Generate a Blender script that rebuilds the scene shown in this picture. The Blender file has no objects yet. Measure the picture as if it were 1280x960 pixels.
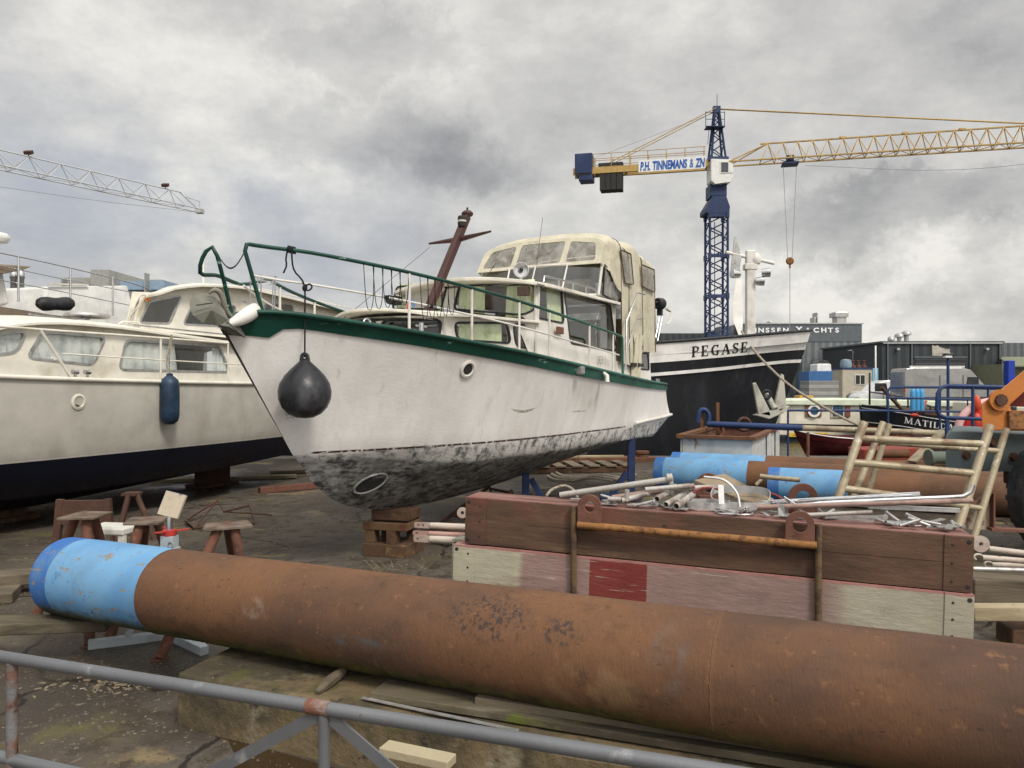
import bpy, math, random
from mathutils import Vector, Matrix, noise as mnoise
from mathutils.geometry import tessellate_polygon
random.seed(7)
R = math.radians
V = Vector
S = bpy.context.scene
C = S.collection

# ---------------------------------------------------------------- camera
cam_d = bpy.data.cameras.new('camera'); cam = bpy.data.objects.new('camera', cam_d); C.objects.link(cam)
cam.location = (0, 0, 1.7); cam.rotation_euler = (R(90), 0, 0)
cam_d.sensor_width = 36; cam_d.lens = 27.0; cam_d.clip_start = 0.05; cam_d.clip_end = 3000
S.camera = cam
S.view_settings.view_transform = 'Standard'; S.view_settings.look = 'None'
S.view_settings.gamma = 1; S.view_settings.use_curve_mapping = False
S.view_settings.exposure = 0.0
S.cycles.max_bounces = 6; S.cycles.diffuse_bounces = 3; S.cycles.glossy_bounces = 3; S.cycles.transparent_max_bounces = 10
S.cycles.transmission_bounces = 4
S.cycles.use_denoising = True

# ---------------------------------------------------------------- sky and sun
SUN_EL, SUN_AZ = 48, 148          # azimuth measured clockwise from +Y (behind the camera, to the right)
w = bpy.data.worlds.new('World'); S.world = w; w.use_nodes = True
wt = w.node_tree; wt.nodes.clear()
class G:
    """tiny node graph builder"""
    def __init__(s, tree): s.t = tree
    def n(s, typ, ins=None, **kw):
        nd = s.t.nodes.new(typ)
        for k, v in kw.items(): setattr(nd, k, v)
        for k, v in (ins or {}).items():
            sock = nd.inputs[k]
            if isinstance(v, bpy.types.NodeSocket): s.t.links.new(v, sock)
            else: sock.default_value = v
        return nd
    def math(s, op, a, b=0.0, c=None, clamp=False):
        i = {0: a, 1: b}
        if c is not None: i[2] = c
        return s.n('ShaderNodeMath', i, operation=op, use_clamp=clamp).outputs[0]
    def noise(s, vec, scale, detail=4, rough=.55, dist=0.0):
        return s.n('ShaderNodeTexNoise', {'Vector': vec, 'Scale': scale, 'Detail': detail, 'Roughness': rough, 'Distortion': dist}).outputs['Fac']
    def ramp(s, f, lo, hi, a=0.0, b=1.0, smooth=True):
        return s.n('ShaderNodeMapRange', {'Value': f, 'From Min': lo, 'From Max': hi, 'To Min': a, 'To Max': b},
                   interpolation_type='SMOOTHSTEP' if smooth else 'LINEAR').outputs[0]
    def mix(s, f, a, b, typ='MIX'):
        nd = s.t.nodes.new('ShaderNodeMix'); nd.data_type = 'RGBA'; nd.blend_type = typ
        for k, v in ((0, f), (6, a), (7, b)):
            if isinstance(v, bpy.types.NodeSocket): s.t.links.new(v, nd.inputs[k])
            elif k == 0: nd.inputs[k].default_value = v
            else: nd.inputs[k].default_value = (*v[:3], 1)
        return nd.outputs[2]
g = G(wt)
tc = g.n('ShaderNodeTexCoord').outputs['Generated']
sky = g.n('ShaderNodeTexSky', sky_type='NISHITA', sun_disc=False, sun_elevation=R(SUN_EL), sun_rotation=R(SUN_AZ), air_density=1.3, dust_density=2.5).outputs[0]
nrm = g.n('ShaderNodeVectorMath', {0: tc}, operation='NORMALIZE').outputs[0]
sep = g.n('ShaderNodeSeparateXYZ', {0: nrm})
X_, Y_, Z_ = sep.outputs
den = g.math('ADD', g.math('ABSOLUTE', Z_), 0.16)
cu = g.math('DIVIDE', X_, den); cv = g.math('DIVIDE', Y_, den)
cvec = g.n('ShaderNodeCombineXYZ', {0: cu, 1: cv, 2: 0.0}).outputs[0]
big = g.noise(cvec, 0.55, 5, .5, .25)
svec = g.n('ShaderNodeVectorMath', {0: nrm, 1: (1.0, 1.0, 1.7)}, operation='MULTIPLY').outputs[0]
mid_a = g.noise(svec, 2.2, 13, .6, .1)
cvec2 = g.n('ShaderNodeCombineXYZ', {0: g.math('DIVIDE', X_, g.math('ADD', g.math('ABSOLUTE', Z_), .3)), 1: g.math('DIVIDE', Y_, g.math('ADD', g.math('ABSOLUTE', Z_), .3)), 2: 3.0}).outputs[0]
mid = g.math('MULTIPLY_ADD', g.noise(cvec2, 1.5, 13, .6, .0), .5, g.math('MULTIPLY', mid_a, .5))
fine = g.noise(svec, 8.0, 13, .66, .0)
def lobe(px, py, width, amp, stretch=(1, 1)):
    """soft patch of cloud round one direction of the sky"""
    az = math.atan2(px - 640, 960); el = math.atan2(480 - py, math.hypot(px - 640, 960))
    d = V((math.sin(az) * math.cos(el), math.cos(az) * math.cos(el), math.sin(el)))
    right = V((math.cos(az), -math.sin(az), 0)); up = right.cross(d) 
    wob = g.n('ShaderNodeTexNoise', {'Vector': nrm, 'Scale': 5.5, 'Detail': 12.0, 'Roughness': .66}).outputs['Color']
    wv = g.n('ShaderNodeVectorMath', {0: wob, 1: (.5, .5, .5)}, operation='SUBTRACT').outputs[0]
    wv = g.n('ShaderNodeVectorMath', {0: wv, 'Scale': .26}, operation='SCALE').outputs[0]
    pv = g.n('ShaderNodeVectorMath', {0: nrm, 1: wv}, operation='ADD').outputs[0]
    a = g.n('ShaderNodeVectorMath', {0: pv, 1: tuple(right / (width * stretch[0]))}, operation='DOT_PRODUCT').outputs['Value']
    b = g.n('ShaderNodeVectorMath', {0: pv, 1: tuple(up / (width * stretch[1]))}, operation='DOT_PRODUCT').outputs['Value']
    b = g.math('SUBTRACT', b, 0.0)
    fr = g.n('ShaderNodeVectorMath', {0: nrm, 1: tuple(d)}, operation='DOT_PRODUCT').outputs['Value']
    r2 = g.math('ADD', g.math('MULTIPLY', a, a), g.math('MULTIPLY', b, b))
    e = g.math('EXPONENT', g.math('MULTIPLY', r2, -1.0))
    e = g.math('MULTIPLY', e, g.math('GREATER_THAN', fr, 0.0))
    if amp <= -.15: e = g.math('MULTIPLY_ADD', g.ramp(e, .22, .6), .7, g.math('MULTIPLY', e, .3))   # firmer cloud edges
    return g.math('MULTIPLY', e, amp)
f = g.math('ADD', g.math('MULTIPLY', g.math('SUBTRACT', big, .5), .55), g.math('MULTIPLY', g.math('SUBTRACT', mid, .5), 2.3))
f = g.math('ADD', f, g.math('MULTIPLY', g.math('SUBTRACT', fine, .5), .75))
f = g.math('ADD', f, .67)
for args in ((470, 176, .12, -.17, (1.45, .42)), (575, 182, .06, -.10, (1.0, .4)), (440, 60, .10, -.22, (1.2, .45)), (150, 110, .25, .20, (1.2, .6)), (1150, 255, .16, -.26, (1.6, .22)),
             (1150, 350, .13, .34, (2.0, .22)), (60, 240, .14, -.06, (1.5, .5)), (950, 60, .3, .02, (1.4, .5)), (330, 240, .10, .13, (2.2, .4)),
             (1050, 410, .1, .22, (2.6, .2)), (1220, 60, .16, -.10, (1.3, .5)), (830, 330, .12, .10, (1.4, .5)), (280, 30, .1, .12, (1.6, .5))):
    f = g.math('ADD', f, lobe(*args))
f = g.ramp(f, 0.0, 1.0, 0, 1, False)
cr = g.n('ShaderNodeValToRGB', {0: f})
el = cr.color_ramp.elements
el[0].position = 0.0; el[0].color = (2.5, 2.45, 2.45, 1)
el[1].position = 1.0; el[1].color = (9.2, 8.9, 8.3, 1)
for p, c in ((.25, (3.55, 3.5, 3.5)), (.5, (5.3, 5.2, 5.08)), (.75, (6.9, 6.75, 6.45))):
    e_ = cr.color_ramp.elements.new(p); e_.color = (*c, 1)
col = cr.outputs[0]
# thinner, bluer cloud low on the left
blue = g.math('ADD', lobe(60, 290, .22, .7, (1.7, .6)), lobe(350, 340, .12, .2, (1.6, .5)))
blue = g.math('MULTIPLY', blue, g.ramp(mid, .62, .36), clamp=True)
col = g.mix(blue, col, (4.0, 4.5, 5.5))
col = g.mix(.08, col, sky)
# overcast sky is about three times brighter overhead than at the horizon, and brightest round the veiled sun
up = g.ramp(Z_, .42, 1.0, 1.0, 1.8)
sd = V((math.sin(R(SUN_AZ)) * math.cos(R(SUN_EL)), math.cos(R(SUN_AZ)) * math.cos(R(SUN_EL)), math.sin(R(SUN_EL))))
sdot = g.n('ShaderNodeVectorMath', {0: nrm, 1: tuple(sd)}, operation='DOT_PRODUCT').outputs['Value']
glow = g.ramp(sdot, .1, 1.0, 0.0, 1.2)
tot = g.math('ADD', up, glow)
col = g.n('ShaderNodeVectorMath', {0: col, 'Scale': tot}, operation='SCALE').outputs[0]
# below the horizon: dull ground haze
col = g.mix(g.ramp(Z_, -.06, -.01), (1.4, 1.4, 1.4), col)
bg = g.n('ShaderNodeBackground', {'Color': col, 'Strength': 0.1})
g.n('ShaderNodeOutputWorld', {'Surface': bg.outputs[0]})
sl = bpy.data.lights.new('sun', 'SUN'); sl.energy = 2.3; sl.angle = R(12); sl.color = (1, .94, .85)
so = bpy.data.objects.new('sun', sl); C.objects.link(so); so.location = (5, -5, 20)
so.rotation_euler = (-sd).to_track_quat('-Z', 'Y').to_euler()

# ---------------------------------------------------------------- materials
def mat(name, col, rough=.6, metal=0.0, spots=(), zones=(), bump=(), var=.12, coord='Object', spec=.28, coat=0.0, wet=None, zlast=False):
    """spots: (colour, scale, lo, hi[, stretch]) noise patches; zones: (axis, from, to, colour[, soft, wobble, wobble scale]); bump: (scale, strength[, stretch])"""
    m = bpy.data.materials.new(name); m.use_nodes = True
    t = m.node_tree; t.nodes.clear(); q = G(t)
    c0 = q.n('ShaderNodeTexCoord').outputs[coord]
    sp = q.n('ShaderNodeSeparateXYZ', {0: c0}).outputs
    out = q.n('ShaderNodeOutputMaterial')
    n0 = q.noise(c0, 3.0, 6, .6)
    k = q.ramp(n0, .25, .75, 1 - var, 1 + var)
    cc = q.n('ShaderNodeVectorMath', {0: tuple(col[:3]), 'Scale': k}, operation='SCALE').outputs[0]
    def do_zone(z, cc):
        ax, lo, hi, zc = z[:4]; soft = z[4] if len(z) > 4 else .004; wob = z[5] if len(z) > 5 else 0; ws = z[6] if len(z) > 6 else 5
        v = sp['XYZ'.index(ax)]
        if wob: v = q.math('ADD', v, q.math('MULTIPLY', q.math('SUBTRACT', q.noise(c0, ws, 6, .65), .5), wob))
        a = q.ramp(v, lo - soft, lo + soft); b = q.ramp(v, hi - soft, hi + soft, 1.0, 0.0)
        fz = q.math('MULTIPLY', a, b)
        if len(z) > 7: fz = q.math('MULTIPLY', fz, q.ramp(q.noise(c0, z[7][0], 6, .65), z[7][1], z[7][2]))
        zz = q.n('ShaderNodeVectorMath', {0: tuple(zc[:3]), 'Scale': k}, operation='SCALE').outputs[0]
        return q.mix(fz, cc, zz)
    if not zlast:
        for z in zones: cc = do_zone(z, cc)
    for s_ in spots:
        sc, scale, lo, hi = s_[:4]; st = s_[4] if len(s_) > 4 else None; amt = s_[5] if len(s_) > 5 else 1.0
        v = c0
        if st: v = q.n('ShaderNodeMapping', {'Vector': c0, 'Scale': st}).outputs[0]
        v = q.n('ShaderNodeVectorMath', {0: v, 1: (scale * 1.7, scale * .3, 3.1)}, operation='ADD').outputs[0]
        ff = q.ramp(q.noise(v, scale, 7, .62), lo, hi, 0, amt)
        cc = q.mix(ff, cc, sc)
    if zlast:
        for z in zones: cc = do_zone(z, cc)
    pb = {'Base Color': cc, 'Roughness': rough, 'Metallic': metal, 'Specular IOR Level': spec, 'Coat Weight': coat}
    if wet:
        fw = q.ramp(q.noise(c0, wet[0], 4, .5), wet[1], wet[2])
        pb['Roughness'] = q.math('MULTIPLY_ADD', fw, wet[3] - rough, rough)
    else:
        pb['Roughness'] = q.ramp(q.noise(c0, 14.0, 5, .6), .3, .7, max(.03, rough - .1), min(1, rough + .1))
    p = q.n('ShaderNodeBsdfPrincipled', pb)
    if bump:
        v = c0
        if len(bump) > 2: v = q.n('ShaderNodeMapping', {'Vector': c0, 'Scale': bump[2]}).outputs[0]
        hn = q.noise(v, bump[0], 8, .65)
        bm = q.n('ShaderNodeBump', {'Height': hn, 'Strength': bump[1], 'Distance': bump[3] if len(bump) > 3 else .02})
        t.links.new(bm.outputs[0], p.inputs['Normal'])
    sh = p.outputs[0]
    t.links.new(sh, out.inputs[0])
    return m
def glass(name, tint=(.75, .8, .82), clear=.7, rough=.03):
    m = bpy.data.materials.new(name); m.use_nodes = True; t = m.node_tree; t.nodes.clear(); q = G(t)
    c0 = q.n('ShaderNodeTexCoord').outputs['Object']
    tr = q.n('ShaderNodeBsdfTransparent', {'Color': (*[x * clear for x in tint], 1)})
    gl = q.n('ShaderNodeBsdfGlossy', {'Color': (.9, .9, .9, 1), 'Roughness': rough})
    bm = q.n('ShaderNodeBump', {'Height': q.noise(c0, 6, 3), 'Strength': .05, 'Distance': .02}); t.links.new(bm.outputs[0], gl.inputs['Normal'])
    ge = q.n('ShaderNodeNewGeometry'); co = q.n('ShaderNodeVectorMath', {0: ge.outputs['Normal'], 1: ge.outputs['Incoming']}, operation='DOT_PRODUCT').outputs['Value']
    fr = q.math('POWER', q.math('SUBTRACT', 1.0, q.math('ABSOLUTE', co)), 5.0)
    fa = q.math('MULTIPLY_ADD', fr, .9, .06, clamp=True)
    mx = q.n('ShaderNodeMixShader', {0: fa, 1: tr.outputs[0], 2: gl.outputs[0]})
    q.n('ShaderNodeOutputMaterial', {0: mx.outputs[0]})
    return m
def vinyl(name, col=(.62, .62, .58), op=.45):
    m = bpy.data.materials.new(name); m.use_nodes = True; t = m.node_tree; t.nodes.clear(); q = G(t)
    c0 = q.n('ShaderNodeTexCoord').outputs['Object']
    tr = q.n('ShaderNodeBsdfTransparent', {'Color': (.8, .8, .78, 1)})
    nn = q.noise(c0, 5, 6, .6, 1.0)
    p = q.n('ShaderNodeBsdfPrincipled', {'Base Color': (*col, 1), 'Roughness': .12})
    bm = q.n('ShaderNodeBump', {'Height': nn, 'Strength': .5, 'Distance': .04}); t.links.new(bm.outputs[0], p.inputs['Normal'])
    fa = q.ramp(nn, .3, .7, op - .15, op + .2)
    mx = q.n('ShaderNodeMixShader', {0: fa, 1: tr.outputs[0], 2: p.outputs[0]})
    q.n('ShaderNodeOutputMaterial', {0: mx.outputs[0]})
    return m

# ---------------------------------------------------------------- mesh helpers
def mat3(ax, az=V((0, 0, 1))):
    x = V(ax).normalized(); z = V(az) - x * V(az).dot(x)
    if z.length < 1e-4: z = V((0, 1, 0)) - x * x.y
    z.normalize(); y = z.cross(x)
    return Matrix((x, y, z)).transposed()
def cat(pts, n):
    """n points along a Catmull-Rom curve through pts, even in arc length"""
    pts = [V(p) for p in pts]; dense = []
    P_ = [pts[0] * 2 - pts[1]] + pts + [pts[-1] * 2 - pts[-2]]
    for i in range(1, len(P_) - 2):
        a, b, c, d = P_[i - 1:i + 3]
        for k in range(16):
            t = k / 16
            dense.append(.5 * ((2 * b) + (c - a) * t + (2 * a - 5 * b + 4 * c - d) * t * t + (3 * b - a - 3 * c + d) * t ** 3))
    dense.append(pts[-1]); L = [0]
    for a, b in zip(dense, dense[1:]): L.append(L[-1] + (b - a).length)
    out = []; j = 0
    for i in range(n):
        t = L[-1] * i / (n - 1)
        while j < len(L) - 2 and L[j + 1] < t: j += 1
        u = (t - L[j]) / max(1e-9, L[j + 1] - L[j]); out.append(dense[j].lerp(dense[j + 1], min(1, u)))
    return out
def lin(tab, x):
    """piecewise linear table lookup: tab = [(x, y), ...]"""
    if x <= tab[0][0]: return tab[0][1]
    for a, b in zip(tab, tab[1:]):
        if x <= b[0]: return a[1] + (b[1] - a[1]) * (x - a[0]) / (b[0] - a[0])
    return tab[-1][1]
def rpoly(pts, r, n=4):
    """2D polygon with rounded corners"""
    out = []; m = len(pts)
    for i in range(m):
        a, b, c = V(pts[i - 1]), V(pts[i]), V(pts[(i + 1) % m])
        d1 = (a - b); d2 = (c - b); rr = min(r, d1.length * .45, d2.length * .45)
        p, q_ = b + d1.normalized() * rr, b + d2.normalized() * rr
        for k in range(n + 1):
            t = k / n; out.append(tuple(p * (1 - t) ** 2 + b * 2 * t * (1 - t) + q_ * t * t))
    return out
class MB:
    def __init__(s): s.v = []; s.f = []; s.sm = []
    def add(s, vs, fs, smooth=False):
        o = len(s.v); s.v += [V(v) for v in vs]
        for q in fs: s.f.append(tuple(i + o for i in q)); s.sm.append(smooth)
        return s
    def box(s, c, size, rot=None):
        x, y, z = [k / 2 for k in size]; rot = rot or Matrix.Identity(3)
        vs = [V(c) + rot @ V((a * x, b * y, d * z)) for a in (-1, 1) for b in (-1, 1) for d in (-1, 1)]
        return s.add(vs, [(0, 1, 3, 2), (4, 6, 7, 5), (0, 4, 5, 1), (2, 3, 7, 6), (0, 2, 6, 4), (1, 5, 7, 3)])
    def beam(s, a, b, wd, ht, up=(0, 0, 1)):
        a, b = V(a), V(b); return s.box((a + b) / 2, ((b - a).length, wd, ht), mat3(b - a, up))
    def tube(s, pts, r, n=8, caps=True, closed=False):
        pts = [V(p) for p in pts]; m = len(pts); rr = r if isinstance(r, (list, tuple)) else [r] * m
        rings = []; prev = None
        for i, p in enumerate(pts):
            if closed: d = (pts[(i + 1) % m] - pts[i - 1])
            else: d = (pts[min(i + 1, m - 1)] - pts[max(i - 1, 0)])
            d.normalize()
            if prev is None: ref = V((0, 0, 1)) if abs(d.z) < .9 else V((1, 0, 0)); e = ref.cross(d).normalized()
            else: e = prev - d * prev.dot(d); e.normalize()
            prev = e; f_ = d.cross(e)
            rings.append([p + (e * math.cos(2 * math.pi * k / n) + f_ * math.sin(2 * math.pi * k / n)) * rr[i] for k in range(n)])
        o = [v for q in rings for v in q]; fs = []
        for i in range(m if closed else m - 1):
            a = i * n; b = ((i + 1) % m) * n
            for k in range(n): fs.append((a + k, a + (k + 1) % n, b + (k + 1) % n, b + k))
        s.add(o, fs, n > 5)
        if caps and not closed: s.add(rings[0], [tuple(range(n))[::-1]]); s.add(rings[-1], [tuple(range(n))])
        return s
    def hollow(s, a, b, ro, ri, n=16):
        """open-ended tube with a wall"""
        a, b = V(a), V(b); M_ = mat3(b - a); L = (b - a).length
        prof = [(0, ro), (L, ro), (L, ri), (0, ri)]
        vs = [a + M_ @ V((x, r * math.cos(2 * math.pi * k / n), r * math.sin(2 * math.pi * k / n))) for x, r in prof for k in range(n)]
        for i in range(4):
            j = (i + 1) % 4; o = len(s.v)
            ring = vs[i * n:(i + 1) * n] + vs[j * n:(j + 1) * n]
            s.add(ring, [(k, (k + 1) % n, n + (k + 1) % n, n + k) for k in range(n)], i % 2 == 0)
        return s
    def lathe(s, prof, o, ax=(0, 0, 1), n=24, smooth=True):
        """prof = [(radius, height)] about an axis"""
        M_ = mat3(ax); o = V(o); m = len(prof)
        vs = [o + M_ @ V((h, r * math.cos(2 * math.pi * k / n), r * math.sin(2 * math.pi * k / n))) for r, h in prof for k in range(n)]
        fs = [(i * n + k, i * n + (k + 1) % n, (i + 1) * n + (k + 1) % n, (i + 1) * n + k) for i in range(m - 1) for k in range(n)]
        return s.add(vs, fs, smooth)
    def grid(s, rows, smooth=True, closed=False):
        n = len(rows[0]); vs = [v for q in rows for v in q]; fs = []
        for i in range(len(rows) - 1):
            for k in range(n if closed else n - 1): fs.append((i * n + k, i * n + (k + 1) % n, (i + 1) * n + (k + 1) % n, (i + 1) * n + k))
        return s.add(vs, fs, smooth)
    def slab(s, rows, th, smooth=False):
        """grid given thickness th (a vector)"""
        th = V(th); low = [[V(v) + th for v in q] for q in rows]
        s.grid(rows, smooth); s.grid(low, smooth)
        top = rows[0] + [q[-1] for q in rows[1:]] + rows[-1][-2::-1] + [q[0] for q in rows[-2:0:-1]]
        bot = [V(v) + th for v in top]; m = len(top)
        return s.add(list(top) + bot, [(k, (k + 1) % m, m + (k + 1) % m, m + k) for k in range(m)])
    def prism(s, pts, th):
        th = V(th); pts = [V(p) for p in pts]; n = len(pts)
        tri = tessellate_polygon([pts])
        s.add(pts, tri); s.add([p + th for p in pts], tri)
        return s.add(pts + [p + th for p in pts], [(k, (k + 1) % n, n + (k + 1) % n, n + k) for k in range(n)])
    def plate(s, outer, holes, f3, th):
        """flat plate with holes: 2D loops mapped to 3D by f3, thickness vector th"""
        th = V(th); loops = [outer] + list(holes)
        l3 = [[V((x, y, 0)) for x, y in lp] for lp in loops]; tri = tessellate_polygon(l3)
        flat = [f3(x, y) for lp in loops for x, y in lp]
        s.add(flat, tri); s.add([V(p) + th for p in flat], tri)
        for lp in loops:
            q = [V(f3(x, y)) for x, y in lp]; n = len(q)
            s.add(q + [p + th for p in q], [(k, (k + 1) % n, n + (k + 1) % n, n + k) for k in range(n)])
        return s
    def ball(s, c, r, nu=14, nv=9):
        r = V((r, r, r)) if not hasattr(r, '__len__') else V(r); c = V(c)
        rows = [[c + V((r.x * math.sin(math.pi * i / nv) * math.cos(2 * math.pi * k / nu), r.y * math.sin(math.pi * i / nv) * math.sin(2 * math.pi * k / nu), r.z * math.cos(math.pi * i / nv))) for k in range(nu)] for i in range(nv + 1)]
        return s.grid(rows, True, True)
    def build(s, name, m, parent=None, label=None, local=False, bevel=0, frame=None):
        """link as one object. World-space verts are moved into the parent thing's frame unless local."""
        F = frame or (ROOT.get(parent.name) if parent else None)
        vs = s.v
        if parent is None and frame is None:
            lo = V([min(v[i] for v in vs) for i in range(3)]); hi = V([max(v[i] for v in vs) for i in range(3)])
            F = Matrix.Translation(((lo.x + hi.x) / 2, (lo.y + hi.y) / 2, lo.z))
        if F and not local: inv = F.inverted(); vs = [inv @ v for v in vs]
        me = bpy.data.meshes.new(name); me.from_pydata([tuple(v) for v in vs], [], s.f); me.validate(clean_customdata=False)
        if len(me.polygons) == len(s.sm): me.polygons.foreach_set('use_smooth', s.sm)
        import bmesh
        b = bmesh.new(); b.from_mesh(me); bmesh.ops.remove_doubles(b, verts=b.verts, dist=1e-5)
        bmesh.ops.recalc_face_normals(b, faces=b.faces)
        for e in b.edges:
            if len(e.link_faces) == 2 and e.calc_face_angle(0) > R(50): e.smooth = False
        b.to_mesh(me); b.free()
        me.materials.append(m)
        o = bpy.data.objects.new(name, me); C.objects.link(o)
        if parent: o.parent = parent; ROOT[o.name] = ROOT.get(parent.name)
        else: o.matrix_world = F; ROOT[o.name] = F
        if label: o['label'] = label
        if bevel:
            bv = o.modifiers.new('bevel', 'BEVEL'); bv.width = bevel; bv.segments = 2; bv.limit_method = 'ANGLE'; bv.angle_limit = R(40)
        return o
ROOT = {}
def thing(name, label, category, loc=(0, 0, 0), rotz=0.0, group=None):
    o = bpy.data.objects.new(name, None); C.objects.link(o); o.empty_display_size = .2
    o.location = loc; o.rotation_euler = (0, 0, rotz)
    ROOT[o.name] = Matrix.Translation(loc) @ Matrix.Rotation(rotz, 4, 'Z')
    o['label'] = label; o['category'] = category
    if group: o['group'] = group
    return o
def tag(o, label, category, group=None):
    o['label'] = label; o['category'] = category
    if group: o['group'] = group
    return o
def struct(o, kind='structure'): o['kind'] = kind; return o
def P(px, py, D): return V(((px - 640) / 960 * D, D, 1.7 - (py - 480) / 960 * D))
def ray_plane(px, py, p0, n):
    """where the sight line through a picture point meets a vertical wall"""
    d = V(((px - 640) / 960, 1, -(py - 480) / 960)); n = V(n); o = V((0, 0, 1.7))
    return o + d * ((V(p0) - o).dot(n) / d.dot(n))
def dup(o, M_=None, parent=None, label=None):
    c = o.copy(); C.objects.link(c)
    if parent: c.parent = parent
    for ch in list(o.children): dup(ch, None, c)
    if M_ is not None: c.matrix_world = M_
    if label: c['label'] = label
    return c
def text(body, size, m, parent, F, name='lettering', shear=0.0, extrude=.004, spacing=1.0, offset=0.0, xs=1.0, align='LEFT'):
    cu_ = bpy.data.curves.new(name, 'FONT'); cu_.body = body; cu_.size = size; cu_.shear = shear; cu_.extrude = extrude
    cu_.space_character = spacing; cu_.offset = offset; cu_.align_x = align; cu_.materials.append(m)
    tmp = bpy.data.objects.new(name, cu_); C.objects.link(tmp)
    dg = bpy.context.evaluated_depsgraph_get(); me = bpy.data.meshes.new_from_object(tmp.evaluated_get(dg))
    bpy.data.objects.remove(tmp)
    me.transform(ROOT[parent.name].inverted() @ F @ Matrix.Diagonal((xs, 1, 1, 1)))
    o = bpy.data.objects.new(name, me); C.objects.link(o); o.parent = parent; ROOT[o.name] = ROOT[parent.name]
    return o
def face_frame(origin, right, up=(0, 0, 1)):
    r = V(right).normalized(); u = V(up); u = (u - r * u.dot(r)).normalized(); n = r.cross(u)
    M_ = Matrix((r, u, n)).transposed().to_4x4(); M_.translation = V(origin); return M_
SERIF = {  # strokes: (x0,y0,x1,y1,width); thick downstrokes, thin hairlines, small serifs
    'P': [(0.12, 0, .12, 1, .15), (0, 0, .28, 0, .05), (0, 1, .3, 1, .05), (.3, 1, .5, .93, .06), (.5, .93, .58, .76, .12), (.58, .76, .5, .55, .1), (.5, .55, .2, .5, .05)],
    'E': [(0.12, 0, .12, 1, .15), (0, 0, .6, 0, .06), (0, 1, .56, 1, .06), (.12, .52, .42, .52, .05), (.6, 0, .62, .22, .05), (.56, 1, .56, .8, .05), (.42, .62, .42, .42, .05)],
    'G': [(.62, .82, .5, .97, .07), (.5, .97, .25, .95, .06), (.25, .95, .08, .7, .12), (.08, .7, .08, .3, .15), (.08, .3, .25, .05, .12), (.25, .05, .5, .03, .06), (.5, .03, .62, .15, .07), (.62, 0, .62, .42, .12), (.48, .42, .74, .42, .05), (.62, .82, .62, 1, .05)],
    'A': [(.05, 0, .36, 1, .06), (.36, 1, .68, 0, .15), (-.04, 0, .16, 0, .05), (.54, 0, .82, 0, .05), (.17, .35, .55, .35, .05)],
    'S': [(.52, .8, .45, .95, .06), (.45, .95, .2, .97, .07), (.2, .97, .08, .8, .12), (.08, .8, .16, .6, .12), (.16, .6, .45, .42, .14), (.45, .42, .54, .22, .12), (.54, .22, .4, .04, .1), (.4, .04, .15, .03, .06), (.15, .03, .05, .2, .06), (.52, .8, .52, 1, .05), (.05, 0, .05, .2, .05)],
    'M': [(.1, 0, .14, 1, .06), (.14, 1, .46, .05, .15), (.46, .05, .8, 1, .06), (.8, 1, .84, 0, .15), (0, 0, .22, 0, .05), (.7, 0, .98, 0, .05), (.02, 1, .18, 1, .05), (.76, 1, .94, 1, .05)],
    'T': [(.32, 0, .32, 1, .15), (.18, 0, .46, 0, .05), (0, 1, .64, 1, .06), (0, 1, 0, .8, .05), (.64, 1, .64, .8, .05)],
    'I': [(.12, 0, .12, 1, .15), (0, 0, .26, 0, .05), (0, 1, .26, 1, .05)],
    'L': [(.12, 0, .12, 1, .15), (0, 0, .58, 0, .06), (0, 1, .28, 1, .05), (.58, 0, .6, .25, .05)],
    'D': [(.12, 0, .12, 1, .15), (0, 0, .3, 0, .05), (0, 1, .3, 1, .05), (.3, 1, .56, .88, .06), (.56, .88, .68, .5, .14), (.68, .5, .56, .12, .14), (.56, .12, .3, 0, .06)],
}
ADV = {'P': .72, 'E': .76, 'G': .88, 'A': .86, 'S': .72, 'M': 1.08, 'T': .76, 'I': .4, 'L': .72, 'D': .84}
def serif(body, h, f3, m, parent, slant=0.0, xs=1.0, gap=.1, name='lettering', th=.006, grow=1.0):
    """serif lettering laid on a surface: f3(x, y, lift) gives the point on that surface"""
    mb = MB(); x = 0
    for ch in body:
        for k, (a, b, c, d, wd) in enumerate(SERIF[ch]):
            wd *= grow
            p, q_ = V((a, b)), V((c, d)); u = (q_ - p).normalized(); n_ = V((-u.y, u.x)) * wd / 2; p = p - u * .02; q_ = q_ + u * .02
            quad = [p + n_, q_ + n_, q_ - n_, p - n_]
            pts = [((x + t.x * xs + slant * t.y) * h, t.y * h) for t in quad]; lift = th + k * .0004
            tp = [f3(X, Y, lift) for X, Y in pts]; bt = [f3(X, Y, 0) for X, Y in pts]
            mb.add(tp + bt, [(0, 1, 2, 3), (0, 1, 5, 4), (1, 2, 6, 5), (2, 3, 7, 6), (3, 0, 4, 7)])
        x += (ADV[ch] + gap) * xs
    return mb.build(name, m, parent), x * h

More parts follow.
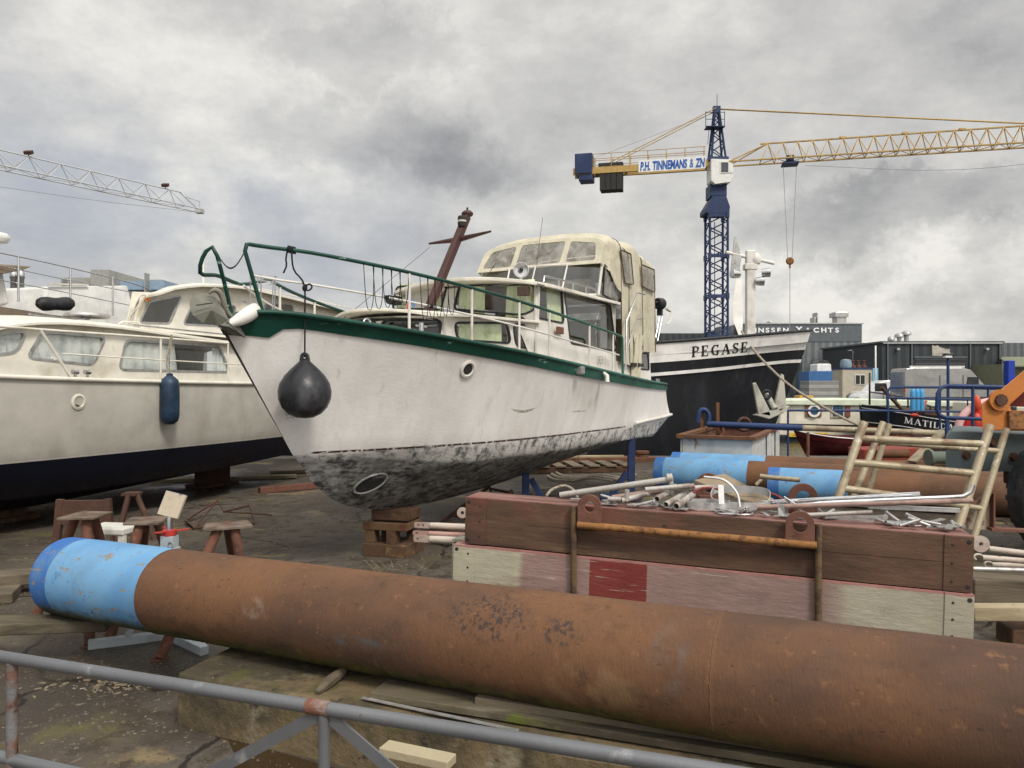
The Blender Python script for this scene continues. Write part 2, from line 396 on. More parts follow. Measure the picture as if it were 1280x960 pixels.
# shared materials
m_white = mat('white_paint', (.62, .60, .56), .45, spots=[((.42, .39, .34), 2.2, .52, .75), ((.28, .22, .16), 9, .68, .8, (1, 1, .25), .5)], bump=(30, .05))
m_cream = mat('cream_paint', (.66, .63, .55), .4, spots=[((.42, .38, .28), 2.0, .5, .78), ((.16, .13, .08), 7, .66, .85, (1, 1, .3), .6)], bump=(25, .05))
m_steel = mat('stainless', (.55, .55, .55), .25, 1.0)
m_galv = mat('galvanised', (.42, .42, .41), .45, .7, spots=[((.25, .23, .21), 12, .5, .7), ((.2, .12, .07), 20, .63, .72)], bump=(60, .15))
m_alu = mat('aluminium', (.60, .60, .59), .4, .75, spots=[((.45, .45, .44), 9, .5, .7)], bump=(40, .1))
m_black = mat('black_rubber', (.018, .019, .021), .5, spots=[((.07, .07, .07), 5, .5, .8)], bump=(30, .1))
m_dark = mat('dark_interior', (.03, .028, .026), .8)
m_green = mat('green_paint', (.006, .042, .03), .38, zones=[('X', 2.6, 9, (.022, .105, .075), .9, .6, 2)], spots=[((.28, .45, .38), 6, .62, .68, (.5, .5, 2), .8), ((.012, .07, .05), 2, .5, .7)], bump=(40, .08))
m_rust = mat('rust', (.13, .062, .035), .85, spots=[((.2, .085, .03), 6, .5, .7), ((.05, .032, .026), 9, .55, .72)], bump=(60, .4))
m_rust_o = mat('orange_rust', (.24, .115, .04), .85, spots=[((.13, .06, .03), 20, .48, .6), ((.36, .17, .06), 7, .55, .8)], bump=(80, .4))
m_rust_r = mat('red_rust', (.15, .068, .048), .8, spots=[((.1, .045, .03), 9, .5, .7)], bump=(60, .3))
m_navy = mat('navy_paint', (.018, .03, .085), .45, spots=[((.03, .05, .13), 3, .5, .8)], bump=(30, .05))
m_blue = mat('blue_paint', (.018, .038, .11), .5, spots=[((.1, .1, .12), 8, .64, .74)], bump=(30, .05))
m_wood = mat('grey_wood', (.15, .12, .085), .85, spots=[((.08, .065, .045), 3, .45, .65, (.15, 1, 1)), ((.09, .1, .04), 4, .6, .8)], bump=(20, .5, (.1, 1, 1)))
m_wood2 = mat('pale_wood', (.4, .34, .22), .8, spots=[((.22, .17, .1), 3, .45, .7, (.15, 1, 1)), ((.12, .09, .06), 8, .62, .75)], bump=(20, .4, (.1, 1, 1)))
m_timber = mat('brown_timber', (.095, .052, .03), .85, spots=[((.045, .026, .017), 4, .45, .65), ((.22, .14, .07), 5, .6, .75)], bump=(25, .5))
m_glass = glass('window_glass', (.92, .93, .92), 1.0)
m_glass_d = glass('dark_glass', (.62, .64, .66), .8)
m_curtain = mat('green_curtain', (.74, .80, .52), .9, spots=[((.42, .48, .28), 3, .45, .7)])
m_curtain_w = mat('white_curtain', (.76, .77, .76), .9, spots=[((.42, .46, .48), 3, .45, .7)])
m_rope = mat('rope', (.38, .33, .26), .9, spots=[((.2, .17, .13), 40, .45, .6)], bump=(150, .6))
m_rope_b = mat('black_rope', (.012, .012, .014), .85, bump=(150, .4))
# ================================================================= setting
m_ground = mat('wet_yard_ground', (.082, .066, .05), .75, spots=[((.048, .039, .03), .35, .45, .6), ((.115, .10, .085), .5, .5, .68), ((.10, .085, .035), .8, .56, .68),
    ((.20, .15, .075), 1.1, .60, .68, (1, 1.6, 1), .8), ((.05, .038, .026), 5, .5, .62), ((.15, .12, .08), 18, .6, .68), ((.21, .19, .16), 45, .66, .72)],
    bump=(7, .5, (1, 1, 1), .05), wet=(.5, .5, .66, .28), coord='Object')
QY = 17.4
t_ = m_ground.node_tree; q = G(t_); p_ = [n_ for n_ in t_.nodes if n_.type == 'BSDF_PRINCIPLED'][0]; c0 = [n_ for n_ in t_.nodes if n_.type == 'TEX_COORD'][0].outputs['Object']
cw = q.n('ShaderNodeVectorMath', {0: c0, 1: q.n('ShaderNodeVectorMath', {0: q.n('ShaderNodeTexNoise', {'Vector': c0, 'Scale': 2.5, 'Detail': 6.0}).outputs['Color'], 'Scale': .35}, operation='SCALE').outputs[0]}, operation='ADD').outputs[0]
vd = q.n('ShaderNodeTexVoronoi', {'Vector': cw, 'Scale': .55}, feature='DISTANCE_TO_EDGE').outputs['Distance']
ck = q.math('MULTIPLY', q.ramp(vd, .004, .012, 1, 0), q.ramp(q.noise(c0, .8, 3), .42, .55))
src = p_.inputs['Base Color'].links[0].from_socket; t_.links.new(q.mix(ck, src, (.018, .014, .011)), p_.inputs['Base Color'])
sp2 = q.n('ShaderNodeTexVoronoi', {'Vector': c0, 'Scale': 55.0}, feature='F1').outputs['Distance']; nrm_ = p_.inputs['Normal'].links[0].from_socket
bm = q.n('ShaderNodeBump', {'Height': q.math('ADD', sp2, q.math('MULTIPLY', ck, -2.0)), 'Strength': .35, 'Distance': .008, 'Normal': nrm_}); t_.links.new(bm.outputs[0], p_.inputs['Normal'])
mb = MB(); rows = []
def gz(x, y): return .02 * mnoise.noise(V((x * .35, y * .35, 1))) + .008 * mnoise.noise(V((x * 1.3, y * 1.3, 4))) if y < QY - .6 else 0
ys = [-12 + .5 * i for i in range(0, 24)] + [.25 * i for i in range(0, 66)] + [16.5, 16.75, QY]
xs = [-60, -40, -25, -18] + [-14 + .4 * i for i in range(71)] + [18, 25, 40, 60]
mb.grid([[V((x, y, gz(x, y))) for x in xs] for y in ys])
struct(mb.build('yard_ground', m_ground, frame=Matrix.Identity(4)))
mb = MB(); mb.box((0, QY + .3, -.5), (120, .6, 1.04))
struct(mb.build('quay_edge', mat('quay_concrete', (.14, .13, .11), .85, spots=[((.06, .06, .05), 3, .45, .7), ((.07, .09, .03), 2, .6, .75)], bump=(20, .5)), frame=Matrix.Identity(4), bevel=.02))
m_water = mat('harbour_water', (.02, .022, .016), .08, spots=[((.03, .035, .02), .5, .5, .7)], bump=(2.5, .35, (1, .5, 1), .08), spec=.5)
m_water.node_tree.nodes
mb = MB(); mb.grid([[V((x, y, -.6)) for x in (-400, 400)] for y in (QY + .3, 48)])
struct(mb.build('water', m_water, frame=Matrix.Identity(4)))
m_far = mat('far_quay_paving', (.13, .125, .115), .85, spots=[((.08, .08, .07), .2, .45, .7)], bump=(3, .3))
mb = MB(); mb.grid([[V((x, y, 0)) for x in (-1500, -200, 200, 1500)] for y in (47, 120, 400, 2500)]); mb.add([(-400, 47, 0), (400, 47, 0), (400, 47, -2), (-400, 47, -2)], [(0, 1, 2, 3)])
struct(mb.build('far_quay', m_far, frame=Matrix.Identity(4)))

# puddle
mb = MB()
pp = [(-1.95, 3.75), (-1.5, 3.72), (-1.1, 3.55), (-.7, 3.35), (-.35, 3.18), (-.4, 2.9), (-.8, 2.8), (-1.3, 2.9), (-1.7, 3.2), (-1.95, 3.45)]
pc = cat([(x, y, 0) for x, y in pp + pp[:1]], 40)
mb.add([V((p.x, p.y, .005)) for p in pc[:-1]], [tuple(range(39))])
struct(mb.build('puddle', mat('puddle_water', (.035, .022, .01), .06, bump=(3, .03), spec=.6)))
# scattered chips and grit
m_deb = mat('wood_chips', (.22, .18, .12), .9, spots=[((.07, .055, .04), 5, .45, .6), ((.35, .32, .27), 8, .6, .65)])
mb = MB()
for i in range(240):
    if i < 110: c = V((random.gauss(-2.3, .15), random.gauss(4.33, .07), 0))
    elif i < 300: c = V((random.uniform(-3, -.6), random.uniform(3.2, 5.4), 0))
    else: c = V((random.uniform(-6, 1), random.uniform(5, 12), 0))
    s_ = random.uniform(.004, .022) if i < 110 else random.uniform(.003, .010)
    c.z = gz(c.x, c.y) + s_ * .15
    mb.box(c, (s_ * 1.8, s_ * random.uniform(.25, .8), s_ * .35), Matrix.Rotation(random.uniform(0, 6.3), 3, 'Z') @ Matrix.Rotation(random.uniform(-.3, .3), 3, 'X'))
for k in range(26):   # dry twigs and straw at the cradle block
    c = V((-1.02 + random.gauss(0, .13), 6.9 + random.gauss(0, .07), .03)); a = random.uniform(0, 6.3)
    mb.tube([c, c + V((math.cos(a) * .1, math.sin(a) * .06, random.uniform(.0, .1)))], .0025, 4)
o = mb.build('debris', m_deb); struct(o, 'stuff'); o['label'] = 'pale wood chips and grit scattered on the wet ground'
# loose gravel
random.seed(11)
mb = MB()
for i in range(6500):
    if i < 3500: y = random.uniform(2.6, 6.5); x = random.uniform(-.75 * y, .1 * y)
    else: y = random.uniform(5, 17); x = random.uniform(-.7 * y, .72 * y)
    r_ = random.uniform(.003, .011) * (1 if y < 6 else 1.7); z = gz(x, y); a_ = random.uniform(0, 6.3)
    vs = [V((x + r_ * random.uniform(.7, 1.3) * math.cos(a_ + k * 1.57), y + r_ * random.uniform(.7, 1.3) * math.sin(a_ + k * 1.57), z)) for k in range(4)]
    mb.add(vs + [V((x + random.uniform(-.3, .3) * r_, y + random.uniform(-.3, .3) * r_, z + r_ * random.uniform(.5, 1.0)))], [(0, 1, 4), (1, 2, 4), (2, 3, 4), (3, 0, 4)])
o = mb.build('gravel', mat('gravel_stone', (.12, .10, .08), .85, spots=[((.06, .05, .045), .9, .45, .6), ((.2, .18, .155), 2.1, .62, .7), ((.09, .065, .045), 5, .5, .6)])); struct(o, 'stuff'); o['label'] = 'loose gravel and grit strewn over the yard ground'

# ================================================================= foreground fence
m_fence = mat('worn_grey_paint', (.15, .155, .165), .35, .35, spots=[((.32, .12, .07), 2.2, .62, .72), ((.28, .28, .29), 9, .6, .72), ((.13, .05, .03), 12, .68, .74), ((.7, .7, .68), 25, .745, .76)], bump=(60, .1))
m_fence_r = mat('rusty_grey_paint', (.16, .16, .16), .6, .2, spots=[((.17, .07, .04), 5, .42, .55), ((.09, .04, .03), 14, .5, .65)], bump=(70, .3))
FA, FB = V((-1.47, 2.2, .92)), V((.376, 1.57, .915)); fd = (FB - FA).normalized()
A_, B_ = FA - fd * 1.5, FB + fd * 1.6
t = thing('pipe_railing', 'low grey painted pipe railing with flat braces in front of the rusty pipe', 'railing', (A_.x, A_.y, 0))
MB().tube([A_, FA + fd * .9, B_], .0168, 16).build('top_rail', m_fence, t)
dz = V((0, 0, -.287)); MB().tube([A_ + dz, B_ + dz], .0168, 16).build('lower_rail', m_fence, t)
def railpt(px):
    o = V((0, 0, 1.7)); k = (px - 640) / 960
    s = (FA.x - k * FA.y) / (k * fd.y - fd.x); return FA + fd * s
for px in (15, 405): 
    p = railpt(px); MB().tube([p - V((0, 0, .01)), V((p.x, p.y, 0))], .0155 if px < 100 else .014, 14).build('post', m_fence_r if px < 100 else m_fence, t)
for q in (B_ - fd * .1, ): MB().tube([q, V((q.x, q.y, 0))], .015, 12).build('post', m_fence, t)
p = railpt(405); 
for sgn in (-1, 1):
    a = p + fd * (.022 * sgn) - V((0, 0, .022)); b = p + fd * (.46 * sgn) - V((0, 0, .287))
    MB().beam(a, b, .006, .03, (0, 0, 1)).build('brace', m_fence, t)
for px in (398,): 
    q = railpt(px); MB().tube([q - fd * .03, q + fd * .03], .0185, 16).build('weld_collar', mat('weld_rust', (.17, .075, .05), .8, spots=[((.25, .2, .18), 12, .5, .7)], bump=(80, .5)), t)

# ================================================================= big rusty pipe
pd = V((-1.97, 1, -.041)).normalized(); pm = V((-.848, 3.876, .524)); PR = .2395
PL = pm + pd * (1.005 * math.hypot(1.97, 1)); PE = pm - pd * (1.95 * math.hypot(1.97, 1))
PLEN = (PE - PL).length
def pipe_mat(name, blue_to, moss=True):
    rust = (.16, .075, .035)
    sp = [((.24, .105, .035), 1.6, .45, .72, (.35, 1, 1), .8), ((.10, .05, .033), 2.4, .5, .72, (.4, 1, 1)), ((.12, .052, .03), 60, .45, .75, (1, .08, .08), .5), ((.05, .042, .042), 3.2, .64, .74, (1, .6, 1.5)), ((.32, .18, .08), 11, .68, .8)]
    m = bpy.data.materials.new(name); m.use_nodes = True; t_ = m.node_tree; t_.nodes.clear(); q = G(t_)
    c0 = q.n('ShaderNodeTexCoord').outputs['Object']; s3 = q.n('ShaderNodeSeparateXYZ', {0: c0}).outputs
    def stretch(v): return q.n('ShaderNodeMapping', {'Vector': c0, 'Scale': v}).outputs[0]
    cc = q.mix(q.ramp(q.noise(stretch((.5, 1, 1)), 1.8, 6, .6), .35, .7), (.078, .047, .034), (.160, .080, .041))
    cc = q.mix(q.ramp(q.noise(stretch((1, .25, .25)), 60, 5, .6), .4, .75, 0, .3), cc, (.09, .045, .03))
    cc = q.mix(q.ramp(q.noise(stretch((.6, 1, 1)), 5.5, 8, .7), .55, .68, 0, .6), cc, (.055, .038, .026))
    cc = q.mix(q.ramp(q.noise(stretch((1, 1, 1)), 16, 8, .7), .57, .7, 0, .55), cc, (.24, .125, .06))
    cc = q.mix(q.ramp(q.noise(stretch((.8, 2, 2)), 22, 5, .7), .63, .68, 0, .7), cc, (.035, .027, .022))
    # scorched blotch like a burnt weld, its own shape
    def blot(x0, w, z0, h, col, amt, sc=18, lo=.42, hi=.56):
        nonlocal cc
        dx = q.math('DIVIDE', q.math('SUBTRACT', s3[0], x0), w); dz_ = q.math('DIVIDE', q.math('SUBTRACT', s3[2], z0), h)
        r = q.math('ADD', q.math('MULTIPLY', dx, dx), q.math('MULTIPLY', dz_, dz_))
        e = q.math('EXPONENT', q.math('MULTIPLY', r, -1.0)); fr = q.math('GREATER_THAN', q.math('MULTIPLY', s3[1], YS), 0.0)
        nn = q.ramp(q.noise(stretch((1, 1, .7)), sc, 8, .7), lo, hi)
        cc = q.mix(q.math('MULTIPLY', q.math('MULTIPLY', q.ramp(e, .2, .6), nn), q.math('MULTIPLY', fr, amt)), cc, col)
    YS = -1.0
    if moss:
        blot(3.155, .2, .15, .085, (.028, .026, .027), .8, 40, .48, .6); blot(3.495, .08, .14, .05, (.03, .03, .035), .75, 40, .46, .58)
        blot(3.955, .08, .10, .12, (.12, .115, .11), .5, 9, .42, .6); blot(2.485, .16, -.02, .03, (.085, .085, .09), .7, 16, .42, .58); blot(1.835, .07, .06, .05, (.24, .19, .15), .5, 8); blot(3.635, .2, -.05, .1, (.27, .17, .09), .4, 7)
        sm = q.math('ABSOLUTE', q.math('SUBTRACT', s3[0], 4.105)); cc = q.mix(q.ramp(sm, .004, .016, .35, 0), cc, (.19, .10, .055))
    wob = q.math('MULTIPLY', q.math('SUBTRACT', q.noise(c0, 3, 4, .6), .5), .012)
    fx = q.ramp(q.math('ADD', s3[0], wob), blue_to - .004, blue_to + .004, 1, 0)
    bl = q.mix(q.ramp(q.noise(c0, 2.2, 4, .5), .4, .65), (.10, .25, .46), (.145, .31, .50))
    bl = q.mix(q.ramp(q.noise(c0, 5.0, 5, .6), .62, .68, 0, .7), bl, (.045, .14, .38))
    bl = q.mix(q.ramp(q.math('ADD', s3[0], wob), .15, .16, 1, 0), bl, (.04, .13, .36))
    bl = q.mix(q.ramp(q.noise(stretch((1, 1, .6)), 3.0, 8, .75), .5, .68, 0, .55), bl, (.13, .22, .33))
    bl = q.mix(q.ramp(q.noise(stretch((.7, 1, 2.2)), 8.0, 8, .75), .595, .61), bl, (.22, .19, .14))
    bl = q.mix(q.ramp(q.noise(stretch((2, .5, 1)), 12.0, 4, .8), .66, .68), bl, (.03, .04, .07))
    cc = q.mix(fx, cc, bl)
    if moss:
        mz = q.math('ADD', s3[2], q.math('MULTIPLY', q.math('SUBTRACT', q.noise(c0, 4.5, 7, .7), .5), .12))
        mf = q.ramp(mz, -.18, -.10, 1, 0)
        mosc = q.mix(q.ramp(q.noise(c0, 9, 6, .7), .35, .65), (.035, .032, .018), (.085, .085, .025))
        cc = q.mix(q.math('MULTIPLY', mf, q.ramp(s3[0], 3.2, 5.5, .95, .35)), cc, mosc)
    p = q.n('ShaderNodeBsdfPrincipled', {'Base Color': cc, 'Roughness': q.ramp(q.noise(c0, 8, 6, .6), .3, .7, .65, .9), 'Specular IOR Level': .18})
    hn = q.math('ADD', q.noise(stretch((1, .3, .3)), 110, 6, .7), q.math('MULTIPLY', q.noise(c0, 3, 8, .62), .9))
    bm = q.n('ShaderNodeBump', {'Height': hn, 'Strength': q.ramp(fx, 0, 1, .4, .12), 'Distance': .012}); t_.links.new(bm.outputs[0], p.inputs['Normal'])
    q.n('ShaderNodeOutputMaterial', {0: p.outputs[0]})
    return m
def big_pipe(name, a, b, r, m, label, cat_, group=None):
    X = (V(b) - V(a)); L = X.length; X.normalize(); Y = V((0, 0, 1)).cross(X).normalized(); Z = X.cross(Y)
    F = Matrix((X, Y, Z)).transposed().to_4x4(); F.translation = V(a)
    mb = MB(); n = 72; segs = 40; rows = []
    for i in range(segs + 1):
        x = L * i / segs; rows.append([V((x, (r + .0014 * mnoise.noise(V((x * 2, k * .3, 0)))) * math.cos(2 * math.pi * k / n), (r + .0012 * mnoise.noise(V((x * 2, k * .3, 9)))) * math.sin(2 * math.pi * k / n))) for k in range(n)])
    mb.grid(rows, True, True)
    ri = r - .012
    inn = [[V((x, ri * math.cos(2 * math.pi * k / n), ri * math.sin(2 * math.pi * k / n))) for k in range(n)] for x in (0, L)]
    mb.grid(inn, True, True); mb.grid([rows[0], inn[0]], False, True); mb.grid([rows[-1], inn[1]], False, True)
    if r < .245 and L > 5:   # weld beads standing proud of the shell
        for x in (4.105, .957, 6.3):
            mb.tube([V((x + .002 * math.sin(k * 2.3), (r + .001) * math.cos(2 * math.pi * k / 90), (r + .001) * math.sin(2 * math.pi * k / 90))) for k in range(90)], .0022 if x > 2 else .0015, 6, closed=True)
    o = mb.build(name, m, local=True, frame=F); tag(o, label, cat_, group)
    return o
m_bigpipe = pipe_mat('big_pipe_rust', .955)
big_pipe('steel_pipe', PL, PE, PR, m_bigpipe, 'long rusty steel pipe with light blue painted end crossing the foreground', 'pipe')
mb = MB()

# concrete slab under the pipe
m_slab = mat('mossy_concrete', (.15, .112, .062), .9, spots=[((.055, .045, .028), 2.2, .42, .6), ((.30, .26, .18), 1.7, .6, .75), ((.075, .072, .025), 2.7, .56, .70), ((.03, .025, .018), 12, .6, .7), ((.35, .32, .26), 22, .68, .74)], bump=(22, .7))
def ring_block(pts, z0, z1, name, m, label, catg, jit=.01, sub=10, bev=.02):
    """block with a rough, slightly uneven top"""
    a, b, c, d = [V((*p, 0)) for p in pts]; mb = MB()
    def q(u, v, z): 
        p = a.lerp(b, u).lerp(d.lerp(c, u), v); p.z = z + jit * mnoise.noise(p * 3 + V((0, 0, z * 7)))
        p.x += jit * mnoise.noise(p * 5); p.y += jit * mnoise.noise(p * 5 + V((7, 0, 0))); return p
    us = [i / sub for i in range(sub + 1)]; vs_ = [i / 5 for i in range(6)]
    mb.grid([[q(u, v, z1) for u in us] for v in vs_]); zz = [z0, (z0 * 2 + z1) / 3, (z0 + 2 * z1) / 3, z1]
    for f_ in (lambda t_, z: q(t_, 0, z), lambda t_, z: q(t_, 1, z)): mb.grid([[f_(u, z) for u in us] for z in zz])
    for f_ in (lambda t_, z: q(0, t_, z), lambda t_, z: q(1, t_, z)): mb.grid([[f_(v, z) for v in vs_] for z in zz])
    o = mb.build(name, m, bevel=bev); return tag(o, label, catg)
sl_d = V((1.1, -.47)).normalized()
fl = V((-1.66, 3.80)); fr_ = fl + sl_d * 4.2; bl_ = V((-1.54, 4.36)) + V((.15, .5)); br_ = bl_ + sl_d * 4.2
ring_block([tuple(fl), tuple(fr_), tuple(br_), tuple(bl_)], -.03, .268, 'concrete_slab', m_slab, 'thick mossy concrete slab carrying the big rusty pipe', 'concrete slab', .014, 26, .018)
# planks, strip and offcuts on the slab
m_moss = mat('mossy_plank', (.12, .10, .065), .9, spots=[((.055, .045, .032), 3, .42, .6, (.12, 1, 1)), ((.10, .115, .025), 2.2, .60, .70), ((.16, .14, .1), 6, .6, .75, (.2, 1, 1))], bump=(16, .6, (.08, 1, 1)))
def onslab(px, py, z=.278): D = (1.7 - z) * 960 / (py - 480); return P(px, py, D)
def flatboard(a, b, wd, th, name, m, label, catg='plank', bev=.003, group=None):
    o = MB().beam(a, b, wd, th).build(name, m, bevel=bev); return tag(o, label, catg, group)
flatboard(onslab(474, 861, .295), onslab(1120, 964, .295), .17, .032, 'mossy_plank', m_moss, 'wide dark plank with green moss lying beside the pipe')
flatboard(onslab(598, 872, .325), onslab(1140, 954, .325), .085, .034, 'grey_plank', m_wood, 'narrow grey plank lying on top of the mossy plank')
flatboard(onslab(453, 872, .285), onslab(648, 913, .285), .02, .004, 'metal_strip', m_alu, 'thin bare metal strip on the slab beside the mossy plank', 'strip', 0)
pts = cat([onslab(396, 866, .285), onslab(412, 852, .295), onslab(432, 836, .31)], 7)
o = MB().tube(pts, [.012, .02, .025, .027, .025, .022, .012], 7).build('split_log', m_wood); tag(o, 'short split stick of weathered wood wedged under the pipe', 'stick')
a, b = onslab(480, 935, .285), onslab(565, 953, .285)
base = (a + b) / 2; dirb = (b - a).normalized()
o = MB().beam(a - V((0, .3, .0)) * 0, b, .075, .035).build('wood_offcut', mat('offcut', (.38, .34, .22), .8, spots=[((.2, .2, .08), 5, .55, .7), ((.35, .3, .2), 3, .45, .6)], bump=(20, .3)), bevel=.004); tag(o, 'pale sawn wood offcut lying on the slab behind the railing', 'wood block')

# supporting timbers at the left end
flatboard(V((-3.9, 4.45, .27)), V((-2.5, 4.78, .22)), .2, .07, 'support_beam', m_moss, 'mossy beam running under the blue end of the big pipe', 'beam', .008)
ba, bb = P(-60, 748, 6.2), P(38, 708, 6.6); ba.z = bb.z = .12
flatboard(V((-4.9, 5.9, .13)), V((-3.85, 6.35, .12)), .22, .09, 'weathered_beam', m_wood, 'short weathered beam on the ground behind the blue pipe end', 'beam', .008)
flatboard(V((-5.2, 5.55, .05)), V((-3.9, 6.05, .05)), .3, .08, 'ground_beam', m_wood, 'grey beam lying flat under the short weathered beam', 'beam', .008)
# ================================================================= trestle stools, jack stand, stool
m_trestle = mat('maroon_worn_steel', (.13, .055, .035), .8, spots=[((.07, .035, .025), 5, .45, .65), ((.45, .38, .3), 7, .66, .7, (1, 1, .4)), ((.2, .1, .06), 14, .55, .7)], bump=(50, .4))
m_ttop = mat('trestle_plate', (.17, .13, .1), .7, .2, spots=[((.08, .055, .04), 6, .45, .65), ((.12, .05, .03), 4, .55, .7)], bump=(50, .3))
def trestle(px, py, D, label, rz, feet, m=m_trestle, group='three legged steel trestles behind the pipe'):
    top = P(px, py, D); h = top.z
    t = thing('trestle', label, 'trestle', (top.x, top.y, 0), R(rz), group)
    pl = rpoly([(-.15, -.13), (.17, -.11), (.14, .14), (-.13, .12)], .02, 2)
    MB().prism([V((x, y, h)) for x, y in pl], (0, 0, -.012)).build('top_plate', m_ttop, t, local=True)
    for fx, fy in feet:
        g_ = P(fx, fy, 1632 / (fy - 480)); d = (V((g_.x, g_.y, 0)) - V((top.x, top.y, 0))); a = V((top.x, top.y, h - .014)) + d.normalized() * .07; b = V((g_.x, g_.y, .012))
        MB().tube([a, b], .033, 12).tube([b, b - V((0, 0, .012))], .055, 8).build('leg', m, t)
    return t
trestle(108, 643, 5.4, 'rusty three legged trestle left of the white stool', -95, feet=[(40, 785), (112, 808), (150, 762)])
trestle(183, 650, 5.4, 'rusty trestle with peeling paint beside the jack stand', 100, feet=[(136, 806), (172, 758), (235, 775)])
trestle(283, 656, 5.2, 'rusty trestle standing alone right of the jack stand', 20, feet=[(200, 825), (318, 800), (300, 750)])
# jack stand
J = P(212, 640, 5.12); J.z = 0
t = thing('jack_stand', 'grey adjustable jack stand with tilted plywood pad and red handles', 'jack stand', J, R(-8))
m_jg = mat('jack_grey', (.36, .4, .42), .5, spots=[((.2, .22, .24), 4, .5, .7), ((.14, .09, .06), 14, .66, .74)], bump=(30, .1))
m_red = mat('red_paint', (.36, .035, .025), .5, spots=[((.25, .03, .02), 5, .5, .7)])
def Lc(x, y, z): return V((x, y, z))
mb = MB()
for x in (-.42, .42): mb.beam(Lc(0, 0, .03), Lc(x * .95, -.26, .03), .055, .055).beam(Lc(x * .5, -.14, .06), Lc(x * .1, 0, .42), .035, .035)
mb.beam(Lc(0, 0, .03), Lc(.0, .42, .03), .055, .055).beam(Lc(0, .25, .06), Lc(0, .03, .42), .035, .035)
mb.build('base', m_jg, t, local=True, bevel=.003)
MB().box((0, 0, .35), (.085, .085, .68)).box((0, 0, .6), (.1, .1, .02)).box((0, 0, .45), (.1, .1, .015)).build('column', m_jg, t, local=True, bevel=.004)
MB().tube([(0, 0, .68), (0, 0, .80), (.01, .02, .88)], .018, 12).build('screw', m_steel, t, local=True)
mb = MB().lathe([(0, .69), (.045, .69), (.045, .73), (0, .73)], (0, 0, 0), n=12)
for k in range(3):
    a = R(20 + 120 * k); d = V((math.cos(a), math.sin(a), 0)); mb.beam(d * .03 + V((0, 0, .72)), d * .125 + V((0, 0, .73)), .024, .010)
mb.build('handle', m_red, t, local=True, bevel=.002)
rp = Matrix.Rotation(R(12), 3, 'Y') @ Matrix.Rotation(R(70), 3, 'X')
MB().box((.02, -.0, .895), (.145, .16, .02), rp).build('pad', mat('plywood_pad', (.42, .36, .27), .8, spots=[((.2, .15, .1), 3, .5, .7, (1, .2, 1)), ((.1, .08, .06), 10, .66, .72)], bump=(20, .3)), t, local=True)
MB().box((.012, .014, .895), (.155, .163, .012), rp).build('pad_backing', m_blue, t, local=True)
for k in (-1, 1): MB().tube([V((.04 + .018 * math.cos(x), -.05, .5 + k * .14 + .018 * math.sin(x))) for x in [i * .7 for i in range(9)]], .004, 6).build('pin_ring', m_galv, t, local=True)
# bent white strap near the jack base
o = MB().tube(cat([P(222, 803, 5.0), P(238, 806, 4.95), P(255, 820, 4.86), P(252, 795, 5.05), P(230, 786, 5.1)], 18), .008, 6).build('hose', mat('white_hose', (.5, .5, .47), .6)); tag(o, 'short curled white hose on the ground by the jack stand', 'hose')
# small white stool
T = P(142, 656, 6.0)
t = thing('step_stool', 'small off-white plastic stool behind the blue pipe end', 'stool', (T.x, T.y, 0), R(-10))
m_st = mat('stool_plastic', (.55, .55, .5), .5, spots=[((.35, .34, .3), 4, .5, .7)])
MB().box((0, 0, T.z - .03), (.36, .26, .05)).build('seat', m_st, t, local=True, bevel=.01)
for sx in (-1, 1):
    for sy in (-1, 1): MB().beam((sx * .15, sy * .1, T.z - .055), (sx * .17, sy * .12, 0), .05, .04, (0, 1, 0)).build('leg', m_st, t, local=True, bevel=.005)
# tall rusty support of the cream boat, H frame
def hframe(name, p, wd, h, rz, label, m=None):
    m = m or m_rust; t = thing(name, label, 'boat support', p, R(rz))
    for sx in (-1, 1): MB().beam((sx * wd / 2, 0, h), (sx * (wd / 2 + .05), 0, 0), .06, .06, (0, 1, 0)).build('leg', m, t, local=True)
    MB().beam((-wd / 2 - .03, 0, h - .12), (wd / 2 + .03, 0, h - .12), .05, .22).build('top_beam', m, t, local=True)
    MB().beam((-wd / 2 + .04, 0, h * .4), (wd / 2 - .04, 0, h * .4), .04, .04).build('cross_bar', m, t, local=True)
    return t
m_dk = mat('dark_rusty_steel', (.07, .035, .025), .8, spots=[((.12, .06, .035), 6, .5, .7)], bump=(50, .3))
p = P(105, 690, 7.2); hframe('boat_trestle', (p.x, p.y, 0), .42, .62, 5, 'dark rusty frame under the cream boat behind the trestles', m_dk)
p = P(165, 640, 8.4); t = thing('tripod_support', 'rusty tripod prop under the cream hull behind the jack stand', 'boat support', (p.x, p.y, 0), 0)
for k, (dx, dy) in enumerate(((-.25, .2), (.3, -.1), (-.05, -.25))): MB().tube([(dx * .2, dy * .2, .5), (dx, dy, 0)], .03, 10).build('leg', m_dk, t, local=True)
MB().tube([(-.2, .12, .13), (.24, -.06, .13)], .012, 6).build('tie_bar', m_dk, t, local=True)
MB().box((0, 0, .5), (.16, .16, .03)).build('head', m_dk, t, local=True)
# block under the cream keel and rudder post
# bent steel frame lying on the ground
pts = [P(232, 640, 9.4), P(272, 626, 9.9), P(280, 634, 9.5), P(312, 630, 9.6), P(318, 640, 9.2), P(242, 650, 8.9)]
for q in pts: q.z = max(.03, q.z)
pts = [V((q.x, q.y, z)) for q, z in zip(pts, (.03, .2, .12, .18, .03, .03))]
o = MB().tube(pts, .014, 6, closed=True).tube([pts[1], V((pts[5].x, pts[5].y, .02))], .012, 6).tube([pts[2], pts[2] + V((.5, .3, -.09))], .01, 6).build('scrap_hoop', m_dk); tag(o, 'bent thin steel frame lying on the ground under the boats', 'scrap frame')
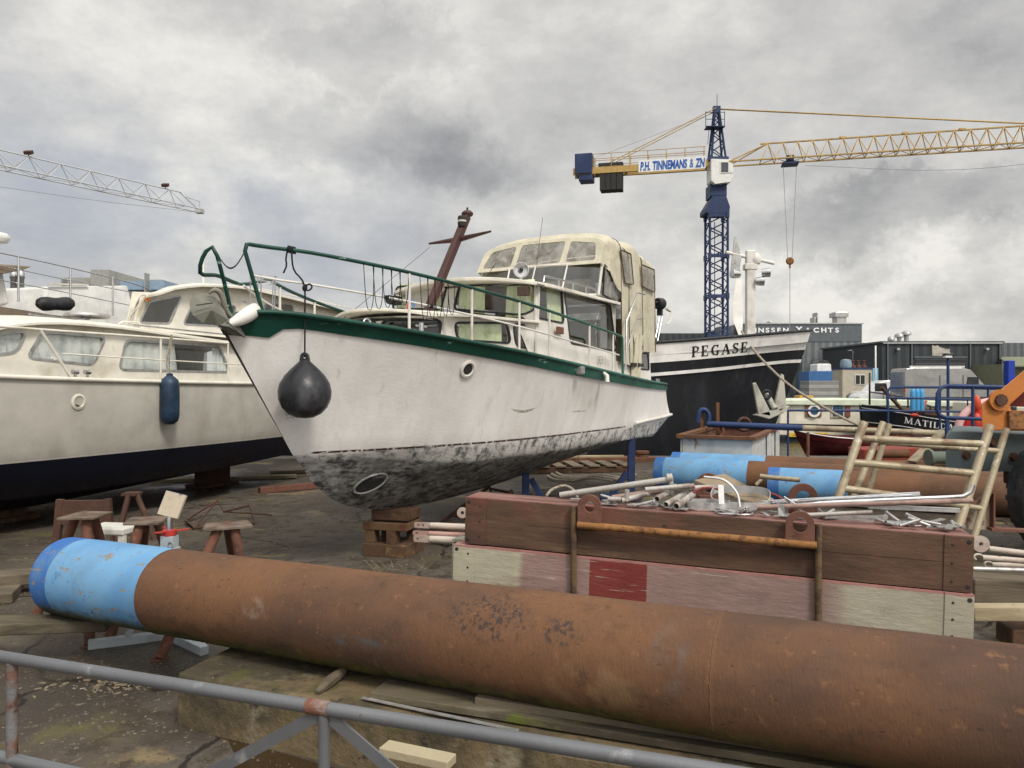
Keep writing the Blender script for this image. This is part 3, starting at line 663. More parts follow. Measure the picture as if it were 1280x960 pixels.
# boards on the ground far back
flatboard(V((-6.2, 13.2, .03)), V((-3.9, 13.9, .04)), .16, .05, 'pale_board', m_wood2, 'pale board lying on the far ground between the two boats')
flatboard(V((-3.95, 12.0, .04)), V((-2.6, 13.0, .05)), .12, .09, 'maroon_beam', m_rust_r, 'dark red steel beam on the ground behind the white boat', 'beam')
flatboard(V((-4.6, 14.6, .03)), V((-2.4, 15.2, .04)), .2, .05, 'long_board', m_wood, 'grey board lying farthest back between the two boats')

# ================================================================= cradle block under the white boat
K = V((-1.19, 7.72, 0)); rzk = R(-16)
t = thing('keel_block', 'brown wooden keel block stacked from timbers under the white boat', 'keel block', K, rzk)
m_tb2 = mat('end_grain_timber', (.12, .07, .036), .85, spots=[((.12, .07, .04), 4, .5, .7), ((.1, .04, .025), 3, .56, .66)], bump=(25, .4))
MB().box((0, 0, .065), (.48, .42, .13)).build('base_timber', m_timber, t, local=True, bevel=.008)
for x, y, mm in ((-.17, -.13, m_tb2), (.06, -.14, m_timber), (.17, .1, m_timber), (-.12, .13, m_timber)): MB().box((x, y, .195), (.1, .12, .13)).build('upright', mm, t, local=True, bevel=.006)
MB().box((-.01, -.01, .298), (.47, .38, .076)).build('cross_timber', m_tb2, t, local=True, bevel=.008)
MB().box((.02, .02, .345), (.38, .30, .024)).build('packer', m_dark, t, local=True, bevel=.01)
MB().box((.03, .0, .407), (.40, .32, .105)).build('top_timber', m_timber, t, local=True, bevel=.01)

# ================================================================= stacked sheet-pile beams (the painted timber walls)
SL, SR = V((-.345, 5.68, 0)), V((2.80, 4.68, 0)); sdv = (SR - SL).normalized(); sback = V((-sdv.y, sdv.x, 0))
def stack_frame(a, b):
    X = (b - a); L = X.length; X.normalize(); Y = sback.copy(); Z = X.cross(Y).normalized(); Y = Z.cross(X)
    F = Matrix((X, Y, Z)).transposed().to_4x4(); F.translation = a; return F, L
def zone_mat(name, base, zones, spots, seams=()):
    return mat(name, base, .8, spots=spots, zones=zones, bump=(26, .4, (.3, 1, 1)))
mu = zone_mat('brown_red_timber', (.118, .066, .042), [('X', -.1, .16, (.125, .06, .043), .004), ('Z', .338, .5, (.26, .135, .115), .004, .02, 12)],
    [((.06, .036, .026), 2.2, .42, .62, (.22, 1, 1)), ((.19, .12, .07), 3, .58, .74, (.2, 1, 2)), ((.2, .06, .045), 1.4, .56, .7, (.5, 1, 1), .7), ((.025, .018, .015), 16, .66, .72, (.4, 1, 1)), ((.42, .32, .28), 30, .72, .75)])
ml = zone_mat('faded_pink_timber', (.27, .18, .16), [('X', -.1, .52, (.40, .37, .28), .03, .10, 4), ('X', 2.62, 3.6, (.34, .31, .24), .12, .2, 3), ('X', 1.02, 1.42, (.18, .035, .03), .004, .006, 20), ('Z', .31, .5, (.34, .16, .14), .006, .02, 12)],
    [((.38, .27, .24), 1.6, .52, .72, (.4, 1, 1), .7), ((.17, .10, .085), 3, .56, .72, (.3, 1, 1)), ((.50, .44, .38), 26, .62, .68, (.12, 1, 2), .55), ((.14, .09, .08), 2.2, .52, .7, (.5, 1, 1), .5), ((.12, .09, .08), 9, .68, .75)])
zL, zR = .868, .772
def pile_beam(name, off0, off1, dy, ztop_l, ztop_r, h, th, m, label, lay=2):
    a = SL + sdv * off0 + sback * dy + V((0, 0, ztop_l - h)); b = SL + sdv * ((SR - SL).length + off1) + sback * dy + V((0, 0, ztop_r - h))
    F, L = stack_frame(a, b)
    t = bpy.data.objects.new(name, None); C.objects.link(t); t.matrix_world = F; ROOT[t.name] = F; t['label'] = label; t['category'] = 'timber beam'; t['group'] = 'painted timber beams in the stack'
    mb = MB(); bh = h / lay
    for k in range(lay):   # laminated boards, a hair apart
        n = 24; rows = []
        for (yy, zz) in ((0, k * bh + .0008), (0, (k + 1) * bh - .0008), (th, (k + 1) * bh - .0008), (th, k * bh + .0008), (0, k * bh + .0008)):
            rows.append([V((L * i / n, yy + .0025 * mnoise.noise(V((L * i / n * 1.5, k * 5, zz * 3))), zz + .002 * mnoise.noise(V((L * i / n, zz * 9, k))))) for i in range(n + 1)])
        mb.grid(rows, False)
        for x in (0, L): mb.add([V((x, 0, k * bh)), V((x, 0, k * bh + bh)), V((x, th, k * bh + bh)), V((x, th, k * bh))], [(0, 1, 2, 3)])
    mb.build('boards', m, t, local=True)
    for x0 in (.0, L - .16):
        pl = MB(); xx = x0 - .004 if x0 == 0 else x0 + .004
        pl.box((xx + .08, -.004, h / 2), (.16, .006, h * 1.002)); pl.build('end_plate', m, t, local=True, bevel=.001)
        for (bx, bz) in ((.025, h - .035), (.025, .035), (.115, h - .06), (.115, h * .5), (.115, .06)):
            X = xx + bx if x0 == 0 else xx + .16 - bx; rr = .011 if bx < .1 else .006
            MB().lathe([(0, 0), (rr, 0), (rr * 1.3, .003), (rr * 1.3, .0035)], (X, -.011, bz), (0, 1, 0), 10, False).build('bolt_hole', m_dark, t, local=True)
    return t
pile_beam('timber_beam', .0, .0, 0, zL, zR, .345, .28, mu, 'brown red timber beam on top of the stack under the scrap')
pile_beam('timber_beam', -.09, .0, -.012, zL - .352, zR - .352, .325, .15, ml, 'faded pink timber beam below with a red square', 1)
pile_beam('timber_beam', -.17, -.1, .16, zL - .352, zR - .352, .325, .13, zone_mat('grey_green_timber', (.34, .34, .28), [], [((.2, .14, .12), 2, .5, .7)]), 'grey timber beam at the bottom behind the pink one')
for u, zz in ((.45, .19), (2.75, .1)):
    a = SL + sdv * u + sback * (-.02); b = a + sback * .34
    flatboard(a + V((0, 0, zz / 2 - .03)), b + V((0, 0, zz / 2 - .03)), .12, zz, 'bearer', m_timber, 'short timber bearer under the %s end of the stack' % ('left' if u < 1 else 'right'), 'wood block', .004)
# lifting frame hooked on the stack
def onface(px, py, dy=0): return ray_plane(px, py, SL + sback * dy, sback)
t = thing('lifting_frame', 'rusty steel lifting frame with two ring lugs against the beam stack', 'lifting frame', (onface(717, 700).x, onface(717, 700).y, 0))
for px, y0, y1 in ((717, 633, 745), (1023, 655, 790)):
    a = onface(px, y0, -.035); b = onface(px, y1, -.035); b.z = min(b.z, .12); b.x, b.y = a.x, a.y
    MB().tube([a, b], .0215, 14).build('post', mat('brown_rust_post', (.13, .085, .045), .9, spots=[((.06, .04, .03), 7, .45, .65), ((.24, .15, .07), 14, .6, .7)], bump=(60, .4)) if px < 800 else bpy.data.materials['brown_rust_post'], t)
a = onface(722, 656, -.06); b = onface(1021, 682, -.06)
MB().tube([a, a.lerp(b, .5), b], .0255, 16).build('cross_tube', m_rust_o, t)
for px, py in ((737, 633), (1000, 656)):
    c = onface(px, py, -.055); ro = .083 if px < 900 else .088; ri = .036 if px < 900 else .044
    outer = [(ro * math.cos(R(a_)), ro * math.sin(R(a_))) for a_ in range(0, 181, 12)] + [(-ro, -.13), (ro, -.13)]
    inner = [(ri * 1.0 * math.cos(R(a_)), ri * 1.1 * math.sin(R(a_))) for a_ in range(0, 360, 15)]
    f3 = lambda x, y, c=c: c + sdv * x + V((0, 0, y)) - sback * .012
    MB().plate(outer, [inner], f3, sback * .024).build('ring_lug', m_rust_r, t, bevel=.002)
c = onface(886, 612, .55)
for nm, cc_, lab in (('ring_plate', P(886, 608, 6.1), 'rust red ring lug of a lifting plate behind the grey tubes'), ('ring_plate', P(1004, 622, 5.75), 'rust red ring lug standing behind the bent aluminium parts')):
    outer = [(.105 * math.cos(R(a_)), .105 * math.sin(R(a_))) for a_ in range(0, 181, 12)] + [(-.105, -.12), (.105, -.12)]
    inner = [(.05 * math.cos(R(a_)), .05 * math.sin(R(a_))) for a_ in range(0, 360, 15)]
    o = MB().plate(outer, [inner], lambda x, y, c=cc_: c + sdv * x + V((0, 0, y)), sback * .025).box(cc_ + V((0, .02, -.28)), (.16, .1, .42)).build(nm, m_rust_r, bevel=.002); tag(o, lab, 'ring lug')

# ================================================================= scrap on the stack
def stz(p):  # top of the stack below a point
    u = (p - SL).dot(sdv) / (SR - SL).length; return zL + (zR - zL) * u
def ont(px, py, up_=.03, dy=.1):
    """point on top of the stack, dy back from its front"""
    p = ray_plane(px, py, SL + sback * dy, sback); return p
m_gt = mat('grey_tube_paint', (.4, .38, .35), .6, .3, spots=[((.24, .19, .16), 5, .48, .66), ((.26, .13, .09), 9, .6, .7), ((.55, .54, .5), 14, .6, .7)], bump=(50, .3))
m_pt = mat('pink_tube_paint', (.3, .2, .17), .6, .2, spots=[((.18, .13, .11), 5, .48, .66)], bump=(50, .3))
tubes = [  # px0, py0, dy0, px1, py1, dy1, radius, mat, label
    (700, 634, .25, 838, 599, .30, .022, m_gt, 'longest pale grey tube lying aslant on the scrap heap'),
    (765, 622, .2, 868, 607, .35, .018, m_pt, 'pinkish scrap tube just under the longest grey tube'),
    (776, 626, .10, 845, 608, .45, .020, m_gt, 'grey scrap tube with open end left of the others'),
    (806, 612, .16, 862, 607, .3, .017, m_gt, 'thin grey tube propped above the open tubes'),
    (821, 624, .12, 842, 611, .4, .022, m_gt, 'short grey tube with open end near the heap middle'),
    (832, 631, .05, 858, 616, .4, .022, m_gt, 'short open tube lying at the front of the heap'),
    (845, 633, .04, 866, 618, .35, .024, m_gt, 'open grey tube end right at the front edge of the heap'),
    (838, 611, .3, 900, 609, .45, .020, m_gt, 'grey tube lying level behind the ring clamp'),
    (760, 624, .05, 776, 624, .06, .017, m_gt, 'tiny offcut of grey tube at the left of the heap'),
    (946, 634, .08, 1216, 626, .10, .016, m_pt, 'long dull tube along the front of the stack top'),
    (1005, 644, .04, 1090, 640, .10, .014, m_gt, 'thin dull rod at the front right of the stack'),
]
for a0, b0, d0, a1, b1, d1, r, m, lab in tubes:
    a = ont(a0, b0, 0, d0); b = ont(a1, b1, 0, d1)
    a.z = max(a.z, stz(a) + r + .002); b.z = max(b.z, stz(b) + r + .002)
    o = MB().hollow(a, b, r, r * .8, 18).build('scrap_tube', m); tag(o, lab, 'tube', 'grey scrap tubes on the timber stack')
a = ont(838, 599, 0, .3); o = MB().hollow(a + V((0, 0, .02)), a + V((.012, 0, -.115)), .018, .014, 14).tube([a + V((-.03, .0, .01)), a + V((.01, 0, .012))], .03, 12).build('tube_elbow', m_gt); tag(o, 'short upright tube elbow at the end of the longest tube', 'tube')
a = ont(784, 622, 0, .12); a.z = stz(a) + .02; o = MB().hollow(ont(784, 612, 0, .12), ont(783, 626, 0, .12), .017, .013, 12).build('tube_stub', m_gt); tag(o, 'short grey tube stub standing between the open tubes', 'tube')
def strip_loop(pts, h, th, name, m, label, catg='metal profile', closed=True, up=V((0, 0, 1))):
    pts = [V(p) for p in pts]; n = len(pts); mb = MB(); rows = []
    for o_ in (0, h): rows.append([p + up * o_ for p in pts] + ([pts[0] + up * o_] if closed else []))
    mb.slab(rows, (th, th * .4, 0), True); o = mb.build(name, m); return tag(o, label, catg)
def oval(c, ax, ay, rot, n=24, tilt=0): 
    M_ = Matrix.Rotation(R(rot), 3, 'Z') @ Matrix.Rotation(R(tilt), 3, 'X')
    return [c + M_ @ V((ax * math.copysign(abs(math.cos(t_)) ** .6, math.cos(t_)), ay * math.copysign(abs(math.sin(t_)) ** .6, math.sin(t_)), 0)) for t_ in [2 * math.pi * i / n for i in range(n)]]
c = ont(884, 629, 0, .22); c.z = stz(c) + .012
strip_loop(oval(c, .15, .09, -15), .055, .004, 'oval_frame', m_alu, 'oval aluminium window ring on the scrap heap')
c = ont(925, 626, 0, .3); c.z = stz(c) + .07
strip_loop(oval(c, .2, .1, -22, tilt=28), .05, .004, 'oval_frame', m_alu, 'larger tilted aluminium window ring with a centre rib')
c = ont(918, 632, 0, .14); c.z = stz(c) + .01; o = MB().tube(oval(c, .12, .07, -10), .006, 8, closed=True).build('wire_ring', m_steel); tag(o, 'thin polished metal ring lying in front of the tilted window ring', 'ring')
o = MB().beam(ont(902, 630, 0, .1), ont(901, 606, 0, .13), .038, .003, (0, 1, 0)).build('flat_strip', m_alu); tag(o, 'upright shiny flat strip leaning in the oval ring', 'metal strip')
o = MB().tube(cat([ont(880, 596, 0, .16), ont(905, 600, 0, .14), ont(921, 616, 0, .12), ont(925, 634, 0, .1)], 12), .009, 6).build('bent_profile', m_alu); tag(o, 'curved aluminium profile arching over the oval rings', 'metal profile')
a, b, c_, d = ont(868, 600, 0, .6), ont(905, 592, 0, .75), ont(968, 624, 0, .55), ont(940, 630, 0, .4)
for q in (a, b, c_, d): q.z = max(q.z, stz(q) + .02)
o = MB().prism([a, b, c_, d], (0, 0, -.02)).build('plywood_sheet', mat('torn_plywood', (.24, .19, .13), .85, spots=[((.12, .09, .06), 3, .48, .66)], bump=(20, .4))); tag(o, 'torn pale plywood sheet under the tilted window ring', 'plywood')
# long polished profiles to the right
m_pol = mat('polished_alu', (.78, .79, .8), .18, 1.0, spots=[((.55, .55, .55), 6, .5, .75)])
pts = cat([ont(966, 632, 0, .2), ont(1040, 628, 0, .2), ont(1150, 623, 0, .2), ont(1195, 621, 0, .2), ont(1211, 618, 0, .2), ont(1217, 606, 0, .2)], 26)
o = MB().tube(pts, [.006] * 6 + [.013] * 20, 12).build('polished_rail', m_pol); tag(o, 'polished handrail tube with upturned end on the stack', 'rail')
for k, (x0, y0, x1, y1, dy, wd, lab) in enumerate(((952, 629, 1150, 618, .28, .035, 'wide bright aluminium profile behind the polished handrail'), (945, 637, 1092, 627, .15, .018, 'narrow bright aluminium strip in front of the polished handrail'), (1085, 633, 1200, 638, .12, .03, 'dull aluminium bar near the right end of the stack'))):
    o = MB().beam(ont(x0, y0, 0, dy), ont(x1, y1, 0, dy), .02, wd, (0, 0, 1)).build('aluminium_profile', m_pol if k < 2 else m_alu, bevel=.003); tag(o, lab, 'metal profile', 'aluminium profiles on the stack')
a = ont(973, 645, 0, .06); o = MB().prism([a, a + sdv * .04, a + sdv * .037 + V((0, 0, .075)), a + sdv * .002 + V((0, .01, .078))], (0, .02, 0)).build('bracket', m_alu); tag(o, 'small shiny bracket standing on the stack edge', 'bracket')
o = MB().beam(ont(980, 622, 0, .16), ont(1003, 637, 0, .1), .03, .004, (0, 1, 1)).build('bent_strip', m_pol); tag(o, 'shiny flat strip bent down beside the small bracket', 'metal strip')
c = ont(1065, 622, 0, .35); c.z = stz(c) + .03
strip_loop(oval(c, .22, .1, -8, tilt=20), .04, .004, 'long_oval_frame', m_alu, 'long aluminium window ring at the right of the scrap')
random.seed(3)
mb = MB()
for k in range(70):
    c = ont(random.uniform(1090, 1205) if k < 26 else random.uniform(735, 1060), 640, 0, random.uniform(.05, .27)); c.z = stz(c) + .012 + .012 * random.random()
    mb.beam(c, c + V((random.uniform(-.16, .16), random.uniform(-.06, .06), random.uniform(0, .02))), random.uniform(.01, .055), .005)
    if k % 3 == 0:
        e_ = c + V((random.uniform(-.14, .14), random.uniform(-.1, .1), random.uniform(.01, .05))); mb.hollow(c, e_, .011, .008, 10)
o = mb.build('scrap_offcuts', m_galv); o['kind'] = 'stuff'; o['label'] = 'tangle of small metal offcuts strewn along the top of the stack'
# red hose among the scrap
o = MB().tube(cat([ont(858, 622, 0, .3), ont(878, 610, 0, .35), ont(905, 612, 0, .4), ont(960, 616, 0, .5), ont(985, 628, 0, .3)], 20), .009, 8).build('red_cable', mat('red_cable', (.2, .04, .04), .6)); tag(o, 'dark red cable winding through the scrap', 'cable')
o = MB().tube(cat([P(683, 620, 6.4), P(690, 612, 6.5), P(705, 607, 6.6), P(716, 612, 6.5), P(722, 622, 6.3)], 14), .012, 8).build('rope_end', m_rope); tag(o, 'loop of pale rope behind the left of the stack', 'rope')

# scaffold tubes sticking out left and right of the stack
def flat_end_tube(a, b, r, name, m, label, group, holes=1, flip=False, hd=V((0, 0, 1))):
    a, b = V(a), V(b); X = (b - a).normalized(); t = thing(name, label, 'scaffold tube', ((a.x + b.x) / 2, (a.y + b.y) / 2, min(a.z, b.z)), 0, group)
    MB().tube([a + X * .14, a + X * .2, b], [r * .95, r, r], 14).build('tube', m, t)
    Yd = V((X.x, X.y, 0)).cross(V((0, 0, 1))).normalized(); pl = rpoly([(0, -r * .9), (.17, -r * .9), (.17, r * .9), (0, r * .9)], r * .6, 4)
    hl = [[(.035 + .04 * h_ + .009 * math.cos(R(q)), .009 * math.sin(R(q))) for q in range(0, 360, 30)] for h_ in range(holes)]
    MB().plate(pl, hl, lambda x, y: a + X * x + V((0, 0, y)) + Yd * .004, Yd * -.008).build('flattened_end', m, t); return t
m_sc = mat('cream_scaffold', (.48, .42, .36), .6, spots=[((.3, .2, .17), 3, .45, .65, (.4, 1, 1)), ((.13, .07, .05), 14, .64, .7)], bump=(40, .2))
m_sp = mat('pink_scaffold', (.36, .22, .19), .6, spots=[((.22, .13, .1), 4, .5, .7)], bump=(40, .2))
grp = 'scaffold tubes lying behind the stack'
for px, py, D, r, m, hl, lab in ((518, 656, 6.35, .027, m_sc, 2, 'topmost cream scaffold tube with two holes left of the stack'), (516, 666, 6.3, .022, m_sp, 1, 'pinkish scaffold tube between the two cream ones'), (517, 673, 6.22, .03, m_sc, 1, 'lowest cream scaffold tube with one large hole')):
    a = P(px, py, D); flat_end_tube(a, a + V((2.9, -.55, -.03)), r, 'scaffold_tube', m, lab, grp, hl)
a = P(578, 650, 6.35); o = MB().lathe([(.015, -.006), (.045, -.006), (.045, .006), (.015, .006), (.015, -.006)], a + V((0, 0, .06)), (0, 1, 0), 18).build('tube_collar', m_sc); tag(o, 'round cream collar on end above the scaffold tubes', 'collar')
for px0, py0, px1, py1, D, r, lab in ((1236, 686, 1300, 694, 5.6, .022, 'upper scaffold tube with hooked end beside the tyre'), (1228, 697, 1300, 703, 5.4, .02, 'middle scaffold tube with hooked end beside the tyre'), (1216, 711, 1310, 714, 5.0, .016, 'lowest straight scaffold tube near the tyre'), (1240, 706, 1300, 708, 5.9, .02, 'dull tube lying behind the hooked ones')):
    a, b = P(px0, py0, D), P(px1, py1, D - .1); mb = MB().hollow(a, b + (b - a) * 2, r, r * .75, 14)
    if 'hooked' in lab: mb.tube([a + V((.0, 0, .0)) + V((-.03 + .03 * math.cos(x), 0, .02 * math.sin(x) + .004)) for x in [math.pi * (0 + i / 6) for i in range(9)]], .008, 6)
    o = mb.build('scaffold_tube', m_sc if r > .017 else m_galv); tag(o, lab, 'scaffold tube', 'scaffold tubes right of the stack')
a = P(1226, 680, 5.1); o = MB().lathe([(.014, -.005), (.055, -.005), (.055, .005), (.014, .005), (.014, -.005)], a, (.1, 1, 0), 20).build('washer_plate', m_sc); tag(o, 'round cream plate with a hole at the right end of the stack', 'plate')
# timbers supporting these
flatboard(P(1213, 765, 4.9) , P(1330, 765, 4.85), .1, .09, 'pale_timber', m_wood2, 'pale squared timber right of the stack end', 'timber', .006)
flatboard(P(1205, 735, 5.6), P(1400, 742, 5.5), .3, .2, 'dark_timber', m_wood, 'dark mossy timber under the right scaffold tubes', 'timber', .01)
# bearer blocks for that zone (rest on ground)
flatboard(V((3.2, 5.0, .06)), V((4.5, 4.75, .06)), .25, .16, 'base_timber', m_timber, 'dark squared timber lying on the ground right of the stack', 'timber', .01)

# ================================================================= ladder frames leaning behind
m_brass = mat('tan_painted_tube', (.34, .29, .2), .5, .25, spots=[((.2, .15, .1), 5, .48, .64), ((.5, .45, .36), 12, .6, .72), ((.2, .07, .05), 8, .66, .72)], bump=(40, .25))
def ladder(D, L0, L1, R0, R1, rungs, label, r=.027, redtop=False):
    a0, a1, b0, b1 = P(*L0, D), P(*L1, D - .15), P(*R0, D), P(*R1, D - .2)
    t = thing('gangway', label, 'tube frame', ((a1.x + b1.x) / 2, (a1.y + b1.y) / 2, min(a1.z, b1.z)), 0, 'tan tube frames behind the stack')
    MB().tube([a0, a1], r, 14).build('side_tube', m_brass, t)
    MB().tube([b0, b1], r, 14).build('side_tube', m_brass, t)
    for u, v in rungs: MB().tube([a0.lerp(a1, u), b0.lerp(b1, v)], r * .85, 12).build('rung', m_brass, t)
    return t
ladder(5.35, (1080, 528), (1047, 625), (1238, 532), (1196, 665), ((.21, .18), (.52, .46), (.85, .76)), 'front tan tube frame with thick rungs leaning over the scrap', .029)
ladder(5.75, (1104, 528), (1066, 625), (1258, 536), (1215, 680), ((.25, .2), (.9, .7)), 'second tan tube frame just behind the front one', .024)
o = MB().tube([P(1112, 530, 5.95), P(1082, 625, 5.9)], .022, 12).build('spare_tube', m_brass); tag(o, 'single tan tube leaning behind the two frames', 'tube')
o = MB().tube([P(1214, 600, 5.5), P(1195, 655, 5.45)], .022, 12).build('spare_tube', m_brass); tag(o, 'short tan tube leaning at the right frame leg', 'tube')
# scruffy bracket on the right
t = thing('steel_bracket', 'scabby welded steel bracket with a tilted rim left of the tyre', 'bracket', P(1232, 655, 5.7) * 1.0)
m_scab = mat('scabby_white_steel', (.36, .3, .22), .8, spots=[((.16, .07, .04), 6, .46, .58), ((.08, .04, .03), 12, .6, .7)], bump=(40, .5))
a, b, c_, d, e = P(1214, 632, 5.7), P(1238, 618, 5.7), P(1238, 662, 5.7), P(1210, 662, 5.7), P(1208, 640, 5.7)
MB().prism([a, b, c_, d, e], (0, .01, 0)).build('plate', m_scab, t)
MB().beam(P(1238, 615, 5.68), P(1212, 633, 5.68), .05, .012, (0, 0, 1)).beam(P(1240, 616, 5.68), P(1240, 662, 5.68), .06, .012, (1, 0, 0)).beam(P(1237, 661, 5.66), P(1300, 664, 5.6), .08, .02).build('rim', m_rust_r, t)
# ================================================================= hull builder
def hull_curves(curves, nt):
    """curves: rows of (s, half_breadth, z) from deck to keel, resampled"""
    return [cat([V(p) for p in c], nt) for c in curves]
def hull_rows(cv, subs, bulge=None):
    rows = []; n = len(cv[0])
    for i in range(len(cv) - 1):
        k = subs[i]
        for j in range(k):
            t = j / k; bl = (bulge or {}).get(i, 0) * 4 * t * (1 - t)
            rows.append([a.lerp(b, t) + V((0, bl * math.sin(math.pi * min(1, q / (n * .55))) if q < n * .275 else bl, 0)) for q, (a, b) in enumerate(zip(cv[i], cv[i + 1]))])
    rows.append(cv[-1]); return rows
def hull_mesh(mb, rows, transom=True, deck=None):
    """rows have y = half breadth; port is -y"""
    for sg in (-1, 1): mb.grid([[V((p.x, sg * p.y, p.z)) for p in q] for q in rows])
    if transom:
        a = [V((q[-1].x, -q[-1].y, q[-1].z)) for q in rows]; b = [V((q[-1].x, q[-1].y, q[-1].z)) for q in rows]; mb.grid([a, b], False)
    if deck is not None:
        d = rows[0]; mb.grid([[V((p.x, -p.y * .985, p.z - deck)) for p in d], [V((p.x, 0, p.z - deck + .02)) for p in d], [V((p.x, p.y * .985, p.z - deck)) for p in d]])
def row_at(rows, s):
    """point on a row at station s"""
    for a, b in zip(rows, rows[1:]):
        if a.x <= s <= b.x or (b.x - a.x) == 0: return a.lerp(b, (s - a.x) / max(1e-9, b.x - a.x))
    return rows[0] if s < rows[0].x else rows[-1]
def on_side(F, px, py, y):
    p0 = F @ V((0, y, 0)); n = F.to_3x3() @ V((0, 1, 0)); q = F.inverted() @ ray_plane(px, py, p0, n); return (q.x, q.z)
def on_front(F, px, py, s):
    p0 = F @ V((s, 0, 0)); n = F.to_3x3() @ V((1, 0, 0)); q = F.inverted() @ ray_plane(px, py, p0, n); return (q.y, q.z)
def window(t, f3, nrm_, loop, r=.03, pane=m_glass, frame_m=m_black, cur=None, fw=.022, name='window'):
    """framed window: rounded loop in a wall plane; f3 maps (u, v, depth); returns the hole loop"""
    lp = rpoly(loop, r, 4); cx = sum(p[0] for p in lp) / len(lp); cy = sum(p[1] for p in lp) / len(lp)
    def grow(d): 
        out = []
        n = len(lp)
        for i in range(n):
            a, b = V(lp[i - 1]), V(lp[(i + 1) % n]); tdir = (b - a)
            if tdir.length < 1e-6: out.append(lp[i]); continue
            nn = V((tdir.y, -tdir.x)).normalized(); q = V(lp[i]); 
            if nn.dot(q - V((cx, cy))) < 0: nn = -nn
            out.append(tuple(q + nn * d))
        return out
    o_, i_ = grow(fw * .6), grow(-fw * .4)
    fr = MB().plate(o_, [i_], lambda x, y: f3(x, y, .008), f3(0, 0, -.012) - f3(0, 0, .008)).build('window', frame_m, t, local=True)
    pn = MB().prism([f3(x, y, -.004) for x, y in lp], f3(0, 0, -.008) - f3(0, 0, -.004)).build('pane', pane, fr, local=True)
    if cur:
        m, spans = cur
        for (u0, u1) in spans:   # curtains gathered between fractions u0..u1 of the width
            xs_ = [p[0] for p in lp]; x0, x1 = min(xs_), max(xs_); ys_ = [p[1] for p in lp]; y0, y1 = min(ys_) - .03, max(ys_) + .03
            a, b = x0 + (x1 - x0) * u0, x0 + (x1 - x0) * u1; n = 30
            rows = [[f3(a + (b - a) * k / n + .012 * math.sin(k * .7 + v), y0 + (y1 - y0) * v, -.034 - .010 * math.sin(k * 1.5 + .6 * math.sin(k * .3)) * (1.15 - .5 * v)) for k in range(n + 1)] for v in (0, .25, .5, .75, 1)]
            MB().grid(rows).build('curtain', m, fr, local=True)
    return lp
def wall(name, t, m, f3, outer, holes, th):
    return MB().plate(outer, holes, lambda x, y: f3(x, y, 0), f3(0, 0, -th) - f3(0, 0, 0)).build(name, m, t, local=True, bevel=.002)

# ================================================================= the white cruiser
WB = thing('motor_cruiser', 'white motor cruiser with green bulwark and worn black bottom propped on blocks', 'boat', (-1.862, 6.498, 0), R(61.5))
F = ROOT[WB.name]
ZW = 1.11
deckc = [(-.76, .02, 2.175), (-.66, .09, 2.225), (-.52, .17, 2.25), (-.3, .30, 2.25), (0, .50, 2.215), (.45, .74, 2.165), (.95, .93, 2.11), (1.9, 1.14, 2.02), (2.9, 1.22, 1.935), (3.8, 1.25, 1.865), (5.0, 1.22, 1.785), (6.0, 1.16, 1.73), (7.05, 1.07, 1.69)]
wlc = [(0, .0, ZW), (.3, .19, ZW), (.9, .47, ZW), (1.8, .79, ZW), (2.8, .95, ZW), (3.7, 1.02, ZW), (5.2, 1.05, ZW), (6.1, 1.04, ZW + .03), (7.0, 1.035, ZW + .07), (7.5, 1.0, ZW + .09)]
chc = [(.12, .0, .99), (.4, .15, .98), (.9, .36, .96), (1.8, .70, .935), (2.8, .88, .925), (3.7, .96, .915), (5.2, .98, .91), (6.1, .95, .90), (6.8, .92, .88), (7.12, .86, .89)]
klc = [(.22, .0, .86), (.4, .0, .72), (.62, .0, .60), (.95, .0, .51), (1.4, .0, .455), (2.0, .02, .425), (3.0, .02, .44), (4.2, .02, .50), (5.2, .02, .60), (6.0, .02, .74), (6.95, .02, .86)]
cv = hull_curves([deckc, wlc, chc, klc], 60)
rows = hull_rows(cv, [8, 2, 7], {0: -.02, 2: .035})
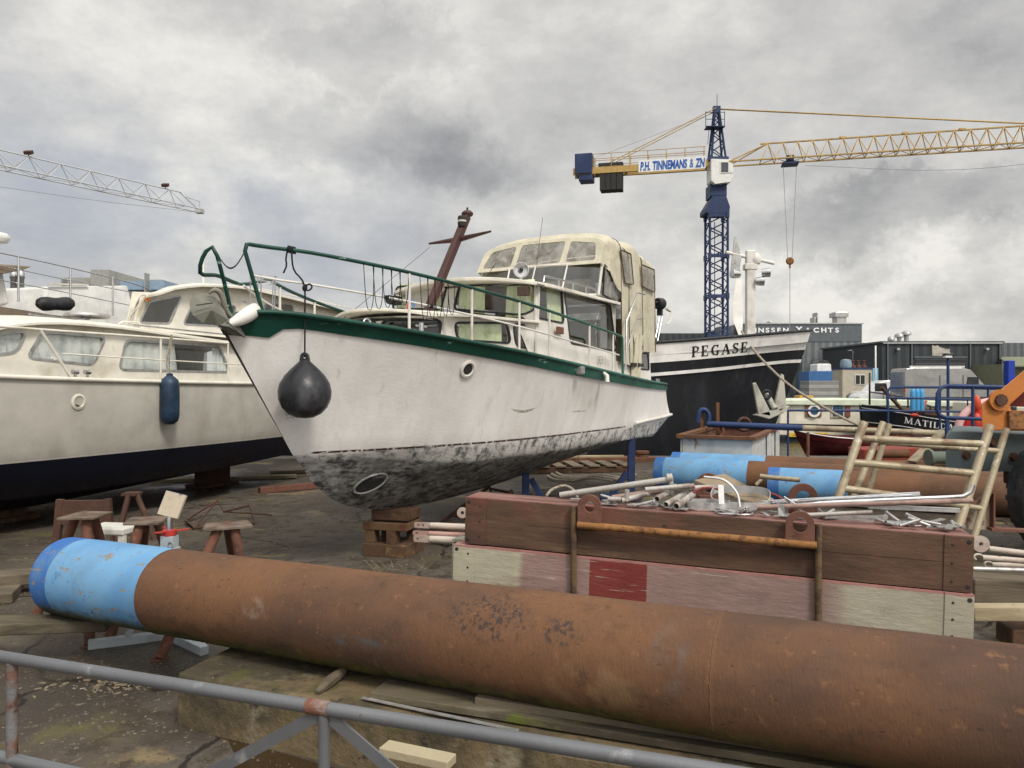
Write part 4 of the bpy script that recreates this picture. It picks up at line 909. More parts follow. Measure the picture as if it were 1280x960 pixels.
def hull_material():
    m = bpy.data.materials.new('weathered_hull'); m.use_nodes = True; t_ = m.node_tree; t_.nodes.clear(); q = G(t_)
    c0 = q.n('ShaderNodeTexCoord').outputs['Object']; s3 = q.n('ShaderNodeSeparateXYZ', {0: c0}).outputs
    def st(v): return q.n('ShaderNodeMapping', {'Vector': c0, 'Scale': v}).outputs[0]
    cc = q.mix(q.ramp(q.noise(st((1, 1, .5)), 1.3, 5, .6), .38, .7), (.76, .745, .72), (.63, .60, .565))
    cc = q.mix(q.ramp(q.noise(st((1, 1, .14)), 5, 6, .65), .5, .78, 0, .55), cc, (.50, .44, .38))
    cc = q.mix(q.ramp(q.noise(st((1.2, 1.2, .5)), 9, 8, .7), .6, .78, 0, .6), cc, (.82, .81, .79))
    cc = q.mix(q.ramp(q.noise(st((1, 1, .3)), 3, 6, .6), .62, .8, 0, .5), cc, (.50, .38, .28))
    # rust and dirt runs below the scuppers and fittings
    runx = q.ramp(q.noise(st((1, 1, 0)), 7.0, 3, .6), .58, .70); runz = q.math('MULTIPLY', q.ramp(s3[2], 1.2, 1.9), q.ramp(q.noise(st((1, 1, .1)), 30, 4, .7), .4, .6))
    cc = q.mix(q.math('MULTIPLY', q.math('MULTIPLY', runx, runz), .32), cc, (.36, .27, .17))
    # dark scuffs at their own places
    def scuff(x0, z0, w_, h_, bend, col, amt):
        nonlocal cc
        dx = q.math('DIVIDE', q.math('SUBTRACT', s3[0], x0), w_)
        zz = q.math('SUBTRACT', q.math('SUBTRACT', s3[2], z0), q.math('MULTIPLY', q.math('MULTIPLY', dx, dx), bend))
        dz_ = q.math('DIVIDE', zz, h_); r = q.math('ADD', q.math('MULTIPLY', dx, dx), q.math('MULTIPLY', dz_, dz_))
        e = q.math('EXPONENT', q.math('MULTIPLY', r, -1.0)); nn = q.ramp(q.noise(st((1, 1, 1)), 25, 6, .7), .35, .55)
        cc = q.mix(q.math('MULTIPLY', q.math('MULTIPLY', q.ramp(e, .25, .6), nn), amt), cc, col)
    scuff(2.35, 1.41, .22, .016, .035, (.22, .21, .14), .9); scuff(3.6, 1.375, .2, .012, 0, (.28, .27, .2), .8); scuff(3.85, 1.47, .06, .07, 0, (.45, .43, .33), .5); scuff(-.1, 1.5, .06, .1, 0, (.3, .3, .28), .7)
    # bottom: black antifouling rubbed back to grey and white
    wob = q.math('MULTIPLY', q.math('SUBTRACT', q.noise(st((1, 1, 1)), 2.2, 6, .6), .5), .09)
    zc = q.math('ADD', s3[2], wob)
    brush = q.noise(st((1, 1, 2.2)), 7.5, 9, .72)
    streak = q.noise(st((.7, .7, .16)), 16, 7, .7)
    blk = q.mix(q.ramp(brush, .38, .60), (.03, .03, .03), (.24, .235, .225))
    blk = q.mix(q.ramp(q.noise(st((.5, .5, 1.6)), 30, 7, .75), .5, .72, 0, .75), blk, (.34, .33, .31))
    blk = q.mix(q.ramp(q.noise(st((1, 1, 1)), 4.0, 4, .6), .46, .6, 0, .4), blk, (.03, .03, .03))
    band = q.mix(q.ramp(q.math('ADD', q.math('MULTIPLY', streak, .6), q.math('MULTIPLY', brush, .4)), .38, .54), (.10, .10, .10), (.62, .60, .57))
    fore = q.ramp(s3[0], .3, 1.9, 0, .12)
    bot = q.mix(q.math('MULTIPLY', q.ramp(q.math('ADD', zc, q.math('SUBTRACT', fore, .12)), .90, .945), q.ramp(s3[0], .2, 2.2, .55, 1)), blk, band)
    lowlim = q.math('ADD', q.math('MULTIPLY', q.ramp(s3[0], 5.0, 6.4), -.0), ZW)
    cc = q.mix(q.ramp(q.math('ADD', q.math('ADD', zc, -.02), q.math('MULTIPLY', q.math('SUBTRACT', brush, .5), .12)), ZW - .05, ZW - .01), bot, cc)
    # broken maroon boot line
    l = q.ramp(q.math('ABSOLUTE', q.math('SUBTRACT', s3[2], q.math('ADD', ZW, q.math('MULTIPLY', wob, .1)))), .008, .012, 1, 0)
    dash = q.ramp(q.noise(st((1.3, .2, .2)), 3.6, 4, .7), .36, .40); dash2 = q.ramp(q.noise(c0, 30, 4, .7), .38, .46)
    cc = q.mix(q.math('MULTIPLY', q.math('MULTIPLY', l, q.math('MULTIPLY', dash, dash2)), q.math('MULTIPLY', q.ramp(s3[0], .12, .16), q.ramp(s3[0], 5.2, 5.3, 1, 0))), cc, (.055, .025, .022))
    p = q.n('ShaderNodeBsdfPrincipled', {'Base Color': cc, 'Roughness': .62, 'Specular IOR Level': .22})
    hn = q.math('ADD', q.math('MULTIPLY', q.noise(c0, 2.6, 3, .5), 1.2), q.math('MULTIPLY', q.noise(st((1, 1, 1.5)), 26, 7, .7), .35))
    bm = q.n('ShaderNodeBump', {'Height': hn, 'Strength': q.ramp(s3[2], 1.0, 1.12, .9, .25), 'Distance': .03}); t_.links.new(bm.outputs[0], p.inputs['Normal'])
    q.n('ShaderNodeOutputMaterial', {0: p.outputs[0]}); return m
m_hull = hull_material()
mb = MB(); hull_mesh(mb, rows, True); mb.build('hull', m_hull, WB, local=True)
d = rows[0]
mb = MB(); mb.grid([[V((p.x, -p.y * .96, p.z - .06)) for p in d], [V((p.x, 0, p.z - .03)) for p in d], [V((p.x, p.y * .96, p.z - .06)) for p in d]]); mb.build('deck', m_cream, WB, local=True)
# green bulwark band, cap rail
mb = MB()
for sg in (-1, 1):
    top, low = [], []
    for i, p in enumerate(d):
        h = lin([(-.76, .10), (-.66, .15), (-.56, .185), (-.49, .18), (-.40, .105), (.0, .11), (3, .12), (7.05, .085)], p.x); f_ = h / (p.z - rows[8][i].z); q = p.lerp(rows[8][i], f_)
        top.append(V((p.x, sg * (p.y + .014), p.z))); low.append(V((q.x, sg * (q.y + .012), q.z)))
    mb.slab([top, low], (0, -sg * .01, 0), True)
mb.build('bulwark', m_green, WB, local=True)
mb = MB()
for sg in (-1, 1): mb.tube([V((p.x - .015, sg * (p.y + .012), p.z + .006)) for p in d], .021, 10)
mb.tube([V((7.06, sg * 1.07, 1.69)) for sg in (-1, 1)], .018, 8)
mb.build('cap_rail', m_green, WB, local=True)
# rub rail at the stern
rr = [row_at(rows[8], s) for s in [5.6 + i * .19 for i in range(11)]]
mb = MB()
for sg in (-1, 1): mb.tube([V((p.x, sg * (p.y + .02), lin([(5.5, 1.135), (7.5, 1.20)], p.x))) for p in rr], .024, 8)
mb.build('rubbing_strake', m_white, WB, local=True)
# porthole, thruster tunnel
def hull_pt(px, py):
    """where the sight line meets the port side"""
    o = F.inverted() @ V((0, 0, 1.7)); e = F.inverted() @ P(px, py, 30); dd = (e - o).normalized(); best = None
    for i in range(len(rows) - 1):
        for j in range(len(rows[0]) - 1):
            q = [V((r_[k].x, -r_[k].y, r_[k].z)) for r_, k in ((rows[i], j), (rows[i], j + 1), (rows[i + 1], j + 1), (rows[i + 1], j))]
            for tri in ((q[0], q[1], q[2]), (q[0], q[2], q[3])):
                from mathutils.geometry import intersect_ray_tri
                h = intersect_ray_tri(*tri, dd, o)
                if h is not None and (h - o).length < 30:
                    nn = (tri[1] - tri[0]).cross(tri[2] - tri[0]).normalized()
                    if nn.y > 0: nn = -nn
                    if best is None or (h - o).length < (best[0] - o).length: best = (h, nn)
    return best
h, nn = hull_pt(584, 461)
po = MB().lathe([(.062, .001), (.088, .004), (.088, .02), (.066, .024), (.056, .012), (.0, .006)], h, nn, 26).build('porthole', m_white, WB, local=True)
MB().lathe([(0, .0125), (.059, .0125)], h, nn, 24).build('port_glass', m_dark, po, local=True)
h, nn = hull_pt(463, 604)
ax = V((0, -1, 0)); h0 = h
mb = MB(); n = 32; ring = lambda r, off: [h + nn * off + Matrix.Rotation(R(22), 3, nn) @ (nn.cross(V((0, 0, 1))).normalized() * (r * 1.7 * math.cos(2 * math.pi * k / n)) + nn.cross(nn.cross(V((0, 0, 1)))).normalized() * (r * .95 * math.sin(2 * math.pi * k / n))) for k in range(n)]
mb.grid([ring(.108, -.01), ring(.104, .014), ring(.096, .016), ring(.09, -.002)], True, True)
tn = mb.build('thruster_tunnel', mat('tunnel_rim', (.16, .16, .15), .7, spots=[((.35, .34, .32), 8, .5, .65)], bump=(40, .4)), WB, local=True)
mb = MB(); mb.grid([ring(.091, .003), ring(.05, .002), ring(.001, .002)], True, True); mb.build('tunnel_opening', mat('tunnel_dark', (.022, .022, .021), .8, spots=[((.07, .07, .065), 4, .5, .65)]), tn, local=True)
# skeg, propeller under the stern
MB().prism([V((4.9, -.02, .95)), V((4.6, -.02, .60)), V((5.7, -.02, .62)), V((5.9, -.02, .9))], (0, .04, 0)).build('skeg', mat('skeg_grey', (.1, .1, .1), .7, spots=[((.25, .25, .24), 5, .5, .7)]), WB, local=True)
mb = MB().tube([(5.7, 0, .68), (6.02, 0, .70)], .025, 8)
for k in range(3):
    a = R(120 * k + 20); mb.prism([V((5.98, 0, .70)) + V((x * .3, math.cos(a + x) * y, math.sin(a + x) * y)) for x, y in ((-.1, .02), (-.25, .12), (0, .17), (.25, .12), (.1, .02))], (.008, 0, 0))
mb.build('propeller', mat('bronze', (.25, .2, .1), .5, .6), WB, local=True)
MB().box((6.2, 0, .78), (.3, .03, .36)).build('rudder', mat('rudder_paint', (.33, .34, .35), .6, spots=[((.15, .15, .15), 6, .5, .7)]), WB, local=True)

# --- forward trunk cabin
def fside(y): return lambda u, v, dpt: V((u, y - dpt, v))
def ffront(s): return lambda u, v, dpt: V((s - dpt, u, v))
CY = .83
m_wb = m_white
wins = [[(580, 403), (631, 404), (635, 429), (583, 424)], [(637, 405), (677, 411), (686, 441), (640, 433)]]
f3 = lambda u, v, dpt: V((u, -CY - dpt + .10 * max(0, (2.2 - u)) , v))
def cab_side(sg): return lambda u, v, dpt: V((u, sg * (lin([(1.3, .66), (2.3, CY), (2.85, .90)], u) + dpt), v))
holes = []
for wn in wins:
    lp = [on_side(F, x, y, -.80) for x, y in wn]; holes.append(window(WB, cab_side(-1), None, lp, .08, cur=(m_curtain, [(0.1, .9)]) if wn is wins[0] else None))
outer = [(1.35, 2.0), (1.35, 2.35)] + [(1.35 + 1.45 * i / 12, 2.35 + .03 * i / 12) for i in range(1, 13)] + [(2.8 - 1.45 * i / 12, 1.86 + .10 * i / 12) for i in range(0, 12)]
wall('cabin_side', WB, m_wb, cab_side(-1), outer, holes, .03)
wall('cabin_side', WB, m_wb, cab_side(1), outer, [], .03)
ff = lambda u, v, dpt: V((1.12 + .42 * (u / .66) ** 2 * .55 - dpt + (v - 2.1) * .25, u, v))
fo = [(-.66 + 1.32 * i / 14, 2.36) for i in range(15)] + [(.66 - 1.32 * i / 14, 1.98) for i in range(15)]
fh = [window(WB, ff, None, [(-.60, 2.10), (-.60, 2.32), (-.04, 2.32), (-.04, 2.10)], .06, pane=m_glass_d), window(WB, ff, None, [(.04, 2.10), (.04, 2.32), (.60, 2.32), (.60, 2.10)], .06, pane=m_glass_d)]
wall('cabin_front', WB, m_wb, ff, fo, fh, .03)
# cambered roof with brow, tapering forward
rws = []
for i in range(15):
    s = .93 + 1.9 * i / 14; hw = lin([(.93, .60), (1.1, .74), (1.5, .84), (2.2, .90), (2.85, .96)], s); zb = lin([(.93, 2.365), (2.85, 2.40)], s)
    rws.append([V((s + .26 * (u ** 2) * max(0, 1 - i / 5), u * hw, zb + .055 * (1 - abs(u) ** 2.4) )) for u in [-1 + k / 8 for k in range(17)]])
MB().slab(rws, (0, 0, -.028), True).build('cabin_roof', m_cream, WB, local=True, bevel=.006)
MB().grid([[V((1.3 + .4 * i, sg * .62, 2.0)) for i in range(5)] for sg in (-1, 1)]).build('cabin_sole', m_dark, WB, local=True)
# --- wheelhouse
WY = .93; WS0, WS1 = 2.76, 5.22
side_w = [[(677, 354), (703, 361), (704, 404), (671, 397)], [(706, 363), (764, 382), (768, 439), (711, 429)]]
fs = lambda sg: (lambda u, v, dpt: V((u, sg * (WY + dpt - .05 * (v - 2.0)), v)))
holes = []
for k, wn in enumerate(side_w):
    lp = [on_side(F, x, y, -WY + .03) for x, y in wn]; lp = [(u, v) for u, v in lp]; holes.append(window(WB, fs(-1), None, lp, .07, cur=(m_curtain, [(.45, 1.0)]) if k == 0 else None, fw=.02))
o0 = [(WS0, 1.88), (WS0 + .06, 2.80), (WS1, 2.80), (WS1, 1.74)]
wall('wheelhouse_side', WB, m_wb, fs(-1), o0, holes, .025)
h2 = [[(u, v) for u, v in h_] for h_ in holes]
for h_ in h2: MB().prism([fs(1)(u, v, -.01) for u, v in h_], (0, .004, 0)).build('far_pane', m_glass, WB, local=True)
wall('wheelhouse_side', WB, m_wb, fs(1), o0, h2, .025)
u = holes[1]; ux = sorted(p[0] for p in u); mid_u = ux[0] + (ux[-1] - ux[0]) * .86
MB().box((mid_u, -WY + .03, 2.28), (.03, .02, .62)).build('window_post', m_black, WB, local=True)
fw_ = lambda u, v, dpt: V((WS0 + .08 * (v - 2.35) - dpt + .05 * (u / .9) ** 2, u, v))
wf = []
for wn, cur in (([(572, 357), (664, 355), (666, 386), (651, 393), (566, 386)], (m_curtain, [(.02, .36), (.62, .97)])), ([(489, 357), (556, 357), (550, 386), (484, 385)], (m_curtain, [(.1, .45), (.6, .95)]))):
    lp = [on_front(F, x, y, WS0) for x, y in wn]; wf.append(window(WB, fw_, None, lp, .06, cur=cur))
fo = [(-.92 + 1.84 * i / 12, 2.83) for i in range(13)] + [(.92 - 1.84 * i / 12, 2.3) for i in range(13)]
wall('wheelhouse_front', WB, m_wb, fw_, fo, wf, .025)
MB().plate([(-.92, 1.8), (-.92, 2.80), (.92, 2.80), (.92, 1.8)], [rpoly([(-.7, 2.2), (-.7, 2.7), (.7, 2.7), (.7, 2.2)], .05)], lambda x, y: V((WS1 - .02, x, y)), (.02, 0, 0)).build('wheelhouse_back', m_wb, WB, local=True)
rws = []
for i in range(19):
    s = WS0 - .27 + (WS1 - WS0 + .26) * i / 18; fr_l = max(0, 1 - i / 4)
    hw = 1.0 - .07 * fr_l ** 2; rws.append([V((s + .16 * u_ * u_ * fr_l, u_ * hw, 2.825 + .075 * (1 - abs(u_) ** 2.2))) for u_ in [-1 + k / 8 for k in range(17)]])
MB().slab(rws, (0, 0, -.04), True).build('wheelhouse_roof', m_cream, WB, local=True, bevel=.008)
MB().box((3.4, -.35, 2.18), (.5, .5, .5)).box((3.1, .4, 2.25), (.3, .7, .3)).build('helm_console', mat('varnished_wood', (.2, .09, .04), .4), WB, local=True, bevel=.02)
MB().ball((4.75, -.55, 2.1), (.11, .11, .13)).build('orange_float', mat('orange_plastic', (.5, .13, .04), .5), WB, local=True)
MB().box((4.0, 0, 1.83), (2.4, 1.75, .03)).build('wheelhouse_sole', mat('floor_wood', (.16, .09, .05), .6), WB, local=True)
MB().tube([(4.1, -.9, 2.62), (4.1, -.9, 2.2)], .0, 4)
# teak-ish name board, roof handrail, horn boxes, wipers, small rung steps
a = on_side(F, 641, 413, -WY - .02); b = on_side(F, 653, 416, -WY - .02); s_, z_ = on_side(F, 699, 413, -WY - .02)
MB().box((s_, -WY - .03, z_), (.19, .02, .085)).build('name_board', m_rust_r, WB, local=True, bevel=.01)
for px in (748, 752):
    s_, z_ = on_side(F, px, 450, -WY - .02); MB().tube([(s_, -WY + .05, z_ + .05), (s_, -WY - .03, z_ + .05), (s_, -WY - .03, z_ - .05), (s_, -WY + .05, z_ - .05)], .006, 6).tube([(s_ - .02, -WY - .03, z_), (s_ + .03, -WY - .03, z_)], .005, 6).build('hook', m_galv, WB, local=True)
s_, z_ = on_side(F, 668, 351, -.9); MB().box((2.66, -.82, 2.72), (.09, .12, .1)).build('horn_box', mat('brown_box', (.07, .045, .035), .6), WB, local=True, bevel=.006)
MB().box((2.6, .88, 2.70), (.12, .1, .1)).tube([(2.55, .88, 2.7), (2.47, .88, 2.7)], [.03, .055], 12).build('horn', m_black, WB, local=True)
MB().tube([(WS0 - .05, -.72, 2.42), (WS0 - .04, -.1, 2.52)], .009, 6).tube([(WS0 - .05, -.1, 2.52), (WS0 - .05, .18, 2.56)], .016, 6).tube([(WS0 - .06, -.72, 2.42), (WS0, -.72, 2.4)], .02, 8).build('wiper', m_black, WB, local=True)
MB().tube([(WS0 - .05, .75, 2.42), (WS0 - .04, .3, 2.5)], .009, 6).build('wiper', m_black, WB, local=True)
mb = MB()
for y in (-.97,): 
    pts = cat([V((2.85, y, 2.83)), V((2.87, y, 2.90)), V((3.2, y, 2.91)), V((4.3, y, 2.92)), V((4.42, y, 2.84))], 20); mb.tube(pts, .011, 8)
    for s in (3.25, 3.65, 4.05): mb.tube([(s, y, 2.82), (s, y, 2.91)], .008, 6)
mb.build('roof_handrail', m_steel, WB, local=True)
# side brow under the roof
MB().tube([(WS0 - .05, -.97, 2.795), (WS1, -.97, 2.795)], .012, 8).build('drip_rail', m_steel, WB, local=True)
# aft coaming with small window
ah = [window(WB, fs(-1), None, [on_side(F, x, y, -.93) for x, y in ((798, 442), (811, 442), (811, 462), (798, 461))], .03)]
q0 = [(WS1, 1.74), (WS1, 2.02), (5.9, 1.99), (6.1, 2.27), (6.68, 2.24), (6.70, 1.68)]
wall('aft_coaming', WB, m_wb, fs(-1), q0, ah, .03); wall('aft_coaming', WB, m_wb, fs(1), q0, [], .03)
MB().plate([(-.92, 1.68), (-.92, 2.22), (.92, 2.22), (.92, 1.68)], [], lambda x, y: V((6.67, x, y)), (.03, 0, 0)).build('aft_bulkhead', m_wb, WB, local=True)
MB().box((5.9, -.98, 1.98), (.5, .06, .05)).build('step', m_dark, WB, local=True)
# --- canvas canopy over the aft deck
m_canvas = mat('cream_canvas', (.50, .465, .36), .9, spots=[((.38, .35, .26), 2.5, .48, .7), ((.60, .55, .42), 5, .6, .75), ((.2, .17, .11), 9, .66, .8, (1, 1, .4), .7)], bump=(9, .5, (1, 1, .5), .04))
m_vin = vinyl('clear_vinyl', (.46, .44, .40), .32)
def csec(hw, zt, zb, n=22, shoulder=.28, sag=0):
    """cross section from port foot over the top to starboard foot"""
    out = []
    for i in range(n + 1):
        u = -1 + 2 * i / n; a = abs(u)
        if a > .62: k = (1 - a) / .38; y = math.copysign(hw * (1 - .02 * k), u); z = zb + (zt - shoulder - zb) * k
        else:
            k = a / .62; y = math.copysign(hw * .98 * (math.sin(k * math.pi / 2) ** .72), u) if k > 0 else 0; z = zt - shoulder + shoulder * (math.cos(k * math.pi / 2)) ** .62
        out.append((y, z))
    return out
def hood(stations, name, m):
    rws = []; fine_ = []
    for a_, b_ in zip(stations, stations[1:]):
        nn_ = max(1, int((b_[0] - a_[0]) / .035))
        for k in range(nn_): fine_.append([p + (q_ - p) * k / nn_ for p, q_ in zip(a_, b_)])
    fine_.append(list(stations[-1]))
    for s, hw, zt, zb, sh, lean in fine_:
        row_ = []
        for y, z in csec(hw, zt, zb, n=40, shoulder=sh):
            w_ = .016 * mnoise.noise(V((s * 4.5, y * 1.2, z * 1.1))) + .009 * mnoise.noise(V((s * 13 + z * 2, y * 3, z * 2.2))) - .010 * math.exp(-((z - (zt - sh)) / .09) ** 2)
            g_ = math.copysign(1, y) if abs(y) > .4 else y / .4
            row_.append(V((s + lean * (z - zb), y + g_ * w_, z + w_ * (.6 if abs(y) < .85 else 0))))
        rws.append(row_)
    return MB().slab(rws, (0, 0, -.012), True).build(name, m, WB, local=True)
# front hood on its own frame above the wheelhouse roof
hd = hood([(4.62, .95, 3.72, 3.30, .20, .62), (4.85, .97, 3.80, 3.22, .26, .25), (5.1, .99, 3.83, 3.02, .30, .03), (5.215, 1.0, 3.82, 2.98, .32, 0), (5.235, 1.0, 3.815, 2.0, .32, 0), (5.62, .985, 3.76, 1.98, .34, 0)], 'front_hood', m_canvas)
hd2 = hood([(5.58, .975, 3.74, 1.98, .2, 0), (5.75, .985, 3.82, 1.98, .2, 0), (6.05, .985, 3.80, 2.05, .22, 0), (6.22, .975, 3.70, 2.2, .2, 0)], 'middle_hood', m_canvas)
hd3 = hood([(6.19, .965, 3.66, 2.2, .18, 0), (6.35, .975, 3.72, 2.2, .18, 0), (6.75, .97, 3.68, 2.2, .2, 0), (6.88, .95, 3.52, 2.2, .2, 0)], 'aft_hood', m_canvas)
rws = csec(.95, 3.52, 2.2, shoulder=.2); ac_ = MB().plate(rws, [rpoly([(-.78, 2.75), (-.78, 3.36), (.78, 3.36), (.78, 2.75)], .06)], lambda x, y: V((6.88, x, y)), (.012, 0, 0)).build('aft_curtain', m_canvas, WB, local=True); MB().prism([V((6.885, y, z)) for y, z in rpoly([(-.80, 2.73), (-.80, 3.38), (.80, 3.38), (.80, 2.73)], .06)], (.003, 0, 0)).build('rear_window', m_vin, ac_, local=True)
# hood front: canvas border with three clear windows
def f_h(u, v, dpt): return V((4.60 + .62 * (v - 3.30) - dpt, u, v))
bl = [(y, z) for y, z in csec(.95, 3.72, 3.29, shoulder=.20)]
hw_ = [rpoly([(-.86, 3.34), (-.80, 3.60), (-.42, 3.66), (-.42, 3.34)], .05), rpoly([(-.34, 3.34), (-.34, 3.67), (.34, 3.67), (.34, 3.34)], .05), rpoly([(.42, 3.34), (.42, 3.66), (.80, 3.60), (.88, 3.34)], .05)]
fr_ = MB().plate(bl, hw_, lambda x, y: f_h(x, y, 0), (.015, 0, .005)).build('hood_front', m_canvas, WB, local=True)
for hl in hw_:
    MB().prism([f_h(x, y, -.006) for x, y in hl], (.004, 0, 0)).build('hood_window', m_vin, fr_, local=True)
# windscreen of the upper deck under the hood
rw = [[V((4.36 + .28 * abs(u) ** 2 , u * .9, 2.88)) for u in [-1 + k / 10 for k in range(21)]], [V((4.58 + .12 * abs(u) ** 2, u * .93, 3.31)) for u in [-1 + k / 10 for k in range(21)]]]
MB().slab(rw, (.008, 0, 0), True).build('upper_windscreen', m_glass, WB, local=True)
mb = MB()
for u in (-1, -.5, 0, .45, 1): mb.tube([V((4.36 + .28 * u * u, u * .9, 2.88)), V((4.58 + .12 * u * u, u * .93, 3.31))], .02 if abs(u) == 1 else .012, 8)
mb.tube(rw[0], .014, 8).tube(rw[1], .012, 8); mb.build('windscreen_frame', m_white, WB, local=True)
tri = [(4.66, 2.88), (4.72, 3.28), (5.5, 3.02), (5.58, 2.8), (5.2, 2.82)]
MB().prism([V((u, -.95, v)) for u, v in tri], (0, .006, 0)).build('side_vinyl', m_vin, WB, local=True)
MB().tube([V((u, -.955, v)) for u, v in tri], .013, 8, closed=True).build('side_vinyl_frame', m_black, WB, local=True)
m_pip = mat('brown_piping', (.1, .075, .04), .8)
mb = MB()
for s_, hw, zt, zb, sh in ((5.24, 1.008, 3.82, 2.0, .32), (5.60, .988, 3.755, 1.99, .3), (6.20, .98, 3.70, 2.2, .2), (6.88, .955, 3.525, 2.2, .2)): mb.tube([V((s_, y, z + .004)) for y, z in csec(hw, zt, zb, shoulder=sh, n=30)], .008, 6)
mb.build('canopy_piping', m_pip, hd, local=True)
# windows in the middle and aft sides
def sidewin(loop, y, nm='side_window'):
    lp = rpoly(loop, .05, 4); zc_ = 3.55 if y < -.99 else 3.47; lp = [(u, min(v, zc_ + .02 * (v - zc_))) for u, v in lp]; ys = lambda v: y - .006
    MB().prism([V((u, ys(v), v)) for u, v in lp], (0, .004, 0)).build(nm, m_vin, hd2, local=True)
    MB().tube([V((u, ys(v) - .002, v)) for u, v in lp], .009, 6, closed=True).build('zip_border', mat('brown_piping', (.1, .075, .04), .8) if 'brown_piping' not in bpy.data.materials else bpy.data.materials['brown_piping'], hd2, local=True)
sidewin([on_side(F, x, y, -.98) for x, y in ((773, 306), (786, 310), (790, 356), (779, 354))], -.998)
sidewin([on_side(F, x, y, -.97) for x, y in ((800, 319), (816, 328), (817, 366), (801, 358))], -.985)
MB().box((5.3, 0, 2.9), (.9, 1.7, .03)).build('upper_sole', m_white, WB, local=True)
MB().box((5.55, .1, 3.05), (.25, 1.1, .35)).build('upper_seat', m_canvas, WB, local=True, bevel=.03)
# draped canvas cloth over the boarding rail
rws = [[V((5.75 + .35 * k / 10, -.99 - .03 * math.sin(k * 1.4 + j), 2.42 - .62 * j / 5)) for k in range(11)] for j in range(6)]
MB().slab(rws, (0, .01, 0), True).build('canvas_flap', m_canvas, WB, local=True)
# --- boarding rails at the aft quarter, davit, outboard
def tube_px(pts, y, r, name, m, sub=0, thing_=WB, n=8):
    q = [V((on_side(F, x, yy, y)[0], y, on_side(F, x, yy, y)[1])) for x, yy in pts]
    if sub: q = cat(q, sub)
    return MB().tube(q, r, n).build(name, m, thing_, local=True)
tube_px([(782, 463), (783, 402), (797, 366), (806, 368)], -1.12, .013, 'boarding_rail', m_steel)
tube_px([(785, 432), (796, 399), (803, 398)], -1.12, .01, 'boarding_rail', m_steel)
tube_px([(818, 430), (824, 397)], -.93, .016, 'stern_stanchion', m_steel); tube_px([(822, 426), (828, 395)], -.93, .012, 'stern_stanchion', m_steel)
s_, z_ = on_side(F, 826, 380, -.9)
MB().lathe([(0, -.09), (.08, -.09), (.095, -.05), (.095, .05), (.07, .09), (0, .09)], (s_ - .05, -.9, z_), (1, -.3, 0), 16).box((s_ - .05, -.9, z_ - .12), (.07, .08, .14)).tube([(s_ - .05, -.9, z_ + .02), (s_ - .3, -.9, z_)], .02, 8).build('stern_lamp', m_black, WB, local=True)
q = on_side(F, 835, 386, -.9); MB().beam((q[0] - .1, -.9, q[1]), (q[0] + .2, -.88, q[1] - .02), .05, .03).tube(cat([V((q[0] + .2, -.9, q[1])), V((q[0] + .12, -.9, q[1] - .2)), V((q[0] - .1, -.9, q[1] - .27))], 8), .01, 6).build('davit_arm', m_cream, WB, local=True)
# --- mast
mt = [V((1.95, 0, 2.40)), V((2.80, 0, 3.66))]
m_mast = mat('maroon_mast', (.055, .024, .021), .5, spots=[((.13, .05, .04), 4, .5, .7), ((.3, .2, .18), 20, .69, .74)], bump=(30, .1))
ms = MB().beam(mt[0], mt[1], .09, .075, (0, 1, 0)).build('mast', m_mast, WB, local=True, bevel=.012)
MB().lathe([(0, 0), (.055, 0), (.07, .02), (.07, .035), (.045, .06), (.02, .065), (0, .07)], mt[1] + V((.01, 0, 0)), n=14).tube([mt[1] + V((.01, 0, .06)), mt[1] + V((.01, 0, .10))], .012, 8).build('mast_cap', m_mast, ms, local=True)
c = mt[0].lerp(mt[1], .76); MB().tube([c + V((.04, -.42, .055)), c + V((.03, 0, .0)), c + V((.04, .42, -.01))], [.012, .035, .012], 8).build('crosstree', m_mast, ms, local=True)
c = mt[0].lerp(mt[1], .93) + V((-.06, -.02, -.0)); MB().lathe([(0, -.06), (.045, -.06), (.05, -.04), (.05, -.01), (.05, .045), (.04, .06), (0, .065)], c + V((-.02, 0, 0)), n=16).build('steaming_light', m_dark, ms, local=True)
MB().lathe([(.047, -.04), (.051, -.0), (.047, .04)], c + V((-.02, 0, 0)), n=16).build('light_lens', mat('lamp_lens', (.5, .5, .45), .2), ms, local=True)
MB().tube([c + V((.05, .5, -.25)), V((1.0, .45, 2.25))], .003, 4).build('stay_wire', m_black, WB, local=True)
# searchlight
c = V((3.35, -.42, 3.07)); ax = (F.to_3x3().inverted() @ V((.15, -1, -.02))).normalized()
s1 = MB().lathe([(0, -.11), (.04, -.105), (.078, -.06), (.088, 0), (.095, .015), (.095, .035), (.084, .035), (.078, .02)], c, ax, 24).tube([c + V((0, 0, -.09)), c + V((0, 0, -.2))], .02, 10).build('searchlight', m_steel, WB, local=True)
MB().lathe([(0, .012), (.05, .016), (.08, .026)], c, ax, 24).build('lens', mat('lamp_glass', (.5, .5, .5), .1, .6), s1, local=True)
MB().ball(c + ax * .04, (.025, .025, .025)).build('bulb_holder', m_black, s1, local=True)
MB().tube([V((3.0, -.1, 2.9)), V((3.18, -.17, 3.15))], .004, 5).tube([V((4.6, 0, 3.3)), V((4.70, -.05, 4.0))], .003, 5).build('aerial', m_black, WB, local=True)
